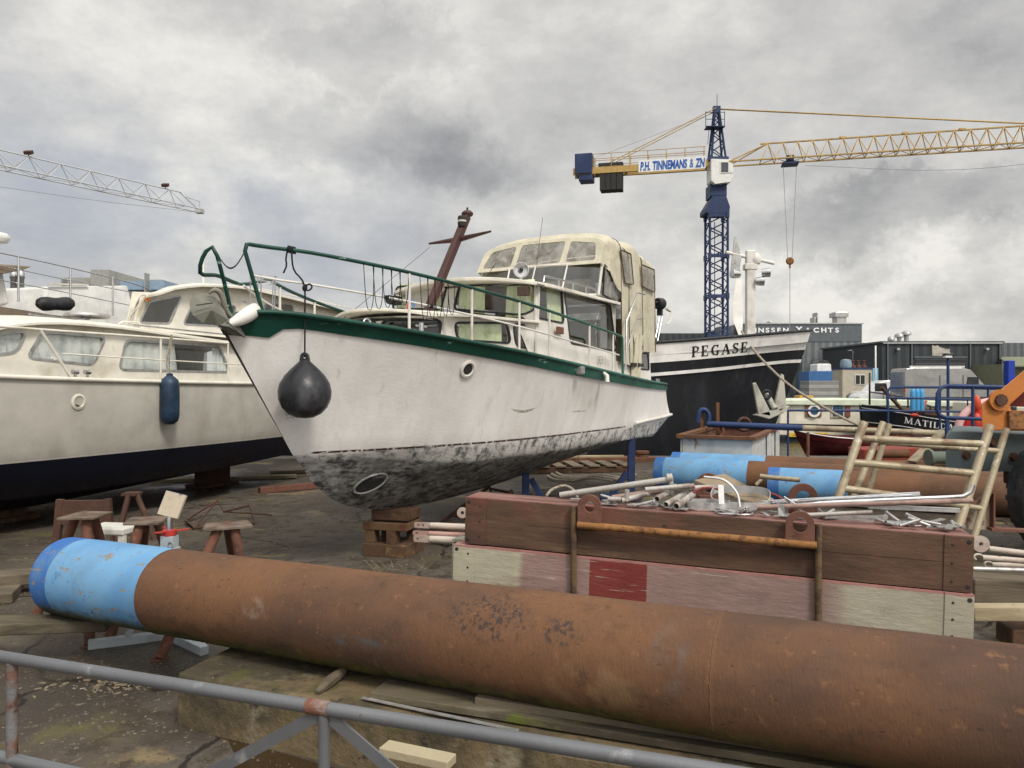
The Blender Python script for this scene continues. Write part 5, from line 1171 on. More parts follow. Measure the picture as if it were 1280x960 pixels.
# flag on the cabin top
MB().tube([V((1.75, .1, 2.4)), V((1.75, .1, 2.72))], .005, 6).build('flag_staff', m_wood2, WB, local=True)
mb = MB(); mb.slab([[V((1.76 + .03 * k, .1 + .02 * math.sin(k * 1.3), z - .035 * k)) for k in range(5)] for z in (2.70, 2.64)], (.001, 0, 0), True); mb.build('pennant', mat('flag_blue', (.08, .14, .4), .8), WB, local=True)
mb = MB(); mb.slab([[V((1.76 + .02 * k, .1 + .02 * math.sin(k * 1.3), z - .035 * k)) for k in range(4)] for z in (2.60, 2.54)], (.001, 0, 0), True); mb.build('pennant', mat('flag_red', (.4, .05, .04), .8), WB, local=True)
# --- rails
def dz(s, dy=0, dzz=0, sg=-1):
    p = row_at(d, s); return V((p.x, sg * (p.y - dy), p.z + dzz))
S_ = [-.52, -.2, .15, .6, 1.1, 1.7, 2.3, 3.0, 3.7, 4.3, 4.75]
rp_ = cat([dz(s, .04 if s < -.3 else .05, .525) for s in S_], 40)
foot = dz(-.48, .03, .01); top0 = rp_[0]
port = [foot] + [foot.lerp(top0 + V((-.11, .01, -.02)), t_) for t_ in (.5, .93)] + cat([top0 + V((-.11, .01, -.03)), top0 + V((-.085, .0, .0)), top0 + V((-.02, 0, .004)), rp_[1]], 8)[1:-1] + rp_[1:]
e = rp_[-1]; port += [e + V((.03, 0, -.03)), V((4.80, e.y, 1.80))]
MB().tube(port, .0165, 12).build('top_rail', m_green, WB, local=True)
sb = cat([dz(s, .05, .5, 1) for s in [-.3, .1, .6, 1.1, 1.7, 2.3, 3.0, 3.7, 4.3, 4.75]], 40)
footS = dz(-.50, .02, .02, 1); tS = V((-.69, .10, 2.72))
star = [footS, footS.lerp(tS, .5), tS - V((0, 0, .03))] + cat([tS, tS + V((-.01, .02, .035)), tS + V((-.03, .06, .03)), tS + V((-.05, .11, -.05)), tS + V((-.03, .15, -.16)), V((-.48, .34, 2.58)), V((-.12, .46, 2.56)), sb[6]], 26)[1:] + sb[7:]
MB().tube(star, .0165, 10).build('top_rail', m_green, WB, local=True)
MB().tube([port[1].lerp(port[2], .15)] + [dz(s, .05, .27) for s in [-.35 + i * .2 for i in range(26)]], .0095, 8).build('middle_rail', m_white, WB, local=True)
MB().tube([dz(s, .05, .27, 1) for s in [-.28 + i * .2 for i in range(26)]], .0095, 8).build('middle_rail', m_white, WB, local=True)
for s in (.62, 1.32, 2.02, 2.62, 3.62, 4.42):
    h_ = .53
    b_ = dz(s, .05, 0); st = MB().tube([b_, b_ + V((0, 0, h_ if s < 4.4 else h_))], .0125, 10).tube([b_, b_ + V((0, 0, .02))], .024, 10).build('stanchion', m_white, WB, local=True)
    b_ = dz(s, .05, 0, 1); MB().tube([b_, b_ + V((0, 0, .5))], .0125, 8).build('stanchion', m_white, WB, local=True)
a, b = star[1].lerp(tS, .9), port[2]
pts = [a.lerp(b, i / 22) - V((0, 0, .115 * math.sin(math.pi * i / 22))) for i in range(23)]
mb = MB()
for i, (p, q) in enumerate(zip(pts, pts[1:])):
    X = (q - p).normalized(); n_ = V((0, 0, 1)) if i % 2 else V((X.y, -X.x, 0)); c = (p + q) / 2; e_ = X.cross(n_).normalized() if i % 2 else n_.cross(X).normalized()
    sd_ = n_ if i % 2 else V((X.y, -X.x, 0)).normalized()
    mb.tube([c + X * (.012 * math.cos(k)) + sd_ * (.006 * math.sin(k)) for k in [j * math.pi / 4 for j in range(8)]], .0024, 5, closed=True)
mb.build('chain', m_black, WB, local=True)
# wire basket ring inside the bow rail
c = V((-.05, .28, 2.62)); mb = MB()
for zz in (0, -.05): mb.tube([c + V((.11 * math.cos(k), .11 * math.sin(k), zz)) for k in [j * math.pi / 9 for j in range(18)]], .004, 5, closed=True)
for k in range(5): a_ = 2 * math.pi * k / 5; mb.tube([c + V((.11 * math.cos(a_), .11 * math.sin(a_), 0)), c + V((.10 * math.cos(a_), .10 * math.sin(a_), -.38))], .005, 5)
mb.build('wire_basket', m_steel, WB, local=True)
# winch, deck gear
c = V((.42, .1, 2.24)); MB().lathe([(0, -.14), (.06, -.14), (.045, -.06), (.05, 0), (.045, .06), (.06, .14), (0, .14)], c, (0, 1, 0), 16).box(c + V((0, 0, -.06)), (.16, .18, .12)).lathe([(0, .14), (.03, .14), (.05, .18), (.03, .22), (0, .22)], c, (0, -1, 0), 14).build('windlass', m_white, WB, local=True)
mb = MB(); mb.tube(cat([V((.35, .12, 2.25)), V((.0, .1, 2.26)), V((-.3, .02, 2.3)), V((-.55, 0, 2.36))], 14), .011, 6); mb.build('anchor_chain', m_galv, WB, local=True)
for s, sg in ((.9, -1), (1.1, 1)): 
    c = dz(s, .22, .0, sg); MB().tube([c, c + V((0, 0, .14))], .022, 10).tube([c + V((0, 0, .11)) + V((-.08, 0, 0)), c + V((.08, 0, .11))], .010, 8).build('bollard', m_steel, WB, local=True)
c = dz(.32, .13, .03); MB().tube([c + V((.05 * math.cos(k), 0, .045 * math.sin(k))) for k in [j * math.pi / 9 for j in range(10)]], .009, 8).box(c + V((0, 0, -.01)), (.24, .06, .015)).build('cleat_ring', m_steel, WB, local=True)

# stern fairleads on the green band, hull fittings
for px, py, nm in ((725, 463, 'exhaust_outlet'), (753, 470, 'fairlead')):
    s_, z_ = on_side(F, px, py, -1.25); c = V((s_, -dz(s_).y * -1, z_)); c = V((s_, dz(s_).y - .02, z_))
    if nm == 'exhaust_outlet': MB().box(c, (.09, .08, .09)).build(nm, m_galv, WB, local=True, bevel=.012)
    else: MB().tube([c + V((0, .03, .06)), c + V((0, -.04, .0)), c + V((-.02, -.05, -.08))], [.02, .028, .03], 8).build(nm, m_white, WB, local=True)
MB().lathe([(0, 0), (.03, 0), (.03, .06), (.035, .07), (0, .07)], dz(6.7, .05, .01), n=12).build('stern_bollard', m_galv, WB, local=True)
# white bow roller trough
rb = [F.inverted() @ P(280, 407, 5.62), F.inverted() @ P(300, 399, 5.78), F.inverted() @ P(323, 385, 6.05)]
MB().tube(cat(rb, 10), [.015, .025, .036, .045, .052, .056, .058, .058, .056, .03], 14).build('bow_roller', m_white, WB, local=True)

# --- plough anchor hanging at the bow roller
An = thing('plough_anchor', 'dull grey plough anchor hanging at the bow of the white cruiser', 'anchor', P(262, 392, 5.75))
m_anc = mat('anchor_grey', (.16, .16, .13), .6, .35, spots=[((.28, .27, .22), 3, .5, .7), ((.07, .07, .06), 8, .56, .7), ((.2, .12, .07), 14, .66, .72)], bump=(40, .25))
def fan(center, ring, th):
    """faceted plate round a raised centre"""
    n = len(ring); c2 = center + th; r2 = [p + th for p in ring]; m_ = MB()
    m_.add([center] + ring, [(0, 1 + i, 2 + i) for i in range(n - 1)] + [(0, n, 1)]); m_.add([c2] + r2, [(0, 1 + i, 2 + i) for i in range(n - 1)] + [(0, n, 1)])
    m_.add(ring + r2, [(i, (i + 1) % n, n + (i + 1) % n, n + i) for i in range(n)]); return m_
th_ = V((.006, .012, 0))
fan(P(264, 388, 5.42), [P(237, 377, 5.52), P(242, 370, 5.56), P(251, 366, 5.62), P(262, 366, 5.7), P(272, 374, 5.72), P(279, 388, 5.68), P(283, 399, 5.62), P(271, 407, 5.5), P(254, 404, 5.42), P(242, 395, 5.42), P(237, 386, 5.46)], th_).build('fluke', m_anc, An)
fan(P(284, 408, 5.58), [P(272, 406, 5.52), P(283, 397, 5.64), P(296, 405, 5.78), P(306, 421, 5.86), P(296, 420, 5.8), P(283, 416, 5.66)], th_).build('fluke', m_anc, An)
MB().tube([P(245, 381, 5.4), P(266, 378, 5.42)], .008, 8).build('stock', m_anc, An)
MB().tube(cat([P(261, 367, 5.6), P(268, 362, 5.62), P(276, 368, 5.66), P(283, 388, 5.72), P(292, 400, 5.8)], 14), [.010, .014, .018, .02, .02, .02, .02, .02, .02, .02, .018, .018, .016, .014], 10).tube([P(283, 402, 5.6), P(305, 421, 5.8)], .009, 8).tube([P(282, 372, 5.75), P(277, 386, 5.75), P(286, 382, 5.8)], .008, 6).build('shank', m_anc, An)

# --- ball fender
c = P(381, 489, 6.08)
t = thing('ball_fender', 'big black teardrop ball fender hanging from the green rail', 'fender', (c.x, c.y, c.z - .22))
prof = [(0, -.215), (.07, -.208), (.13, -.178), (.178, -.125), (.204, -.06), (.208, .0), (.195, .06), (.16, .12), (.115, .17), (.07, .212), (.045, .235), (.034, .245)]
m_ball = mat('black_vinyl', (.022, .023, .027), .32, spots=[((.07, .07, .075), 5, .48, .7, (1, 1, .5)), ((.04, .05, .015), 4, .6, .7, (1, 1, 3)), ((.14, .14, .15), 16, .66, .74, (.4, .4, 2))], bump=(12, .12))
MB().lathe([(r * 1.0, z) for r, z in prof], c, (0, 0, 1), 40).build('ball', m_ball, t)
outer = [(.034 * math.cos(a_), .272 + .036 * math.sin(a_)) for a_ in [math.pi * k / 10 for k in range(11)]] + [(-.042, .225), (.042, .225)]
MB().plate(outer, [[(.012 * math.cos(a_), .27 + .014 * math.sin(a_)) for a_ in [2 * math.pi * k / 12 for k in range(12)]]], lambda x, y: c + V((x, -.02, y)), (0, .04, 0)).build('eye', m_ball, t, bevel=.006)
rl = F @ rp_[3]; rtop = P(374, 316, 6.05); 
tp = min(port, key=lambda q: abs((lambda w_: 640 + 960 * w_.x / w_.y)(F @ q) - 376)); tpw = F @ tp
e1 = c + V((0, 0, .27))
MB().tube(cat([e1, P(381, 440, 6.09), P(381, 390, 6.14), P(380, 355, 6.16), tpw + V((.02, -.02, -.16)), tpw + V((.0, -.02, 0))], 24), .007, 8).tube(cat([tpw + V((-.03, -.02, 0)), tpw + V((-.04, -.03, -.08)), tpw + V((-.035, -.03, -.13)), tpw + V((-.06, -.03, -.19))], 8), .007, 8).build('rope', m_rope_b, t)
rd = (F.to_3x3() @ V((1, 0, 0)))
mb = MB()
for k in range(5): mb.tube([tpw + rd * (-.035 + .016 * k) + V((.024 * 0, 0, 0)) + V((0, .024 * math.cos(a_), .024 * math.sin(a_))) for a_ in [j * math.pi / 5 for j in range(10)]], .008, 6, closed=True)
mb.build('knot', m_rope_b, t); mb = MB(); mb.ball(P(381, 360, 6.15), (.022, .022, .03), 8, 6).tube(cat([P(381, 358, 6.14), P(387, 355, 6.13), P(390, 359, 6.13), P(386, 363, 6.13), P(381, 362, 6.14)], 14), .007, 6)
mb.build('knot', m_rope_b, t)
# black mooring lines looped over the rail
mb = MB(); 
for grp_, x0 in ((0, .23), (1, .72)):
    for k in range(5):
        s0 = x0 + .075 * k
        if s0 > 1.02: continue
        a_ = dz(s0, .05, .535); b_ = dz(s0 + .01, .03, .10 + .02 * k); c_ = dz(s0 + .06, .03, .10 + .03 * k); e_ = dz(s0 + .085, .05, .535)
        mb.tube(cat([a_, a_.lerp(b_, .5), b_ + V((0, 0, .08)), b_.lerp(c_, .5) + V((0, 0, .02)), c_ + V((0, 0, .1)), c_.lerp(e_, .6), e_], 20), .0035, 5)
o = mb.build('hung_lines', m_rope_b, WB, local=True)
mb = MB()
for s in (.42, .84): mb.box(dz(s, .05, .27), (.045, .03, .035))
mb.build('rope_lashing', m_rope_b, WB, local=True, bevel=.01)

# ================================================================= blue boat stands under the stern
def stand(name, pts_beams, label):
    o0 = pts_beams[0][0]; t = thing(name, label, 'boat stand', (o0.x, o0.y, 0), 0, 'navy steel stands under the white cruiser')
    for nm, a, b, w_, h_ in [(['post', 'brace', 'foot_beam'][k[2]] if isinstance(k[2], int) else k[2], k[0], k[1], k[3], k[4]) for k in pts_beams]: MB().beam(a, b, w_, h_, (0, 1, 0) if abs((b - a).normalized().z) > .5 else (0, 0, 1)).build(nm, m_navy, t, bevel=.004)
def gd(px, D, z): return V(((px - 640) / 960 * D, D, z))
stand('boat_stand', [(gd(657, 9.3, .0), gd(657, 9.3, .62), 'post', .09, .09), (gd(664, 9.3, .55), gd(688, 9.3, .14), 'brace', .07, .07), (gd(640, 9.25, .10), gd(722, 9.25, .10), 'foot_beam', .12, .14), (gd(657, 9.0, .03), gd(657, 9.7, .03), 'foot', .12, .06)], 'navy steel stand with a sloping brace under the middle of the hull')
stand('boat_stand', [(gd(789, 11.2, .0), gd(789, 11.2, .98), 'post', .10, .10), (gd(784, 11.2, .42), gd(762, 11.2, .04), 'brace', .08, .08), (gd(750, 11.2, .06), gd(802, 11.2, .06), 'foot_beam', .12, .1)], 'navy steel stand with a tall post under the stern')
# black step ladder lying under the hull
t = thing('ladder', 'black steel ladder lying slanted on the ground under the white cruiser', 'ladder', (gd(560, 8, 0)))
La, Lb = P(530, 655, 8.2), P(612, 606, 9.6); Ra, Rb = P(560, 663, 7.9), P(640, 612, 9.2)
La.z = Ra.z = .08; Lb.z = Rb.z = .42
MB().beam(La, Lb, .02, .04).build('rail', m_dk, t); MB().beam(Ra, Rb, .02, .04).build('rail', m_dk, t)
for k in range(9): MB().beam(La.lerp(Lb, .04 + k * .115), Ra.lerp(Rb, .04 + k * .115), .07, .015).build('tread', m_dk, t)
MB().tube([Lb, V((Lb.x + .1, Lb.y, 0))], .014, 6).tube([Rb, V((Rb.x + .08, Rb.y, 0))], .014, 6).tube([V((Lb.x + .1, Lb.y, .2)), V((Rb.x + .08, Rb.y, .2))], .01, 6).build('prop_leg', m_dk, t)
# ================================================================= cream cruiser on the left
CB = thing('motor_yacht', 'cream motor cruiser with navy bottom standing ashore left of the white one', 'boat', (-6.735, 8.62, 0), R(68.2))
FC = ROOT[CB.name]
m_ct = mat('beige_topsides', (.47, .45, .40), .38, spots=[((.36, .33, .28), 1.2, .5, .7, (1, 1, .3)), ((.5, .46, .38), 3, .6, .8, (1, 1, .2), .5)],
           zones=[('Z', -1, .85, (.004, .006, .016), .004), ('Z', .85, .866, (.55, .53, .48), .002, .01, 2)], zlast=True, bump=(1.2, .12, (1, 1, 1), .05))
cvc = hull_curves([[(-3.9, .02, 2.1), (-3, .75, 2.0), (-1.8, 1.3, 1.88), (0, 1.55, 1.775), (3, 1.58, 1.715), (6, 1.45, 1.70)],
                   [(-3.1, 0, .85), (-2.2, .75, .85), (-1, 1.22, .85), (0, 1.42, .85), (3, 1.48, .85), (5.9, 1.3, .85)],
                   [(-2.7, 0, .55), (-1.6, .75, .5), (-.4, 1.05, .46), (1, 1.25, .44), (3.5, 1.25, .46), (5.85, 1.12, .55)],
                   [(-2.4, 0, .32), (-1.2, 0, .16), (0, 0, .10), (1.5, 0, .12), (3.5, 0, .22), (5.8, 0, .42)]], 40)
rwc = hull_rows(cvc, [7, 2, 5], {0: .03, 2: .04})
mb = MB(); hull_mesh(mb, rwc, True, deck=.05); mb.build('hull', m_ct, CB, local=True)
dc = rwc[0]
for sg in (-1, 1): MB().tube([V((p.x, sg * (p.y + .015), p.z)) for p in dc], .026, 8).build('rubbing_strake', m_cream, CB, local=True)
h0 = on_side(FC, 95, 502, -1.53); c = V((h0[0], -1.555, h0[1]))
po = MB().lathe([(.05, 0), (.095, .004), (.095, .02), (.066, .03), (.06, .01), (0, .008)], c, (0, -1, 0), 26).build('porthole', m_cream, CB, local=True)
MB().lathe([(0, .012), (.06, .012)], c, (0, -1, 0), 22).build('port_glass', mat('brown_glass', (.05, .03, .015), .1), po, local=True)
CSY = -1.22
fcs = lambda sg: (lambda u, v, dpt: V((u, sg * (-CSY + dpt - .12 * (v - 1.75)), v)))
top_pts = [on_side(FC, x, y, CSY) for x, y in ((-60, 418), (0, 408), (32, 402), (82, 402), (150, 408), (225, 419), (300, 430))]
endS = 5.6; top_pts.append((endS, top_pts[-1][1] - .01))
hs = []
for wn, cu_ in (([(-40, 422), (38, 414), (24, 440), (-40, 448)], (m_curtain_w, [(0, 1)])), ([(58, 415), (137, 421), (118, 456), (36, 447)], (m_curtain_w, [(0, 1)])), ([(162, 425), (279, 433), (288, 465), (150, 462)], (m_curtain_w, [(.0, .5), (.86, 1)]))):
    lp = [on_side(FC, x, y, CSY) for x, y in wn]; hs.append(window(CB, fcs(-1), None, lp, .09, cur=cu_, frame_m=m_galv, fw=.03))
oc = [(top_pts[0][0], 1.72)] + top_pts + [(endS, 1.66)]
wall('cabin_side', CB, m_cream, fcs(-1), oc, hs, .03); wall('cabin_side', CB, m_cream, fcs(1), oc, [], .03)
rws = []
for i in range(25):
    s = top_pts[0][0] - .4 + (endS + .5 - top_pts[0][0]) * i / 24; zt = lin(top_pts, s)
    rws.append([V((s, u * 1.27, zt + .01 + .10 * (1 - abs(u) ** 2.2) + (.0 if abs(u) < 1 else -.012))) for u in [-1 + k / 8 for k in range(17)]])
MB().slab(rws, (0, 0, -.035), True).build('cabin_roof', m_cream, CB, local=True, bevel=.006)
MB().grid([[V((s, y, 1.72)) for s in (-2.2, 1, 3, 5.6)] for y in (-1.1, 1.1)]).build('cabin_sole', m_dark, CB, local=True)
MB().plate([(-1.2, 1.68), (-1.15, 2.2), (1.15, 2.2), (1.2, 1.68)], [], lambda x, y: V((top_pts[0][0], x, y)), (.03, 0, 0)).build('cabin_front', m_cream, CB, local=True)
# upper wheelhouse
UY = -1.0
fu = lambda sg: (lambda u, v, dpt: V((u, sg * (-UY + dpt - .12 * (v - 2.2)), v)))
hu = []
for wn in ([(192, 377), (233, 369), (215, 404), (177, 403)], [(243, 385), (262, 377), (300, 382), (296, 408), (232, 405)], [(338, 378), (372, 381), (372, 392), (334, 390)]):
    lp = [on_side(FC, x, y, UY) for x, y in wn]; hu.append(window(CB, fu(-1), None, lp, .06, frame_m=m_galv, fw=.025))
rt = [on_side(FC, x, y, UY) for x, y in ((183, 371), (217, 359), (252, 356), (300, 359), (325, 364), (440, 392))]
b0 = on_side(FC, 168, 411, UY)
ou = [b0] + [(s, z - .0) for s, z in rt] + [(rt[-1][0], b0[1] - .05)]
wall('wheelhouse_side', CB, m_cream, fu(-1), ou, hu, .03); b1_ = b0[0] + 1.55; wall('wheelhouse_side', CB, m_cream, fu(1), [(b1_, b0[1])] + [(b1_ + .1, lin(rt, b1_ + .1))] + [q_ for q_ in rt if q_[0] > b1_ + .2] + [(rt[-1][0], b0[1] - .05)], [], .03)
ffr = lambda u, v, dpt: V((b0[0] + (rt[0][0] - b0[0]) * (v - b0[1]) / (rt[0][1] - b0[1]) - dpt + .8 * (u + .95), u, v))
zt0, zb0 = rt[0][1], b0[1]
hh = [rpoly([(a_, zb0 + .12), (a_, zt0 - .08), (b_, zt0 - .08), (b_, zb0 + .12)], .05) for a_, b_ in ((-.88, -.32), (-.28, .28), (.32, .88))]
wall('wheelhouse_front', CB, m_cream, ffr, [(-.95, zb0), (-.95, zt0), (.95, zt0), (.95, zb0)], hh, .03)
for h_ in hh: MB().prism([ffr(x, y, -.008) for x, y in h_], (.003, 0, 0)).build('windscreen_pane', m_glass, CB, local=True)
rws = []
for i in range(21):
    s = rt[0][0] - .08 + (rt[-1][0] - rt[0][0] + .1) * i / 20; zt = lin(rt, s)
    rws.append([V((s + .8 * 1.08 * (u + 1) * (1 - i / 20), u * 1.08, zt + .01 + .10 * (1 - abs(u) ** 2.3))) for u in [-1 + k / 8 for k in range(17)]])
MB().slab(rws, (0, 0, -.04), True).build('wheelhouse_roof', m_cream, CB, local=True, bevel=.008)
q = rt[-1]; MB().prism([V((q[0] - .1, -1.0, q[1] + .03)), V((q[0] + 1.2, -1.0, q[1] - .12)), V((q[0] + 1.2, -1.0, q[1] - .4)), V((q[0] - .1, -1.0, q[1] - .4))], (0, 2.0, 0)).build('navy_canopy', mat('navy_canvas', (.012, .014, .035), .9), CB, local=True, bevel=.03)
s_, z_ = on_side(FC, 184, 373, UY); MB().ball((s_ - .02, -1.03, z_), (.035, .03, .05)).build('navigation_light', mat('amber_lens', (.6, .18, .03), .3), CB, local=True)
def tube_c(pts, y, r, name, m, sub=0):
    q = [V((on_side(FC, x, yy, y)[0], y, on_side(FC, x, yy, y)[1])) for x, yy in pts]
    return MB().tube(cat(q, sub) if sub else q, r, 8).build(name, m, CB, local=True)
tube_c([(-60, 404), (0, 408), (50, 412), (180, 421), (300, 430), (345, 434)], -1.5, .015, 'top_rail', m_cream)
tube_c([(50, 412), (88, 471)], -1.5, .017, 'rail_stay', m_cream); tube_c([(78, 442), (200, 450), (345, 458)], -1.5, .009, 'middle_rail', m_cream)
tube_c([(201, 423), (201, 475)], -1.5, .015, 'stanchion', m_cream); tube_c([(285, 430), (285, 478)], -1.5, .013, 'stanchion', m_cream)
tube_c([(166, 406), (290, 419)], -1.2, .012, 'roof_handrail', m_steel); tube_c([(148, 405), (154, 402), (170, 403), (176, 406)], -1.0, .012, 'roof_hoop', m_cream)
tube_c([(326, 361), (360, 368), (438, 385)], -.9, .009, 'roof_rail', m_cream); 
tube_c([(254, 356), (254, 325)], -.2, .02, 'mast_post', m_white)
# wiper and hatch on the roof, cleats
s_, z_ = on_side(FC, 105, 462, -1.45)
for k, px in enumerate((94, 109)):
    s_, z_ = on_side(FC, px, 463, -1.45); MB().lathe([(0, -.04), (.028, -.035), (.022, 0), (.028, .035), (0, .04)], (s_, -1.45, 1.84), (1, 0, 0), 12).tube([(s_, -1.45, 1.84), (s_, -1.45, 1.74)], .015, 8).build('cleat', m_steel if k else m_galv, CB, local=True)
s_, z_ = on_side(FC, 102, 468, -1.45); MB().box((s_, -1.45, 1.765), (.5, .14, .02)).build('cleat_base', m_dk, CB, local=True)
s_, z_ = on_side(FC, 112, 399, -.6); MB().lathe([(.0, .0), (.26, 0), (.28, .02), (.26, .05), (0, .06)], (s_, -.55, z_ + .02), (0, 0, 1), 24).build('roof_hatch', m_galv, CB, local=True)
s_, z_ = on_side(FC, 66, 398, -.7); MB().beam((s_ - .3, -.7, z_ + .03), (s_ + .5, -.7, z_ + .03), .05, .02).build('boat_hook', m_steel, CB, local=True)
# blue fender
s_, z_ = on_side(FC, 212, 500, -1.66); c = FC @ V((s_, -1.66, z_))
t = thing('cylinder_fender', 'long navy blue fender hanging on the side of the cream cruiser', 'fender', (c.x, c.y, c.z - .32))
m_bf = mat('navy_vinyl', (.014, .03, .055), .4, spots=[((.03, .055, .10), 4, .5, .7), ((.02, .02, .025), 14, .62, .7)], bump=(10, .1))
MB().lathe([(0, -.32), (.06, -.31), (.105, -.27), (.12, -.2), (.122, 0), (.12, .2), (.105, .26), (.06, .30), (.04, .315), (.04, .34), (0, .35)], c, n=24).build('body', m_bf, t)
MB().tube(cat([c + V((0, 0, .34)), c + V((.0, -.01, .55)), c + V((.03, 0, .8)), c + V((0, .05, .84)), c + V((-.05, .03, .5)), c + V((-.02, 0, .36))], 18), .009, 6).build('rope', m_rope, t)
# keel supports
for s, lab in ((4.6, 'dark steel keel support under the stern of the cream cruiser'), (1.0, 'timber keel block under the middle of the cream cruiser')):
    p = FC @ V((s, 0, 0)); o = MB().box((p.x, p.y, .12 if s < 2 else .19), (.5, .3, .2 if s < 2 else .4), Matrix.Rotation(R(68), 3, 'Z')).box((p.x, p.y, .02), (.8, .4, .06), Matrix.Rotation(R(68), 3, 'Z')).build('keel_support', m_dk if s > 2 else m_timber, bevel=.005); tag(o, lab, 'keel support')

# ================================================================= taupe yacht behind
TY = thing('large_yacht', 'taupe and white modern yacht behind the cream cruiser at the left', 'boat', (-12.6, 16.5, 0), R(72))
FT = ROOT[TY.name]
m_taupe = mat('taupe_gelcoat', (.24, .19, .14), .4, spots=[((.2, .155, .115), 2, .5, .7)])
m_gw = mat('white_gelcoat', (.66, .66, .63), .3, spots=[((.5, .48, .42), 3, .55, .8, (1, 1, .4))])
cvt = hull_curves([[(-3, 1.5, 3.35), (0, 1.75, 3.35), (3, 1.5, 3.2), (5.2, .9, 3.05), (6.4, .05, 3.0)], [(-3, 1.4, 2.4), (0, 1.6, 2.4), (3, 1.3, 2.3), (5, .7, 2.2), (6.1, .03, 2.2)], [(-3, 1.2, .8), (0, 1.3, .8), (3, 1.0, .8), (4.8, .45, .8), (5.6, .02, .8)], [(-3, 0, .3), (0, 0, .3), (3, 0, .35), (4.5, 0, .5), (5.3, 0, .7)]], 26)
rwt = hull_rows(cvt, [3, 4, 3]); mb = MB(); hull_mesh(mb, rwt, False, deck=.02)
a = [V((q[0].x, -q[0].y, q[0].z)) for q in rwt]; b = [V((q[0].x, q[0].y, q[0].z)) for q in rwt]; mb.grid([a, b], False); mb.build('hull', m_taupe, TY, local=True)
def tt(px, py, y): s, z = on_side(FT, px, py, y); return V((s, y, z))
a, b, c, d_ = tt(52, 392, -1.0), tt(58, 358, -.9), tt(160, 357, -.9), tt(174, 412, -1.0)
MB().prism([a, b, c, d_, V((d_.x, -1.0, 2.9)), V((a.x, -1.0, 2.9))], (0, 2.0, 0)).build('coachroof', m_gw, TY, local=True, bevel=.06)
a, b = tt(60, 355, -.95), tt(110, 356, -.95); MB().beam(a, b, .06, .04).build('grab_rail', m_cream, TY, local=True)
def tube_t(pts, y, r, name, m, sub=0):
    q = [tt(x, yy, y) for x, yy in pts]; return MB().tube(cat(q, sub) if sub else q, r, 8).build(name, m, TY, local=True)
tube_t([(-40, 309), (0, 316), (75, 332), (150, 350), (180, 359), (192, 366), (198, 376)], -1.55, .016, 'top_rail', m_steel, 24)
tube_t([(-40, 325), (0, 332), (75, 348), (184, 369)], -1.55, .011, 'middle_rail', m_steel); tube_t([(-40, 344), (0, 350), (75, 364), (184, 386)], -1.55, .011, 'lower_rail', m_steel)
for px, y0, y1 in ((23, 320, 377), (88, 335, 388), (141, 346, 395)): tube_t([(px, y0), (px, y1)], -1.55, .024, 'stanchion', m_steel)
c = tt(69, 380, -1.62); fo_ = MB().tube(cat([tt(47, 382, -1.62), tt(51, 380, -1.62), c, tt(87, 380, -1.62), tt(92, 382, -1.62)], 14), [.06, .13, .16, .165, .16, .15, .145, .145, .15, .16, .165, .16, .12, .05], 14).build('stowed_fender', m_black, TY, local=True)
# upper works at the far left
a, b, c, d_ = tt(-60, 316, -1.2), tt(2, 328, -1.2), tt(12, 380, -1.2), tt(-60, 400, -1.2); MB().prism([a, b, c, d_], (0, 2.4, 0)).build('superstructure', m_gw, TY, local=True, bevel=.05)
a, b, c = tt(-40, 327, -1.5), tt(41, 333, -1.5), tt(30, 337, -1.5); MB().prism([a, b, c, tt(8, 342, -1.5), tt(-40, 340, -1.5)], (0, 1.2, 0)).build('flybridge_wing', m_taupe, TY, local=True, bevel=.02)
c = tt(-4, 297, -.5); MB().lathe([(0, -.11), (.22, -.1), (.26, -.03), (.26, .04), (.2, .1), (0, .14)], c, (0, 0, 1), 24).tube([c, c + V((0, 0, -.9))], .06, 8).build('radar_dome', m_gw, TY, local=True)
# ================================================================= blue-ended pipes behind the stack
m_bp = pipe_mat('blue_end_pipe_rust', 1.45, False); m_bp2 = pipe_mat('short_blue_end_pipe_rust', 1.05, False)
def gp(px, D, z): return V(((px - 640) / 960 * D, D, z))
grp = 'blue ended steel pipes behind the stack'
a = V((2.37, 12.55, .255)); dd = V((2.6, -1.25, 0)).normalized()
big_pipe('steel_pipe', a, a + dd * 8.5, .255, m_bp, 'middle rusty pipe with blue end, fully in front of the rearmost one', 'pipe', grp)
a = V((2.80, 13.35, .265)); big_pipe('steel_pipe', a, a + dd * 9, .255, pipe_mat('rear_pipe_rust', 1.55, False), 'rearmost rusty pipe with blue end, mostly hidden by the middle one', 'pipe', grp)
a = V((3.72, 11.1, .25)); big_pipe('steel_pipe', a, a + dd * 6.5, .25, m_bp2, 'nearest of the rear rusty pipes with short blue end beside the ladder frames', 'pipe', grp)
o = MB().tube(cat([P(945, 606, 9.6), P(949, 602, 9.6), P(955, 597, 9.6), P(962, 596, 9.6)], 8), .022, 10).tube([P(950, 595, 9.6), P(965, 597, 9.55), P(1000, 600, 9.4)], .03, 10).build('brass_fitting', m_brass); tag(o, 'hooked tan tube end against the middle blue pipe', 'tube')

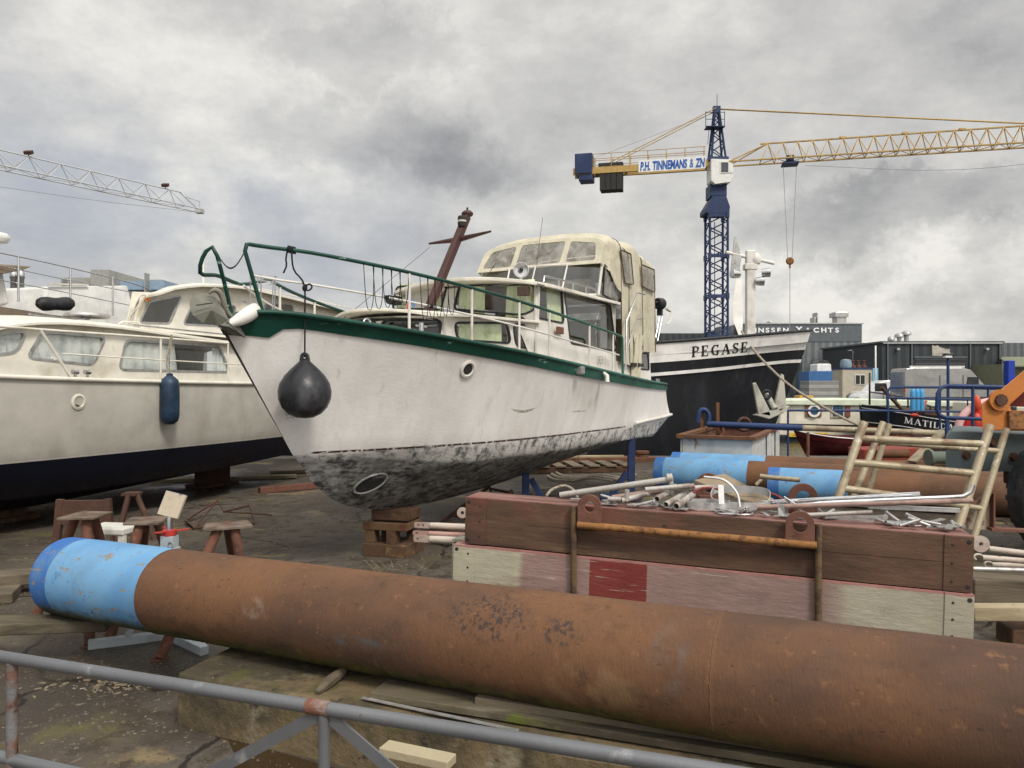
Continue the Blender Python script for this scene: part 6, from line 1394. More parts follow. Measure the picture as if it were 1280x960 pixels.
# steel box
t = thing('steel_skip', 'open white steel box with rusty rim standing on the quay', 'steel box', (4.3, 14.6, 0))
FLb, FRb, BLb, BRb = P(850.6, 547, 13.7), P(940.6, 550.6, 13.1), P(894.7, 533, 17.0), P(970.6, 535.6, 16.3)
zz = .75
for q in (FLb, FRb, BLb, BRb): q.z = zz
m_bx = mat('white_rusting_steel', (.46, .47, .46), .6, spots=[((.22, .12, .07), 4, .62, .72, (1, 1, .4)), ((.36, .37, .36), 2, .5, .7), ((.3, .18, .08), 12, .66, .72)], bump=(20, .15))
cs = [FLb, FRb, BRb, BLb]; cen = sum(cs, V()) / 4
for k in range(4):
    a, b = cs[k], cs[(k + 1) % 4]; 
    MB().prism([a, b, V((b.x, b.y, 0)), V((a.x, a.y, 0))], (cen - (a + b) / 2).normalized() * .02).build('side_panel', m_bx, t)
    o_ = (cen - (a + b) / 2).normalized() * .03
    MB().prism([a + o_, b + o_, V((b.x, b.y, 0)) + o_, V((a.x, a.y, 0)) + o_], o_ * .3).build('inner_lining', m_rust_r, t)
    MB().beam(a.lerp(b, -.02) + V((0, 0, .02)), a.lerp(b, 1.02) + V((0, 0, .02)), .13, .06 + .004 * k).build('rim', m_rust, t, bevel=.004)
for px, D in ((896.5, 16.4), (930, 16.2)):
    c = P(px, 536.5 if px < 900 else 532, D); c.z = zz - .06 if px < 900 else zz + .1
    MB().tube([c + V((.13 * math.cos(a_), 0, .13 * math.sin(a_))) for a_ in [j * math.pi / 8 for j in range(16)]], .035, 8, closed=True).build('lifting_ring', m_rust_r if px < 900 else m_dk, t)
for sx in (.0, 1.0):
    a = FRb.lerp(BRb, .5 + sx * .4); MB().beam(a + V((.05, 0, 0)), V((a.x + .05, a.y, 0)), .08, .08, (0, 1, 0)).build('stiffener', m_bx, t)
# quay furniture
o = MB().lathe([(.16, 0), (.16, .03), (.13, .03), (.125, .2), (.15, .22), (.15, .27), (.0, .28)], P(803, 579, 16.95), n=20).build('mooring_bollard', m_rust); tag(o, 'squat rusty mooring bollard on the quay edge behind the stern', 'bollard')
flatboard(V((-.6, 16.9, .04)), V((3.4, 16.95, .04)), .35, .1, 'quay_beam', m_rust, 'rusty steel beam lying along the quay edge', 'beam', .01)
flatboard(V((.3, 16.2, .16)), V((2.4, 16.5, .15)), .05, .05, 'pale_pole', m_wood2, 'pale wooden pole lying on the quay beam', 'pole', .01)
t = thing('pallet', 'dark weathered pallet lying near the quay edge under the stern', 'pallet', (1.2, 15.1, 0), R(8))
for k in range(7): MB().box((-1.0 + k * .33, 0, .13), (.2, 1.0, .025)).build('deck_board', m_wood, t, local=True)
for y in (-.42, 0, .42): MB().box((0, y, .06), (2.2, .1, .1)).build('bearer', m_timber, t, local=True)
pts = [gp(690, 14.2, .03), gp(700, 13.6, .04), gp(722, 13.3, .05), gp(745, 13.1, .12), gp(770, 13.3, .05), gp(790, 13.8, .04)]
o = MB().tube(cat(pts, 24), .03, 8).tube(cat([p + V((.1, .25, 0)) for p in pts], 24), .025, 8).tube(cat([p + V((-.1, -.22, 0)) for p in pts[:5]], 24), .02, 8).build('mooring_rope', m_rope); tag(o, 'thick pale mooring ropes lying on the ground under the stern', 'rope')
# blue and tan pole lying on posts
t = thing('gangway_pole', 'long blue and tan steel pole resting on posts along the quay', 'pole', (4.5, 15.2, 0))
a, b, c, e_ = P(884, 530, 15.6), P(1003, 535, 15.0), P(1083, 537, 14.6), P(1262, 545, 13.6)
MB().tube([a, b], .062, 14).build('blue_section', m_blue, t); MB().tube([b + (b - a) * .001, e_], .058, 14).build('tan_section', m_brass, t)
for px, y0 in ((877, 513), (897, 503)):
    p = P(px, y0, 15.7); MB().beam(p, V((p.x, p.y, 0)), .06, .06, (0, 1, 0)).build('post', m_rust, t)
MB().tube(cat([P(872, 528, 15.6), P(875, 514, 15.6), P(881, 512, 15.6), P(886, 518, 15.6), P(886, 527, 15.6)], 14), .045, 10).build('hoop', m_blue, t)
for px in (1010, 1120, 1200): p = P(px, 537, 14.8); p.z -= .05; MB().tube([p, V((p.x, p.y, 0))], .03, 8).build('post', m_rust, t)
def rail(name, label, pts, r, m, catg='railing', n=10, posts=(), grp_=None, extra=()):
    p0 = V(pts[0]); t = thing(name, label, catg, (p0.x, p0.y, 0), 0, grp_); MB().tube(pts, r, n).build('rail', m, t)
    for a_, b_ in extra: MB().tube([a_, b_], r * .8, n).build('cross_bar', m, t)
    for p in posts: p = V(p); MB().tube([p, V((p.x, p.y, 0 if p.y < QY else -.3))], r * .8, n).build('post', m, t)
    return t
D_ = 11.5
pts = [P(1290, 485, D_), P(1262, 484, D_), P(1184, 482, D_), P(1176, 485, D_), P(1172, 492, D_), P(1171, 512, D_), P(1174, 519, D_), P(1182, 522, D_), P(1235, 524, D_)]
rail('guard_rail', 'thick navy rail with rounded corners left of the orange arm', pts, .029, m_blue, posts=[P(1183, 522, D_), P(1216, 483, D_)], grp_=None)
D_ = 16.8
rail('guard_rail', 'thin navy rail bending down beside the white houseboat', [P(1110, 512, D_), P(1109, 490, D_), P(1113, 484, D_), P(1172, 484, D_), P(1250, 486, D_)], .03, m_blue, posts=[P(1110, 510, D_), P(1175, 486, D_), P(1235, 486, D_)], extra=[(P(1110, 497, D_), P(1235, 500, D_)), (P(1060, 513, D_), P(1235, 515, D_))])
rail('guard_rail', 'thin dark wire rail crossing in front of the round porthole', [P(1108, 513.5, 16.2), P(985, 513, 16.2)], .026, m_blue, posts=[P(985, 513, 16.2)])
# rope from the barge
o = MB().tube(cat([P(927, 414, 19.6), P(945, 441, 18.8), P(985, 480, 17.4), P(1040, 515, 15.8), P(1085, 537, 15.0)], 24), .028, 8).build('mooring_line', m_rope); tag(o, 'pale mooring line running from the black barge down to the pole', 'rope')

# ================================================================= black and white barge
BG = thing('sailing_barge', 'black and white barge with its name on the bow moored at the quay', 'barge', (8.05, 20.7, -.6), R(180))
FB_ = ROOT[BG.name]
def barge_rows(z0):
    return hull_curves([[(0, .03, 3.14 - z0), (.5, .62, 3.08 - z0), (1.4, 1.35, 2.98 - z0), (2.8, 1.95, 2.84 - z0), (4.6, 2.15, 2.70 - z0), (8, 2.2, 2.5 - z0), (12, 2.1, 2.45 - z0), (14.5, 1.6, 2.5 - z0)],
        [(.35, .03, 2.1 - z0), (.9, .55, 2.08 - z0), (1.8, 1.2, 2.0 - z0), (3.2, 1.85, 1.85 - z0), (5, 2.1, 1.7 - z0), (8, 2.18, 1.5 - z0), (12, 2.05, 1.45 - z0), (14.4, 1.5, 1.5 - z0)],
        [(1.45, .02, -.6 - z0), (2.2, .6, -.6 - z0), (3.2, 1.3, -.6 - z0), (4.6, 1.85, -.6 - z0), (8, 2.1, -.6 - z0), (12, 1.95, -.6 - z0), (14.0, 1.2, -.6 - z0)],
        [(1.5, .01, -1 - z0), (3, .8, -1 - z0), (8, 1.5, -1 - z0), (14, 1.0, -1 - z0)]], 50)
brw = hull_rows(barge_rows(-.6), [12, 6, 1], {1: .05})
m_bh = mat('black_hull', (.008, .009, .012), .6, spots=[((.018, .02, .024), 1.5, .48, .7, (1, 1, .3)), ((.05, .042, .035), 5, .6, .75, (1, 1, .15), .6)], bump=(1.2, .3, (1, 1, 1), .05), spec=.25)
m_bw = mat('barge_white', (.72, .705, .68), .5, spots=[((.48, .46, .43), 1.5, .5, .75)], bump=(1.5, .1))
def band(i0, i1, m, name, lift):
    mb = MB()
    for sg in (-1, 1): mb.slab([[V((p.x, sg * (p.y + lift), p.z)) for p in brw[i]] for i in range(i0, i1 + 1)], (0, -sg * .03, 0), True)
    mb.build(name, m, BG, local=True)
# rows 0..12 span about 1.0 m of height: .083 each
band(0, 6, m_bw, 'bulwark', .02); band(6, 9, m_bh, 'black_band', .012); band(9, 10, m_bw, 'white_line', .03)
mb = MB(); hull_mesh(mb, brw[9:], True); mb.build('hull', m_bh, BG, local=True)
mb = MB(); mb.grid([[V((p.x, sg * p.y, p.z - .3)) for p in brw[0]] for sg in (-1, 1)]); mb.build('deck', m_far, BG, local=True)
for sg in (-1, 1): MB().tube([V((p.x, sg * (p.y + .03), p.z)) for p in brw[0]], .035, 8).build('cap_rail', m_black, BG, local=True)
def bsurf(s, down, lift):
    i = down / .0833; i0 = int(i); a = row_at(brw[i0], s).lerp(row_at(brw[i0 + 1], s), i - i0); return V((s, a.y + .021 + lift, a.z))
m_ltr = mat('black_lettering', (.012, .012, .012), .5)
def peg_f3(x, y, l): return FB_ @ bsurf(3.68 - x, .42 - y, l)
serif('PEGASE', .25, peg_f3, m_ltr, BG, slant=.0, gap=.2, xs=1.04, th=.012, grow=1.25)
# deck fittings and mast
mb = MB(); mb.tube([V((x, y, 3.0 - .3)) for x, y in ((2.9, .8), (2.9, .8))], .01, 4)
hw_m = V((2.1, 0.0, 0))
MB().box((1.63, .0, 4.45), (.24, .2, 2.9)).build('mast_post', m_white, BG, local=True, bevel=.03)
h_ = MB().box((1.63, 0, 5.45), (.34, .24, .16)).tube([(2.28, 0, 5.85), (.98, 0, 5.55)], .05, 8).lathe([(0, -.15), (.12, -.12), (.16, 0), (.1, .15), (0, .2)], (1.48, 0, 5.65), n=14).build('mast_head', m_white, BG, local=True, bevel=.02)
MB().prism([V((2.16, -.02, 5.35)), V((2.06, -.02, 6.25)), V((2.0, -.02, 6.25)), V((1.88, -.02, 5.7)), V((1.93, -.02, 5.35))], (0, .06, 0)).build('mast_vane', m_galv, BG, local=True)
for x, z in ((2.08, 5.25), (1.24, 5.28), (1.40, 5.05)): MB().lathe([(0, -.13), (.1, -.12), (.12, 0), (.12, .1), (0, .12)], (x, .15, z), (-1, .3, 0) if x < 1.9 else (1, .3, 0), 14).build('floodlight', m_steel, BG, local=True)
mb = MB(); mb.slab([[V((2.08 + .06 * math.sin(k) + (.12 if k < 4 else -.02) * (k / 6), .25 + .03 * math.sin(2 * k), 5.1 - .38 * k)) for k in range(7)], [V((1.90 + .02 * math.sin(k * 2), .22, 5.1 - .38 * k)) for k in range(7)]], (0, .01, 0), True); mb.build('hanging_cloth', m_bw, BG, local=True)
MB().lathe([(0, 0), (.16, 0), (.16, .12), (.1, .14), (.1, .2), (.17, .22), (.17, .26), (0, .27)], (2.35, .6, 3.15), n=14).build('bow_winch', mat('winch_rope', (.2, .16, .11), .9), BG, local=True)
for x in (5.0, 5.6): MB().beam((x, .9, 3.25), (x + 1.2, .6, 3.35), .06, .06).build('deck_gear', m_galv, BG, local=True)
for x in (4.8, 5.6, 6.4): MB().tube([(x, 1.9, 3.2), (x, 1.9, 3.42)], .03, 6).build('deck_stub', m_dk, BG, local=True)
# big anchor on the bow
t = thing('bow_anchor', 'pale grey two fluked anchor hanging at the black bow', 'anchor', P(968, 522, 18.6))
m_pa = mat('pale_anchor', (.42, .41, .36), .7, spots=[((.25, .24, .2), 3, .5, .7), ((.3, .2, .12), 8, .62, .72)], bump=(30, .3))
DA = 18.5
MB().prism([P(941, 479, DA), P(945, 478, DA), P(962, 512, DA), P(964, 520, DA), P(948, 517, DA)], (0, .1, 0)).build('fluke', m_pa, t, bevel=.015)
MB().prism([P(977, 467, DA), P(980, 469, DA), P(983, 508, DA), P(975, 514, DA), P(968, 508, DA)], (0, .1, 0)).build('fluke', m_pa, t, bevel=.015)
MB().prism([P(943, 519, DA), P(952, 516, DA), P(970, 512, DA), P(988, 507, DA), P(980, 516, DA), P(962, 524, DA)], (0, .25, 0)).build('crown', m_pa, t, bevel=.02)
MB().tube([P(969, 511, DA), P(958, 493, DA + .25)], .07, 8).build('shank', m_pa, t); MB().tube([P(958 + 5 * math.cos(a_), 493 + 5 * math.sin(a_), DA + .1) for a_ in [j * math.pi / 6 for j in range(12)]], .035, 8, closed=True).build('shackle', m_black, t)

# ================================================================= small craft in the basin
t = thing('rowing_boat', 'dark red open boat with a white gunwale line in the basin', 'boat', P(1062, 560, 25) * 1.0, R(0)); FD_ = ROOT[t.name]; z0 = P(1062, 560, 25).z
x0 = -1.85
cvd = hull_curves([[(x0, .02, .62), (x0 + .5, .42, .50), (x0 + 1.3, .68, .40), (x0 + 2.6, .74, .34), (x0 + 4.2, .6, .40)], [(x0 + .25, .02, .1), (x0 + .8, .32, .02), (x0 + 1.6, .5, -.08), (x0 + 2.6, .55, -.1), (x0 + 4.0, .42, -.05)], [(x0 + .4, 0, -.2), (x0 + 1, 0, -.3), (x0 + 2.6, 0, -.35), (x0 + 3.9, 0, -.3)]], 24)
rd_ = hull_rows(cvd, [4, 3], {0: .05}); mb = MB(); hull_mesh(mb, rd_, True, deck=.2); mb.build('hull', mat('dark_red_hull', (.09, .012, .014), .35, spots=[((.14, .03, .03), 3, .5, .7)]), t, local=True)
for sg in (-1, 1): MB().tube([V((p.x, sg * (p.y + .02), p.z - .02)) for p in rd_[0]], .02, 6).build('gunwale', m_bw, t, local=True)
# houseboat
m_wire = m_black
HB = thing('houseboat', 'white houseboat with a round porthole and pale green roof in the basin', 'houseboat', (14.5, 33, -.6))
m_hw = mat('houseboat_white', (.66, .62, .52), .5, spots=[((.5, .45, .35), 1.0, .5, .75, (1, 1, .5)), ((.3, .22, .14), 3, .66, .8, (1, 1, .3))])
m_gr = mat('pale_green_roof', (.55, .60, .47), .7, spots=[((.4, .46, .32), 1, .5, .75)])
def hbp(px, py, D=31.5): return P(px, py, D)
MB().prism([hbp(974, 545), hbp(976, 503), hbp(1250, 508), hbp(1250, 545)], (0, 3.2, 0)).build('cabin', m_hw, HB, bevel=.04)
MB().prism([hbp(970, 506, 31.35), hbp(975, 500, 31.35), hbp(1090, 499, 31.35), hbp(1252, 504, 31.35), hbp(1252, 509, 31.35)], (0, 3.6, 0)).build('roof', m_gr, HB, bevel=.03)
MB().prism([hbp(962, 566, 31.0), hbp(962, 544, 31.0), hbp(1260, 547, 31.0), hbp(1260, 566, 31.0)], (0, 4.2, 0)).build('hull', m_bh, HB, bevel=.05)
MB().beam(hbp(972, 530, 31.4), hbp(1100, 533, 31.4), .12, .06).build('fender_strip', m_black, HB)
DH = 31.44
def rect_px(x0, y0, x1, y1, D): return [P(x0, y0, D), P(x1, y0, D), P(x1, y1, D), P(x0, y1, D)]
m_brn = mat('brown_shutter', (.2, .08, .05), .6)
f0 = MB().prism(rect_px(1007, 506, 1027, 521, DH), (0, .04, 0)).build('window', m_brn, HB)
c = P(1017.5, 513.5, DH - .02); MB().lathe([(.17, 0), (.26, .0), (.26, .04), (.17, .04)], c, (0, -1, 0), 22, False).build('porthole_ring', m_bw, f0)
MB().lathe([(0, .02), (.18, .02)], c, (0, -1, 0), 22, False).build('pane', mat('blue_pane', (.04, .08, .13), .15), f0)
f0 = MB().prism([P(1040, 505, DH), P(1053, 505, DH), P(1055, 522, DH), P(1039, 522, DH)], (0, .05, 0)).build('window', m_hw, HB, bevel=.01)
MB().prism(rpoly([(0, 0), (1, 0)], .1) and [P(x, y, DH - .03) for x, y in ((1041.5, 520), (1041.5, 508), (1044, 506), (1051, 506), (1054, 508), (1054, 520))], (0, .02, 0)).build('pane', bpy.data.materials['blue_pane'], f0)
MB().prism(rect_px(1057, 507, 1063, 521, DH), (0, .04, 0)).build('shutter', m_brn, HB)
f0 = MB().prism(rect_px(985, 541, 1035, 546, 30.9), (0, .04, 0)).build('yellow_board', mat('yellow_paint', (.6, .38, .04), .6), HB)
# MATILDA barge
MT = thing('dutch_barge', 'black hulled barge with white name and red bottom behind the tan frames', 'barge', (13.4, 29.5, -.6)); FM = ROOT[MT.name]
cvm = hull_curves([[(0, .04, 1.52), (.25, .7, 1.47), (.9, 1.35, 1.36), (2.0, 1.8, 1.14), (3.4, 2.0, .98), (7, 2.0, .9), (11, 1.8, .95)], [(.02, .04, .72), (.3, .62, .70), (.95, 1.28, .62), (2.0, 1.72, .45), (3.4, 1.92, .36), (7, 1.92, .3), (11, 1.7, .35)], [(.15, .02, -.3), (.6, .5, -.3), (1.5, 1.1, -.3), (3.4, 1.6, -.3), (7, 1.6, -.3), (10.8, 1.2, -.3)]], 30)
rm = hull_rows(cvm, [6, 4]); m_rh = mat('red_bottom', (.2, .02, .018), .6, spots=[((.12, .02, .02), 3, .5, .7)])
for i0, i1, m, nm in ((0, 6, m_bh, 'topsides'), (6, 10, m_rh, 'bottom')):
    mb = MB(); hull_mesh(mb, rm[i0:i1 + 1], True, deck=.1 if i0 == 0 else None); mb.build(nm, m, MT, local=True)
for i in (1, 5): MB().tube([V((p.x, -(p.y + .01), p.z)) for p in rm[i]], .012, 5).build('white_line', m_bw, MT, local=True)
def mat_f3(x, y, l):
    s = .98 + x; a = row_at(rm[4], s); b = row_at(rm[2], s); p = a.lerp(b, (y + .02) / .30); return FM @ V((s, -(p.y + .015 + l), p.z))
serif('MATILDA', .27, mat_f3, m_bw, MT, gap=.12, xs=.9, grow=1.15)
MB().tube([P(1087, 466, 28.6), P(1087, 506, 28.6)], .035, 6).build('bow_post', m_black, MT); MB().tube([P(1102, 484, 28.4), P(1132, 517, 28.4)], .07, 8).build('lowered_spar', m_dk, MT)
MB().tube([P(1088, 490, 28.6), P(1130, 496, 28.4), P(1175, 512, 28)], .03, 6).tube([P(1120, 503, 28.5), P(1120, 495, 28.5)], .03, 6).tube([P(1135, 510, 28.5), P(1135, 497, 28.5)], .03, 6).tube([P(1163, 516, 28.4), P(1163, 507, 28.4)], .03, 6).build('bow_rail', m_black, MT)
MB().box(FM @ V((6.5, 0, 1.25)), (4.5, 2.6, .7)).build('cabin', m_hw, MT, bevel=.05)
MB().ball(P(1143, 519, 27.7), (.16, .08, .07)).build('orange_float', m_red, MT); MB().tube([P(1150, 517, 27.8), P(1158, 501, 27.8)], .04, 6).build('red_pole', m_red, MT)
for x in (3.0, 4.6, 6.2, 7.8): MB().tube([FM @ V((x, -1.85, 1.0)), FM @ V((x, -1.85, 1.75))], .025, 5).build('stanchion', m_black, MT)
MB().tube([FM @ V((3.0, -1.85, 1.72)), FM @ V((7.8, -1.85, 1.72))], .015, 4).tube([FM @ V((3.0, -1.85, 1.4)), FM @ V((7.8, -1.85, 1.4))], .012, 4).build('rail_wire', m_black, MT)
for x in (4.9, 5.8, 6.7): MB().box(FM @ V((x, -1.32, 1.32)), (.45, .04, .3)).build('cabin_window', m_glass_d, MT, bevel=.02)
MB().box(FM @ V((2.4, -.4, 1.2)), (.6, .5, .35)).ball(FM @ V((1.6, -.3, 1.2)), (.3, .3, .2)).build('deck_gear', m_dk, MT, bevel=.03)
# gas cylinders
for k, px in enumerate((1141, 1146.5, 1152)):
    c = P(px, 510, 27.2); o = MB().lathe([(0, 0), (.085, 0), (.09, .04), (.09, .66), (.06, .76), (.03, .78), (.03, .84), (0, .84)], c - V((0, 0, .1)), n=14).build('gas_cylinder', mat('cylinder_blue', (.06, .27, .5), .4) if k == 0 else bpy.data.materials['cylinder_blue']); tag(o, 'light blue gas cylinder standing on the black barge deck', 'gas cylinder', 'three light blue gas cylinders')
MB().tube([P(1149, 509, 27), P(1149, 530, 27)], .09, 8)
# leaning channel and clutter in front of the barge
o = MB().beam(P(1180, 538, 11.8), P(1140, 577, 11.6), .16, .03, (0, 0, 1)).build('steel_channel', m_brass); tag(o, 'tan steel channel leaning behind the frames below the barge name', 'steel channel')
o = MB().lathe([(0, 0), (.12, 0), (.12, .05), (.09, .08), (.09, .42), (0, .42)], P(1160, 572, 11.3), (1, .1, 0), 18).build('flanged_fitting', mat('grey_green', (.1, .12, .1), .6)); tag(o, 'grey green flanged fitting beside the grey machine block', 'fitting')
o = MB().prism([P(1080, 562, 12.5), P(1160, 560, 12.5), P(1172, 575, 12.5), P(1080, 576, 12.5)], (0, .6, 0)).build('red_steel_part', mat('red_primer', (.22, .04, .025), .7, spots=[((.12, .05, .03), 4, .5, .7)]), bevel=.02); tag(o, 'red primed steel block lying behind the frames', 'steel part')
o = MB().lathe([(0, 0), (.07, 0), (.07, .5), (0, .5)], P(1095, 567, 12.2), (1, 0, 0), 14).build('rusty_roller', m_rust); tag(o, 'short rusty roller lying behind the frames', 'roller')
# red boat bow with orange fenders
t = thing('red_boat', 'red boat bow with a pale rubbing band behind the orange arm', 'boat', P(1240, 540, 14.5))
mb = MB(); n = 16
rw_ = []
for (k0, yy) in ((1.0, 0), (.72, -.25), (.3, -.4), (0.0, -.45)):
    rw_.append([P(1246 - 50 * k0 * math.sin(math.pi / 2 * (1 - i / n)) , 537 - 38 * k0 * (math.cos(math.pi / 2 * (1 - i / n))) , 14.5) + V((0, yy, 0)) for i in range(n + 1)])
mb.slab(rw_, (.3, .6, 0), True).build('hull', mat('bright_red', (.4, .02, .02), .4), t)
MB().tube([P(1246 - 48 * math.sin(math.pi / 2 * (1 - i / n)), 537 - 36 * math.cos(math.pi / 2 * (1 - i / n)), 14.4) for i in range(n + 1)], .07, 10).build('rubbing_band', mat('pink_band', (.55, .33, .33), .5), t)
for y_ in (504, 526): 
    MB().ball(P(1221, y_ , 14.3), (.07, .07, .15)).build('orange_fender', mat('orange_vinyl', (.5, .07, .03), .4) if 'orange_vinyl' not in bpy.data.materials else bpy.data.materials['orange_vinyl'], t)
# ================================================================= orange mobile crane at the right edge
OC = thing('mobile_crane', 'orange mobile crane with big tyre and grey ballast at the right edge', 'mobile crane', (5.6, 7.4, 0))
m_or = mat('orange_machine', (.42, .15, .035), .5, spots=[((.34, .11, .03), 2, .5, .7), ((.2, .08, .03), 5, .62, .72), ((.5, .42, .3), 9, .7, .76)], bump=(30, .15))
m_gy = mat('ballast_grey', (.095, .12, .125), .6, spots=[((.07, .085, .085), 2, .5, .7), ((.15, .1, .06), 4, .64, .74, (1, 1, .3))], bump=(20, .2))
def op(px, py, D=7.0): return P(px, py, D)
MB().prism([op(1226, 505), op(1243, 493), op(1262, 478), op(1330, 420), op(1335, 448), op(1280, 490), op(1261, 507), op(1263, 514), op(1340, 514), op(1340, 540), op(1228, 538)], (.15, .22, 0)).build('boom_foot', m_or, OC, bevel=.01)
MB().prism([op(1284, 480, 7.3), op(1340, 470, 7.3), op(1340, 510, 7.3), op(1262, 508, 7.3)], (0, .2, 0)).build('inner_plate', mat('deep_red', (.12, .02, .015), .6), OC)
hp = MB().lathe([(0, .05), (.05, .05), (.05, 0), (.095, 0), (.095, .03), (.05, .03)], op(1248, 500, 6.99), (0, -1, 0), 24).build('pivot_boss', m_or, OC); MB().lathe([(0, .055), (.055, .055), (.055, .0)], op(1248, 500, 6.99), (0, -1, 0), 8, False).build('pivot_bolt', m_dk, hp)
MB().prism([op(1262, 514, 6.96), op(1340, 514, 6.96), op(1340, 536, 6.96), op(1262, 536, 6.96)], (0, .05, 0)).build('brown_plate', m_rust_o, OC)
MB().prism([op(1182, 545, 7.6), op(1190, 538, 7.6), op(1345, 545, 7.6), op(1345, 592, 7.6), op(1182, 588, 7.6)], (.54, .9, 0)).build('ballast_block', m_gy, OC, bevel=.012)
for px, py in ((1208, 569), (1241, 553), (1267, 571)): MB().lathe([(0, .03), (.035, .03), (.035, 0), (.05, 0)], op(px, py, 7.595), (0, -1, 0), 6, False).build('ballast_bolt', m_dk, OC)
MB().box((6.6, 7.7, .72), (2.6, 1.2, .18)).build('chassis', m_dk, OC, bevel=.02)
wc = V(((1358 - 640) / 960 * 7.1, 7.1, .655))
mb = MB(); prof = [(.34, -.16), (.5, -.2), (.6, -.19), (.645, -.14), (.655, 0), (.645, .14), (.6, .19), (.5, .2), (.34, .16)]
mb.lathe(prof, wc, (0, 1, 0), 56)
for k in range(36):
    for sg in (-1, 1):
        a_ = 2 * math.pi * (k + .25 * sg) / 36; rr_ = V((math.cos(a_), 0, math.sin(a_))); mb.beam(wc + rr_ * .642 + V((0, sg * .02, 0)), wc + rr_ * .625 + V((0, sg * .17, 0)), .045, .03, rr_)
wh = mb.build('wheel', m_black, OC)
MB().lathe([(0, -.05), (.12, -.06), (.14, -.12), (.3, -.13), (.35, -.17), (.35, .16), (0, .16)], wc, (0, 1, 0), 30).build('rim', m_or, wh)
wh2 = dup(wh, None, OC); wh2.location = V((2.4, 0, 0))

# ================================================================= tower cranes
def lattice(a, b, wd, ht, nb, rc, rb, side, up=V((0, 0, 1)), tri=False, n=5):
    """truss from a to b: chords and zigzag bracing"""
    a, b = V(a), V(b); s = V(side).normalized() * wd / 2; u = V(up).normalized() * ht; mb = MB()
    cor = [(-s, V()), (s, V())] + ([(V(), u)] if tri else [(s, u), (-s, u)])
    ch = [p + q for p, q in cor]
    for c_ in ch: mb.tube([a + c_, b + c_], rc, n)
    m_ = len(ch)
    for i in range(nb):
        p, q = a.lerp(b, i / nb), a.lerp(b, (i + 1) / nb); mid_ = p.lerp(q, .5)
        for k in range(m_):
            e, f_ = ch[k], ch[(k + 1) % m_]
            if tri and k: 
                lo_, hi_ = (e, f_) if k == 1 else (f_, e)
                mb.tube([p + lo_, mid_ + hi_], rb, 4, False); mb.tube([mid_ + hi_, q + lo_], rb, 4, False)
            elif tri: mb.tube([p + e, q + f_] if i % 2 else [p + f_, q + e], rb * .8, 4, False); mb.tube([p + e, p + f_], rb * .8, 4, False)
            else:
                if i % 2: e, f_ = f_, e
                mb.tube([p + e, q + f_], rb, 4, False)
    return mb
m_cnavy = mat('crane_navy', (.02, .035, .09), .5, spots=[((.035, .055, .13), 1, .5, .7)])
m_cyel = mat('crane_yellow', (.44, .29, .10), .5, spots=[((.3, .17, .05), 1.5, .5, .7), ((.2, .1, .04), 4, .62, .75)])
CX, CD = 14.8, 55.0
TC = thing('tower_crane', 'navy and yellow tower crane with a white company board and cab', 'tower crane', (CX, CD, 0))
MB_ = lattice((CX, CD, 0), (CX, CD, 14.0), 1.28, 1.28, 22, .095, .045, (1, 0, 0), (0, 1, 0))
for z in (2.2, 5.1, 8.0, 10.9, 13.8):
    for sg in (-1, 1): MB_.box((CX + sg * .64, CD, z), (.2, .3, .4)).box((CX + sg * .64, CD + 1.28, z), (.2, .3, .4))
    MB_.box((CX, CD - .02, z), (1.4, .14, .24))
for sg in (-1, 1): MB_.tube([(CX - .2 + sg * .15, CD + .9, 0), (CX - .2 + sg * .15, CD + .9, 13.5)], .03, 4)
MB_.build('mast', m_cnavy, TC)
MB().prism([V((CX + x * .88, CD - .1, z)) for x, z in ((-1.1, 14.25), (-1.1, 13.95), (-.8, 13.9), (.85, 13.9), (.9, 14.4), (.6, 15.15), (-.5, 15.15))], (0, 1.7, 0)).box((CX, CD + .8, 15.6), (1.15, 1.3, .95)).prism([V((CX + x, CD + .1, z)) for x, z in ((-.58, 15.2), (-.58, 16.1), (-.3, 15.8), (.2, 15.8), (.62, 16.15), (.62, 15.2))], (0, .1, 0)).build('slewing_unit', m_cnavy, TC, bevel=.03)
cb = MB().prism([V((CX + x, CD - .3, z)) for x, z in ((-.62, 17.75), (-.62, 16.2), (-.35, 15.95), (.8, 16.1), (1.0, 16.5), (.95, 17.7))], (0, 1.3, 0)).build('cab', m_gw, TC, bevel=.04)
fr = MB().plate([(.02, 16.7), (.02, 17.55), (.92, 17.55), (.98, 16.75)], [[(.08, 16.76), (.08, 17.48), (.6, 17.48), (.6, 16.76)]], lambda x, y: V((CX + x, CD - .34, y)), (0, .04, 0)).build('cab_window', m_gw, cb); MB().prism([V((CX + x, CD - .32, z)) for x, z in ((.06, 16.74), (.06, 17.5), (.9, 17.5), (.94, 16.8))], (0, .01, 0)).build('pane', m_glass_d, fr)
mb = MB()   # tapering apex tower
base = [(-.52, 0), (.52, 0), (.52, 1.0), (-.52, 1.0)]; tp_ = [(-.15, .45), (.15, .45), (.15, .75), (-.15, .75)]
bz, tz = 17.75, 21.45
cq = [(V((CX + a_[0], CD + a_[1], bz)), V((CX + b_[0], CD + b_[1], tz))) for a_, b_ in zip(base, tp_)]
for a_, b_ in cq: mb.tube([a_, b_], .085, 5)
for k in range(4):
    for i in range(6):
        p, q = cq[k], cq[(k + 1) % 4]; mb.tube([p[0].lerp(p[1], i / 6), q[0].lerp(q[1], (i + 1) / 6)] if (i + k) % 2 else [q[0].lerp(q[1], i / 6), p[0].lerp(p[1], (i + 1) / 6)], .04, 4, False)
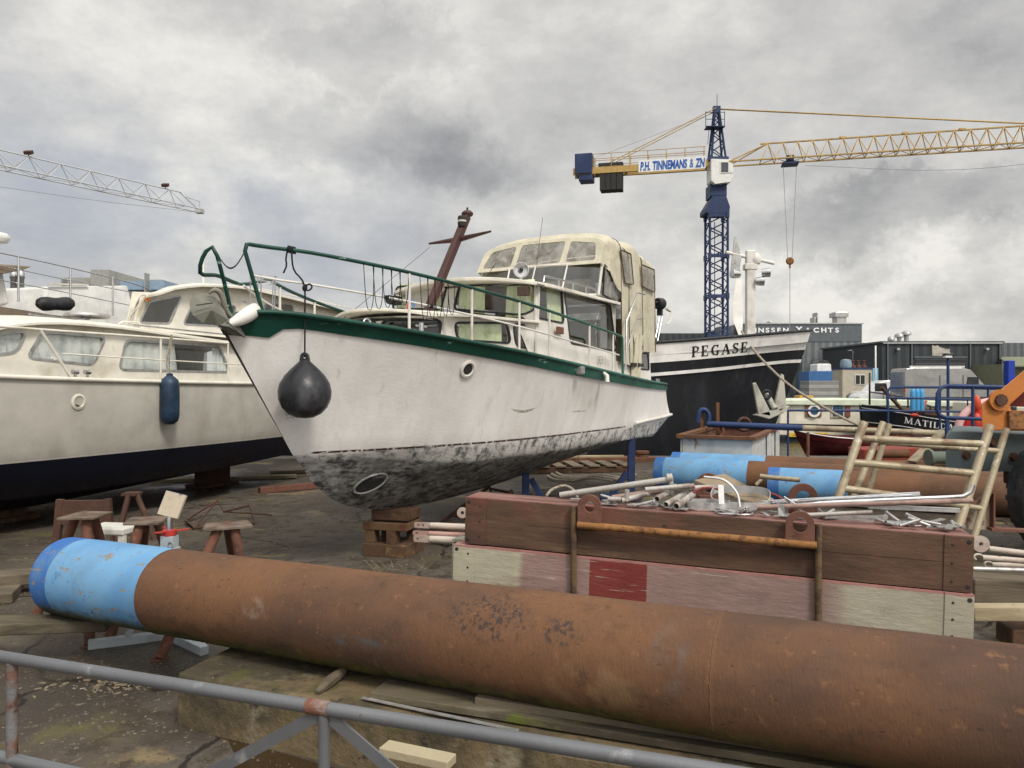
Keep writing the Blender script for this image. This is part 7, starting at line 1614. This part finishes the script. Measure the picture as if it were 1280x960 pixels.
mb.box((CX, CD + .6, 21.55), (.5, .4, .45)).box((CX, CD + .6, 17.85), (1.4, 1.4, .25)).tube([(CX + .05, CD + .6, 21.6), (CX + .05, CD + .6, 22.7)], .02, 4)
for z in (20.2, 20.7, 21.2): mb.tube([V((CX + x, CD + .1, z)) for x in (-.9, .45)], .025, 4, False)
for x in (-.9, .45): mb.tube([(CX + x, CD + .1, 20.1), (CX + x, CD + .1, 21.25)], .025, 4)
mb.box((CX - .25, CD + .2, 20.1), (1.3, .9, .04))
for x in (-.95, -.7): mb.tube([(CX + x * .8, CD + .1, 18.9), (CX + x * .8 + .1, CD + .1, 20.1)], .02, 4)
mb.build('apex_tower', m_cnavy, TC)
jd = V((18.9, -4.5, 0)).normalized(); js = V((-jd.y, jd.x, 0)); JO = V((CX, CD + .5, 17.55))
jmb = lattice(JO + jd * 3.0, JO + jd * 40, 1.25, 1.28, 37, .065, .035, js, tri=True)
for sg in (-1, 1):
    jmb.tube([JO + jd * .8 + js * .62 * sg, JO + jd * 3.0 + js * .62 * sg], .065, 5); jmb.tube([JO + jd * .8 + js * .62 * sg, JO + jd * 3.5 + V((0, 0, 1.28))], .05, 5)
for k in (8.5, 12.5, 16, 20.5): jmb.box(JO + jd * k + V((0, 0, 1.33)), (.45, .12, .14))
jmb.build('jib', m_cyel, TC)
# the sagging cable under the jib
MB().tube(cat([JO + jd * 6 + V((0, 0, -.45)), JO + jd * 14 + V((0, 0, -1.3)), JO + jd * 20 + V((0, 0, -1.25)), JO + jd * 30 + V((0, 0, -.3))], 20), .018, 4).build('sagging_cable', m_galv, TC)
cm = MB(); 
for sg in (-1, 1): cm.beam(JO - jd * .6 + js * .5 * sg + V((0, 0, .0)), JO - jd * 10.4 + js * .5 * sg + V((0, 0, .0)), .2, .48)
for k in range(9): cm.beam(JO - jd * (1 + k * 1.1) + js * .5, JO - jd * (1 + k * 1.1) - js * .5, .12, .12)
cm.build('counter_jib', m_cyel, TC)
hm = MB()
for sg in (-1, 1):
    for zz_ in (.7, 1.2): hm.tube([JO - jd * .8 + js * .6 * sg + V((0, 0, zz_)), JO - jd * 8.9 + js * .6 * sg + V((0, 0, zz_))], .025, 4)
    for k in range(7): hm.tube([JO - jd * (.9 + 1.33 * k) + js * .6 * sg, JO - jd * (.9 + 1.33 * k) + js * .6 * sg + V((0, 0, 1.2))], .03, 4)
hm.build('walkway_rail', m_cyel, TC)
MB().box(JO - jd * 9.6 + V((0, 0, .55)), (1.3, 1.4, 1.5), mat3(jd)).box(JO - jd * 9.45 + V((0, 0, -.4)), (1.05, 1.2, .6), mat3(jd)).build('winch_house', m_cnavy, TC, bevel=.04)
cwm = MB()
for k in range(4): cwm.box(JO - jd * (6.95 + k * .42) + V((0, 0, -.75)), (.39, 1.1, 1.45), mat3(jd))
cwm.box(JO - jd * 7.6 + V((0, 0, .35)), (1.8, 1.2, .3), mat3(jd)); cwm.build('counterweight', mat('dark_concrete', (.035, .033, .032), .85), TC)
m_sgn = mat('sign_white', (.72, .72, .7), .5)
so_ = JO - jd * 5.55 - js * .66 + V((0, 0, -.38)); 
sb_ = MB().prism([so_, so_ + jd * 4.75, so_ + jd * 4.75 + V((0, 0, .88)), so_ + V((0, 0, .88))], js * .04).build('company_board', m_sgn, TC)
# letters laid on the front of the board, read from the camera's side
Fs = face_frame(so_ + jd * .12 + V((0, 0, .13)) - js * .012, jd, (0, 0, 1))
m_sl = mat('sign_blue', (.02, .10, .38), .5)
x_ = 0
for wd_, off_ in (('P.H.', .034), ('TINNEMANS', .034), ('&', .012), ('ZN', .034)):
    tx = text(wd_, .86, m_sl, sb_, Fs @ Matrix.Translation((x_, 0, 0)), offset=off_, shear=.12, extrude=.006, xs=.505)
    inv_ = Fs.inverted() @ ROOT[TC.name]; x_ = max((inv_ @ v.co).x for v in tx.data.vertices) + .16
MB().prism([so_ + V((0, 0, -.12)), so_ + jd * 4.7 + V((0, 0, -.12)), so_ + jd * 4.7 + V((0, 0, -.02)), so_ + V((0, 0, -.02))], js * .3).build('board_ledge', m_cyel, TC)
apx = V((CX, CD + .6, 21.6))
for y_ in (-.3, .3): MB().tube([apx + js * y_, JO - jd * 8.3 + js * y_ + V((0, 0, .3))], .035, 5).build('tie_bar', m_cyel, TC)
MB().tube([apx + V((0, 0, -.2)), JO - jd * 9.2 + V((0, 0, 1.0))], .015, 4).build('tie_rope', m_galv, TC)
MB().tube([apx + V((.2, 0, .0)), JO + jd * 20.5 + V((0, 0, 1.33))], .055, 6).build('jib_tie', m_cyel, TC)
JT = JO + jd * 5.0
MB().beam(JT + V((0, 0, -.3)) - jd * .55, JT + V((0, 0, -.3)) + jd * .55, 1.1, .12).box(JT + V((0, 0, .1)), (.5, .6, .35), mat3(jd)).build('trolley', m_cnavy, TC)
hb_ = V((JT.x, JT.y, 10.4))
for sg in (-1, 1): MB().tube([JT + jd * .45 * sg + V((0, 0, -.3)), hb_ + jd * .14 * sg], .02, 4).build('hoist_rope', m_galv, TC)
MB().lathe([(0, -.1), (.2, -.1), (.28, 0), (.2, .1), (0, .1)], hb_, -js, 16).box(hb_ + V((0, 0, -.3)), (.1, .1, .4)).build('hook_block', m_rust_o, TC); MB().tube([hb_ - V((0, 0, .4)), V((hb_.x, hb_.y, 2))], .022, 4).build('hook_chain', m_galv, TC)
# second crane: grey jib from the left
m_cg = mat('crane_light_grey', (.42, .42, .42), .5)
G2 = thing('tower_crane', 'pale grey lattice crane jib reaching in from the upper left', 'tower crane', (-38.5, 13.1, 0))
tipp = V((-18.3, 45.0, 11.85)); dj = V((-5.7, -9.0, 0)).normalized(); sj = V((-dj.y, dj.x, 0)); 
far_ = tipp + dj * 34
lattice(tipp + dj * 1.2, far_, .9, .82, 22, .035, .02, sj, tri=True, n=5).tube([tipp, tipp + dj * 1.3 + V((0, 0, .8))], .03, 4).tube([tipp + sj * .4, tipp + dj * 1.2 + sj * .45], .035, 5).tube([tipp - sj * .4, tipp + dj * 1.2 - sj * .45], .035, 5).tube([tipp + V((.0, 0, .0)), tipp + V((0, 0, .55)), tipp + dj * .9 + V((0, 0, .62))], .03, 4).box(tipp + V((0, 0, -.02)), (.4, .4, .25)).build('jib', m_cg, G2)
for k in (2.2, 9.4): MB().box(tipp + dj * k + V((0, 0, 1.02)), (.35, .25, .16), Matrix.Rotation(.5, 3, 'X')).tube([tipp + dj * k + V((0, 0, .82)), tipp + dj * k + V((0, 0, 1))], .03, 4).build('jib_lamp', m_dk, G2)
MB().tube(cat([tipp + V((0, 0, -.1)), tipp + dj * 8 + V((0, 0, -.75)), tipp + dj * 20 + V((0, 0, -1.2)), far_ + V((0, 0, -.3))], 20), .012, 4).build('hoist_rope', m_galv, G2)
bm_ = tipp + dj * 37.5
lattice(V((bm_.x, bm_.y, 0)), V((bm_.x, bm_.y, 15)), 1.2, 1.2, 14, .06, .03, (1, 0, 0), (0, 1, 0)).build('mast', m_cg, G2)
MB().tube([V((bm_.x, bm_.y + .6, 15)), tipp + dj * 16 + V((0, 0, .85))], .03, 4).build('jib_tie', m_cg, G2)

# ================================================================= buildings
def corr(name, col, scale=6.0, axis='X', amt=.7):
    """corrugated sheet cladding"""
    m = mat(name, col, .6, spots=[([c_ * .8 for c_ in col], .15, .5, .7), ([c_ * 1.25 for c_ in col], .6, .6, .8, (1, 1, .1), .5)])
    t_ = m.node_tree; q = G(t_); p = [n_ for n_ in t_.nodes if n_.type == 'BSDF_PRINCIPLED'][0]
    c0 = [n_ for n_ in t_.nodes if n_.type == 'TEX_COORD'][0].outputs['Object']; s3 = q.n('ShaderNodeSeparateXYZ', {0: c0}).outputs
    w_ = q.math('SINE', q.math('MULTIPLY', s3['XYZ'.index(axis)], scale)); w_ = q.ramp(w_, -.4, .4)
    bm = q.n('ShaderNodeBump', {'Height': w_, 'Strength': amt, 'Distance': .04}); t_.links.new(bm.outputs[0], p.inputs['Normal'])
    src = p.inputs['Base Color'].links[0].from_socket; k_ = q.ramp(w_, 0, 1, .72, 1.05)
    sc = q.n('ShaderNodeVectorMath', {0: src, 'Scale': k_}, operation='SCALE').outputs[0]; t_.links.new(sc, p.inputs['Base Color']); return m
m_lg = corr('light_grey_cladding', (.17, .185, .195), 9); m_dg = corr('dark_grey_cladding', (.045, .052, .058), 9); m_mg = corr('mid_grey_cladding', (.11, .12, .13), 9)
m_fas = mat('grey_fascia', (.10, .115, .125), .5)
def bw(px, D): return (px - 640) / 960 * D
def bz_(py, D): return 1.7 - (py - 480) / 960 * D
LB = thing('boatyard_hall', 'big grey yard hall with white wall lettering behind the crane mast', 'building', (bw(1000, 75), 85, 0))
D_ = 75
MB().box(((bw(1003, D_) + bw(1077, D_)) / 2, D_ + 10, bz_(405, D_) / 2), (bw(1077, D_) - bw(1003, D_), 20, bz_(405, D_))).build('wall', m_lg, LB)
MB().box(((bw(925, D_) + bw(1003, D_)) / 2, D_ + 10.03, bz_(405, D_) / 2), (bw(1003, D_) - bw(925, D_), 20, bz_(405, D_) - .02)).build('wall', m_dg, LB)
MB().box(((bw(925, D_) + bw(1077, D_)) / 2, D_ - .03, (bz_(406, D_) + bz_(427, D_)) / 2), (bw(1077, D_) - bw(925, D_), .06, bz_(406, D_) - bz_(427, D_))).build('fascia', m_fas, LB)
MB().box(((bw(925, D_) + bw(1078, D_)) / 2, D_ + 10, bz_(404.5, D_)), (bw(1078, D_) - bw(924, D_), 20.3, .12)).build('roof', m_galv, LB)
Fs = face_frame((bw(935, D_), D_ - .09, bz_(415.5, D_)), (1, 0, 0)); m_lt = mat('white_letters', (.8, .8, .8), .5)
x_ = 0
for ch, sz in [('L', 1.0)] + [(c_, .78) for c_ in 'INSSEN'] + [(' ', .6)] + [('Y', 1.0)] + [(c_, .78) for c_ in 'ACHTS']:
    if ch != ' ':
        F2 = face_frame((bw(934.5, D_) + x_, D_ - .09, bz_(415.5, D_)), (1, 0, 0)); lt = text(ch, sz * .80, m_lt, LB, F2, extrude=.02, xs=1.25, offset=.02)
        wd = max(v.co.x for v in lt.data.vertices) - min(v.co.x for v in lt.data.vertices); x_ += wd + .20
    else: x_ += .55
for x0, x1, y0, y1, nm in ((1043, 1055, 390, 405, 'roof_vent'), (1040, 1057, 391, 396, 'vent_cowl'), (1018, 1020, 391, 405, 'flue_pipe'), (1015, 1017, 397, 405, 'flue_pipe'), (960, 963, 402, 405, 'flue_pipe')):
    MB().box(((bw(x0, 78) + bw(x1, 78)) / 2, 78, (bz_(y0, 78) + bz_(y1 + 1, 78)) / 2), (bw(x1, 78) - bw(x0, 78), 1.2 if nm != 'vent_cowl' else 1.5, bz_(y0, 78) - bz_(y1 + 1, 78))).build(nm, m_galv, LB, bevel=.05)
o = MB().box((bw(860, 82), 90, bz_(415, 80) / 2), (bw(930, 80) - bw(790, 80), 16, bz_(415, 80))).build('low_hall', m_dg); tag(o, 'dark low hall behind the crane mast, left of the lettered one', 'building')
o = MB().box((bw(914, 76), 77, (bz_(408, 76)) / 2), (2.2, 2, bz_(408, 76))).build('plant_room', m_mg); tag(o, 'small grey plant room left of the lettered hall', 'building')
DB = thing('workshop', 'dark corrugated workshop with a roller door and beige ship emblem', 'building', (bw(1175, 62), 70, 0)); D_ = 62
X0, X1, ZT = bw(1103, D_), bw(1252, D_), bz_(428, D_)
MB().box(((X0 + X1) / 2, D_ + 6, ZT / 2), (X1 - X0, 12, ZT)).build('wall', m_dg, DB)
xl, Dl = bw(1081, 70), 70
MB().prism([V((X0, D_, 0)), V((X0, D_, ZT)), V((xl, Dl, bz_(439, Dl))), V((xl, Dl, 0))], (1, 3, 0)).build('side_wall', corr('dark_grey_side_cladding', (.045, .052, .058), 9, 'Y'), DB)
MB().box(((X0 + X1) / 2, D_ + 6, ZT + .03), (X1 - X0 + .3, 12.3, .14)).build('roof', m_fas, DB)
dx0, dx1 = bw(1144, D_), bw(1207, D_)
dr = MB().box(((dx0 + dx1) / 2, D_ - .02, bz_(447, D_) / 2), (dx1 - dx0, .06, bz_(447, D_))).build('roller_door', corr('roller_door_grey', (.05, .052, .055), 14, 'Z', .5), DB)
MB().box(((dx0 + dx1) / 2, D_ - .04, bz_(446.5, D_)), (dx1 - dx0 + .2, .1, .12)).build('door_lintel', m_fas, dr)
for px in (1109, 1139, 1212, 1249): MB().box((bw(px, D_), D_ - .08, ZT / 2), (.1, .1, ZT)).build('downpipe', m_fas, DB)
MB().box(((X0 + X1) / 2, D_ - .1, ZT - .06), (X1 - X0, .14, .1)).build('gutter', m_galv, DB)
em = [(1164.5, 431), (1168, 432.5), (1172, 431.5), (1174, 434), (1181, 436), (1187, 436.5), (1186.5, 440), (1188.5, 442), (1184, 444.5), (1174, 445), (1165, 444.5)]
eb = MB().prism([V((bw(x, D_), D_ - .06, bz_(y, D_))) for x, y in em], (0, .05, 0)).build('ship_emblem', mat('emblem_beige', (.42, .40, .34), .7, spots=[((.25, .24, .22), 2, .5, .62, (.4, 1, 2))]), DB)
for px in (1121, 1232): MB().box((bw(px, D_), D_ - .15, bz_(436.5, D_)), (.22, .3, .16)).build('wall_lamp', m_galv, DB)
for px, py, r in ((1114, 425, .22), (1124, 421, .28), (1133, 418, .3)):
    c = V((bw(px, 66), 66, bz_(py, 66))); MB().lathe([(0, -.6), (r * .6, -.6), (r * .6, -.1), (r * 1.3, -.05), (r * 1.3, .15), (r * .8, .3), (0, .32)], c, n=14).build('roof_vent', m_galv, DB)
o = MB().box((bw(1240, 80), 95, bz_(427, 80) / 2), (bw(1450, 80) - bw(1060, 80), 25, bz_(427, 80))).build('rear_hall', m_mg); tag(o, 'long mid grey hall behind the dark workshop', 'building')
o = MB().box((bw(1330, 58), 60, bz_(455, 58) / 2), (bw(1410, 58) - bw(1256, 58), 4, bz_(455, 58))).prism([V((bw(1254, 58), 57, bz_(459, 58))), V((bw(1420, 58), 57, bz_(459, 58))), V((bw(1420, 62), 63, bz_(447, 62))), V((bw(1257, 62), 63, bz_(447, 62)))], (0, 0, .1)).build('shed', mat('olive_roof', (.17, .18, .12), .8)); tag(o, 'low shed with an olive roof at the right edge', 'building')
o = MB().box((bw(1256, 57), 56.5, bz_(451, 57) / 2), (.5, .6, bz_(451, 57))).build('blue_silo', mat('bright_blue', (.015, .04, .3), .5), bevel=.04); tag(o, 'bright blue column right of the dark workshop', 'column')
# far left works
DL = 85
FL_ = thing('factory', 'pale far factory with a block tower and blue strip at the left', 'building', (bw(150, DL), DL + 5, 0))
def bx(px0, px1, py, m, nm, D=DL, dep=10, py1=None):
    z0_ = 0 if py1 is None else bz_(py1, D); return MB().box(((bw(px0, D) + bw(px1, D)) / 2, D + dep / 2, (bz_(py, D) + z0_) / 2), (bw(px1, D) - bw(px0, D), dep, bz_(py, D) - z0_)).build(nm, m, FL_)
m_con = mat('far_concrete', (.3, .3, .28), .8, spots=[((.24, .24, .22), .4, .5, .7)])
bx(76, 140, 347, m_con, 'wall'); bx(113, 136, 337, m_con, 'tower', DL - 1); bx(136, 215, 355, m_con, 'wall', DL + 2)
bx(150, 205, 351, mat('sky_blue_panel', (.22, .31, .41), .6), 'blue_strip', DL - 2, 4, 362); bx(180, 181.5, 341, m_galv, 'flue_pipe', DL - 3, 1); bx(77, 77.8, 348, m_galv, 'flue_pipe', DL - 3, 1)
bx(186, 203, 349.5, m_con, 'roof_box', DL - 1, 6)
FE = thing('exhaust_stack', 'twin shiny exhaust stacks on a plant frame at the far left', 'exhaust stack', (bw(23, 40), 40, 0))
for px in (17, 26): MB().lathe([(.16, 0), (.16, 1.3), (.19, 1.35), (.19, 1.6), (.14, 1.7), (.14, 1.9)], V((bw(px, 40), 40, bz_(380, 40))), n=16).build('exhaust_pipe', m_steel, FE)
MB().box((bw(22, 40), 40, bz_(372, 40) / 2), (1.0, 1, bz_(372, 40))).build('plant_frame', m_galv, FE)
# ================================================================= vehicles and clutter on the far quay
def van(name, label, px, D, L, H, W, col, prof, win, flip=False, roof_rack=False):
    x = bw(px, D); t = thing(name, label, 'van', (x, D, 0)); m = mat(name + '_paint', col, .25, .5 if sum(col) < 1 else 0, spots=[([c_ * .8 for c_ in col], 1, .5, .7)], coat=.6)
    sx = -1 if flip else 1
    pr = [(sx * (a_ - .5) * L, b_ * H) for a_, b_ in prof]; n_ = len(pr); mb = MB()
    rws = []
    for y, k in ((-W / 2, .97), (-W / 2 - .0, 1), (W / 2, 1), (W / 2, .97)):
        rws.append([V((a_ * (1 if k == 1 else .985), y + (.06 * max(0, b_ / H - .5)) * (1 if y < 0 else -1) * 2, b_ * (1 if k == 1 else .99) + .0)) for a_, b_ in pr])
    mb.grid([rws[1], rws[2]], False, True)
    for q in (rws[1], rws[2]):
        tri = tessellate_polygon([q]); mb.add(q, tri)
    body = mb.build('body', m, t, local=True, bevel=.05)
    for a0, b0, a1, b1 in win:
        q = [V((sx * (a_ - .5) * L, -W / 2 - .012 + .12 * max(0, b_ - .5), b_ * H)) for a_, b_ in ((a0, b0), (a0 + (.02 if a0 > .5 else .07), b1), (a1, b1), (a1, b0))]
        MB().prism(q, (0, .01, 0)).build('side_window', m_glass_d if sum(col) > 3 else m_black, t, local=True)
    for a_ in (.2, .8):
        for y in (-W / 2 + .08, W / 2 - .08):
            c = V((sx * (a_ - .5) * L, y, .33)); w_ = MB().lathe([(.0, -.1), (.2, -.1), (.31, -.09), (.33, -.05), (.33, .05), (.31, .09), (0, .09)], c, (0, 1, 0), 20).build('wheel', m_black, t, local=True)
            MB().lathe([(0, -.115), (.18, -.11), (.19, -.1)], c, (0, 1, 0), 14).build('rim', m_galv, w_, local=True)
    MB().box((sx * .49 * L, -W / 2 + .25, .36 * H), (.08, .35, .14)).build('headlight', mat('lamp_clear', (.7, .7, .7), .1) if 'lamp_clear' not in bpy.data.materials else bpy.data.materials['lamp_clear'], t, local=True, bevel=.02)
    MB().box((sx * .495 * L, 0, .2 * H), (.1, W * .95, .2)).build('bumper', m_black, t, local=True, bevel=.03)
    for a_, wd_ in ((.38, .012), (.63, .012)): MB().box((sx * (a_ - .5) * L, -W / 2 - .006, .52 * H), (.025, .012, .62 * H)).build('door_seam', m_black, t, local=True)
    MB().box((0, -W / 2 - .008, .3 * H), (L * .86, .014, .09)).build('side_moulding', m_black, t, local=True)
    MB().box((-sx * .495 * L, -W / 2 + .1, .5 * H), (.06, .14, .4)).build('tail_light', m_red, t, local=True)
    if roof_rack: MB().box((-sx * .12 * L, -W / 2 + .35, H + .06), (L * .6, .05, .12)).tube([(-sx * .12 * L - L * .25, -.5, H), (-sx * .12 * L - L * .25, -.5, H + .12)], .02, 4).build('roof_rack', m_alu, t, local=True)
    return t
van('small_van', 'small white van with black bumper parked facing left on the far quay', 1107, 53, 4.4, 1.95, 1.75, (.75, .75, .75), [(0, .2), (0, .85), (.03, .97), (.1, 1), (.58, 1), (.68, .93), (.8, .62), (.96, .5), (1, .4), (1, .2)], [(.56, .62, .76, .9)], flip=True)
van('panel_van', 'large grey high roofed van parked facing right beside the white van', 1178, 50, 5.9, 2.75, 2.0, (.26, .255, .245), [(0, .14), (0, .9), (.02, .98), (.1, 1), (.62, 1), (.72, .95), (.86, .6), (.97, .48), (1, .38), (1, .14)], [(.66, .58, .8, .78)], roof_rack=True)
# office cabin
D_ = 60
CBN = thing('site_cabin', 'cream site cabin with blue roof edge and white framed window', 'cabin', (bw(1074, D_), D_, 0))
x0, x1, zt = bw(1053, D_), bw(1090, D_), bz_(461, D_)
MB().box(((x0 + x1) / 2, D_ + 1.2, zt / 2), (x1 - x0, 2.4, zt)).build('wall', mat('cream_cladding', (.42, .38, .30), .6, spots=[((.33, .3, .24), 1, .5, .7)]), CBN, bevel=.02)
MB().box(((x0 + x1) / 2, D_ + 1.2, zt + .03), (x1 - x0 + .1, 2.5, .14)).build('roof', m_blue, CBN)
fr = MB().box((bw(1075, D_), D_ - .02, bz_(474.5, D_)), (.78, .06, .78)).build('window', m_gw, CBN)
for s_ in (-.19, .19): MB().box((bw(1075, D_) + s_, D_ - .06, bz_(474.5, D_)), (.31, .02, .68)).build('pane', m_dark, fr)
for k, (px, r, m) in enumerate(((1063, .42, m_galv), (1072, .2, m_rust_r), (1079, .2, m_rust_r), (1086, .2, m_rust_r))):
    c = V((bw(px, D_), D_ + .8, zt + .1)); 
    if k == 0: o = MB().lathe([(0, 0), (r, 0), (r * 1.1, .3), (r * .9, .62), (0, .7)], c, n=10).build('tank', mat('blue_grey_tank', (.2, .27, .32), .5))
    else: o = MB().lathe([(0, 0), (r, 0), (r, .15), (r * .4, .2), (r * .4, .5), (r * .8, .55), (0, .6)], c, n=12).build('ventilator', m)
    tag(o, 'blue grey tank standing on the cabin roof' if k == 0 else 'rust red ventilator pot on the cabin roof', 'tank' if k == 0 else 'ventilator', None if k == 0 else 'rust red pots on the cabin roof')
o = MB().box((bw(1095, 61), 61.5, bz_(461, 61) / 2), (.45, .8, bz_(459, 61))).build('blue_board', mat('light_blue_board', (.2, .42, .55), .5)); tag(o, 'light blue board standing right of the site cabin', 'board')
D_ = 52
o = MB().box((bw(1030, D_), D_ + .8, bz_(476, D_) / 2 - .2), (bw(1049, D_) - bw(1012, D_), 1.6, bz_(476, D_) + .4)).build('grey_container', corr('container_grey', (.27, .27, .26), 14, 'Z', .4)); tag(o, 'pale grey ribbed container on the far quay left of the cabin', 'container')
o = MB().box((bw(1026, 56), 57, bz_(464, 56) / 2), (bw(1041, 56) - bw(1011, 56), 2, bz_(464, 56))).build('blue_container', mat('container_blue', (.04, .12, .28), .6), bevel=.02); tag(o, 'blue container behind the pale grey one', 'container')
t = thing('small_boat', 'little white boat standing on top of the blue container', 'boat', (bw(1026, 57), 57, bz_(464, 56)))
MB().prism([V((x, -.6, z)) for x, z in ((-.52, 0), (-.5, .5), (-.4, .56), (.45, .56), (.52, .5), (.55, 0))], (0, 1.4, 0)).build('hull', m_gw, t, local=True, bevel=.05); MB().prism([V((x, -.5, z)) for x, z in ((-.42, .56), (-.34, .78), (.0, .84), (.36, .76), (.46, .56))], (0, 1.1, 0)).build('windscreen', m_glass_d, t, local=True, bevel=.03)
o = MB().box((bw(1002, 50), 50, .35), (1.1, 1.4, .7)).box((bw(1004, 50), 49.9, .8), (.9, 1.0, .3)).build('yellow_machine', mat('digger_yellow', (.55, .3, .04), .6, spots=[((.1, .08, .05), 2, .5, .7)]), bevel=.05); tag(o, 'yellow machine on the far quay behind the mooring line', 'machine')
o = MB().lathe([(0, 0), (.42, 0), (.46, .6), (.4, .62), (0, .62)], (bw(1056, 56), 56, 0), n=16).build('brown_tub', m_timber); tag(o, 'round brown tub between the grey container and the cabin', 'tub')
o = MB().box((bw(1071, 57), 57, .45), (1.2, 1.0, .9)).ball((bw(1071, 57), 57, .95), (.6, .5, .25)).build('covered_pallet', mat('dusty_sheet', (.35, .33, .29), .8), bevel=.08); tag(o, 'pallet under a dusty pale sheet in front of the cabin', 'covered pallet')
rp0 = P(1185, 512, 24)
t = thing('lamp_post', 'navy lamp post with white lamp head standing among the barges', 'lamp post', (rp0.x, rp0.y, -.6)); MB().tube([V((rp0.x, rp0.y, -.6)), P(1185, 446, 24)], .045, 8).build('post', m_blue, t); MB().box(P(1185.5, 444, 24), (.3, .2, .12)).build('lamp_head', m_black, t, bevel=.03); MB().box(P(1184.5, 446, 23.9), (.2, .16, .06)).build('lamp_glass', m_gw, t)
for px, py, D in ((1092, 393 + 40, 58), (1075, 438, 58)):
    p = V((bw(px + 3, D), D, 0)); 
o = MB().tube([(bw(1094.5, 60), 60, 0), (bw(1094.5, 60), 60, bz_(432, 60))], .06, 6).build('white_pole', m_gw); tag(o, 'slim white pole left of the dark workshop', 'pole')
t = thing('street_lamp', 'thin street lamp rising above the site cabin', 'street lamp', (bw(1066, 66), 66, 0)); MB().tube([(bw(1066, 66), 66, 0), (bw(1066, 66), 66, bz_(439, 66)), (bw(1063, 66), 66, bz_(438, 66))], .05, 6).build('post', m_galv, t); MB().box((bw(1062.5, 66), 66, bz_(438, 66)), (.3, .2, .08)).build('lamp_head', m_galv, t)
# thin haze is left out: the far hall stands only 75 m away
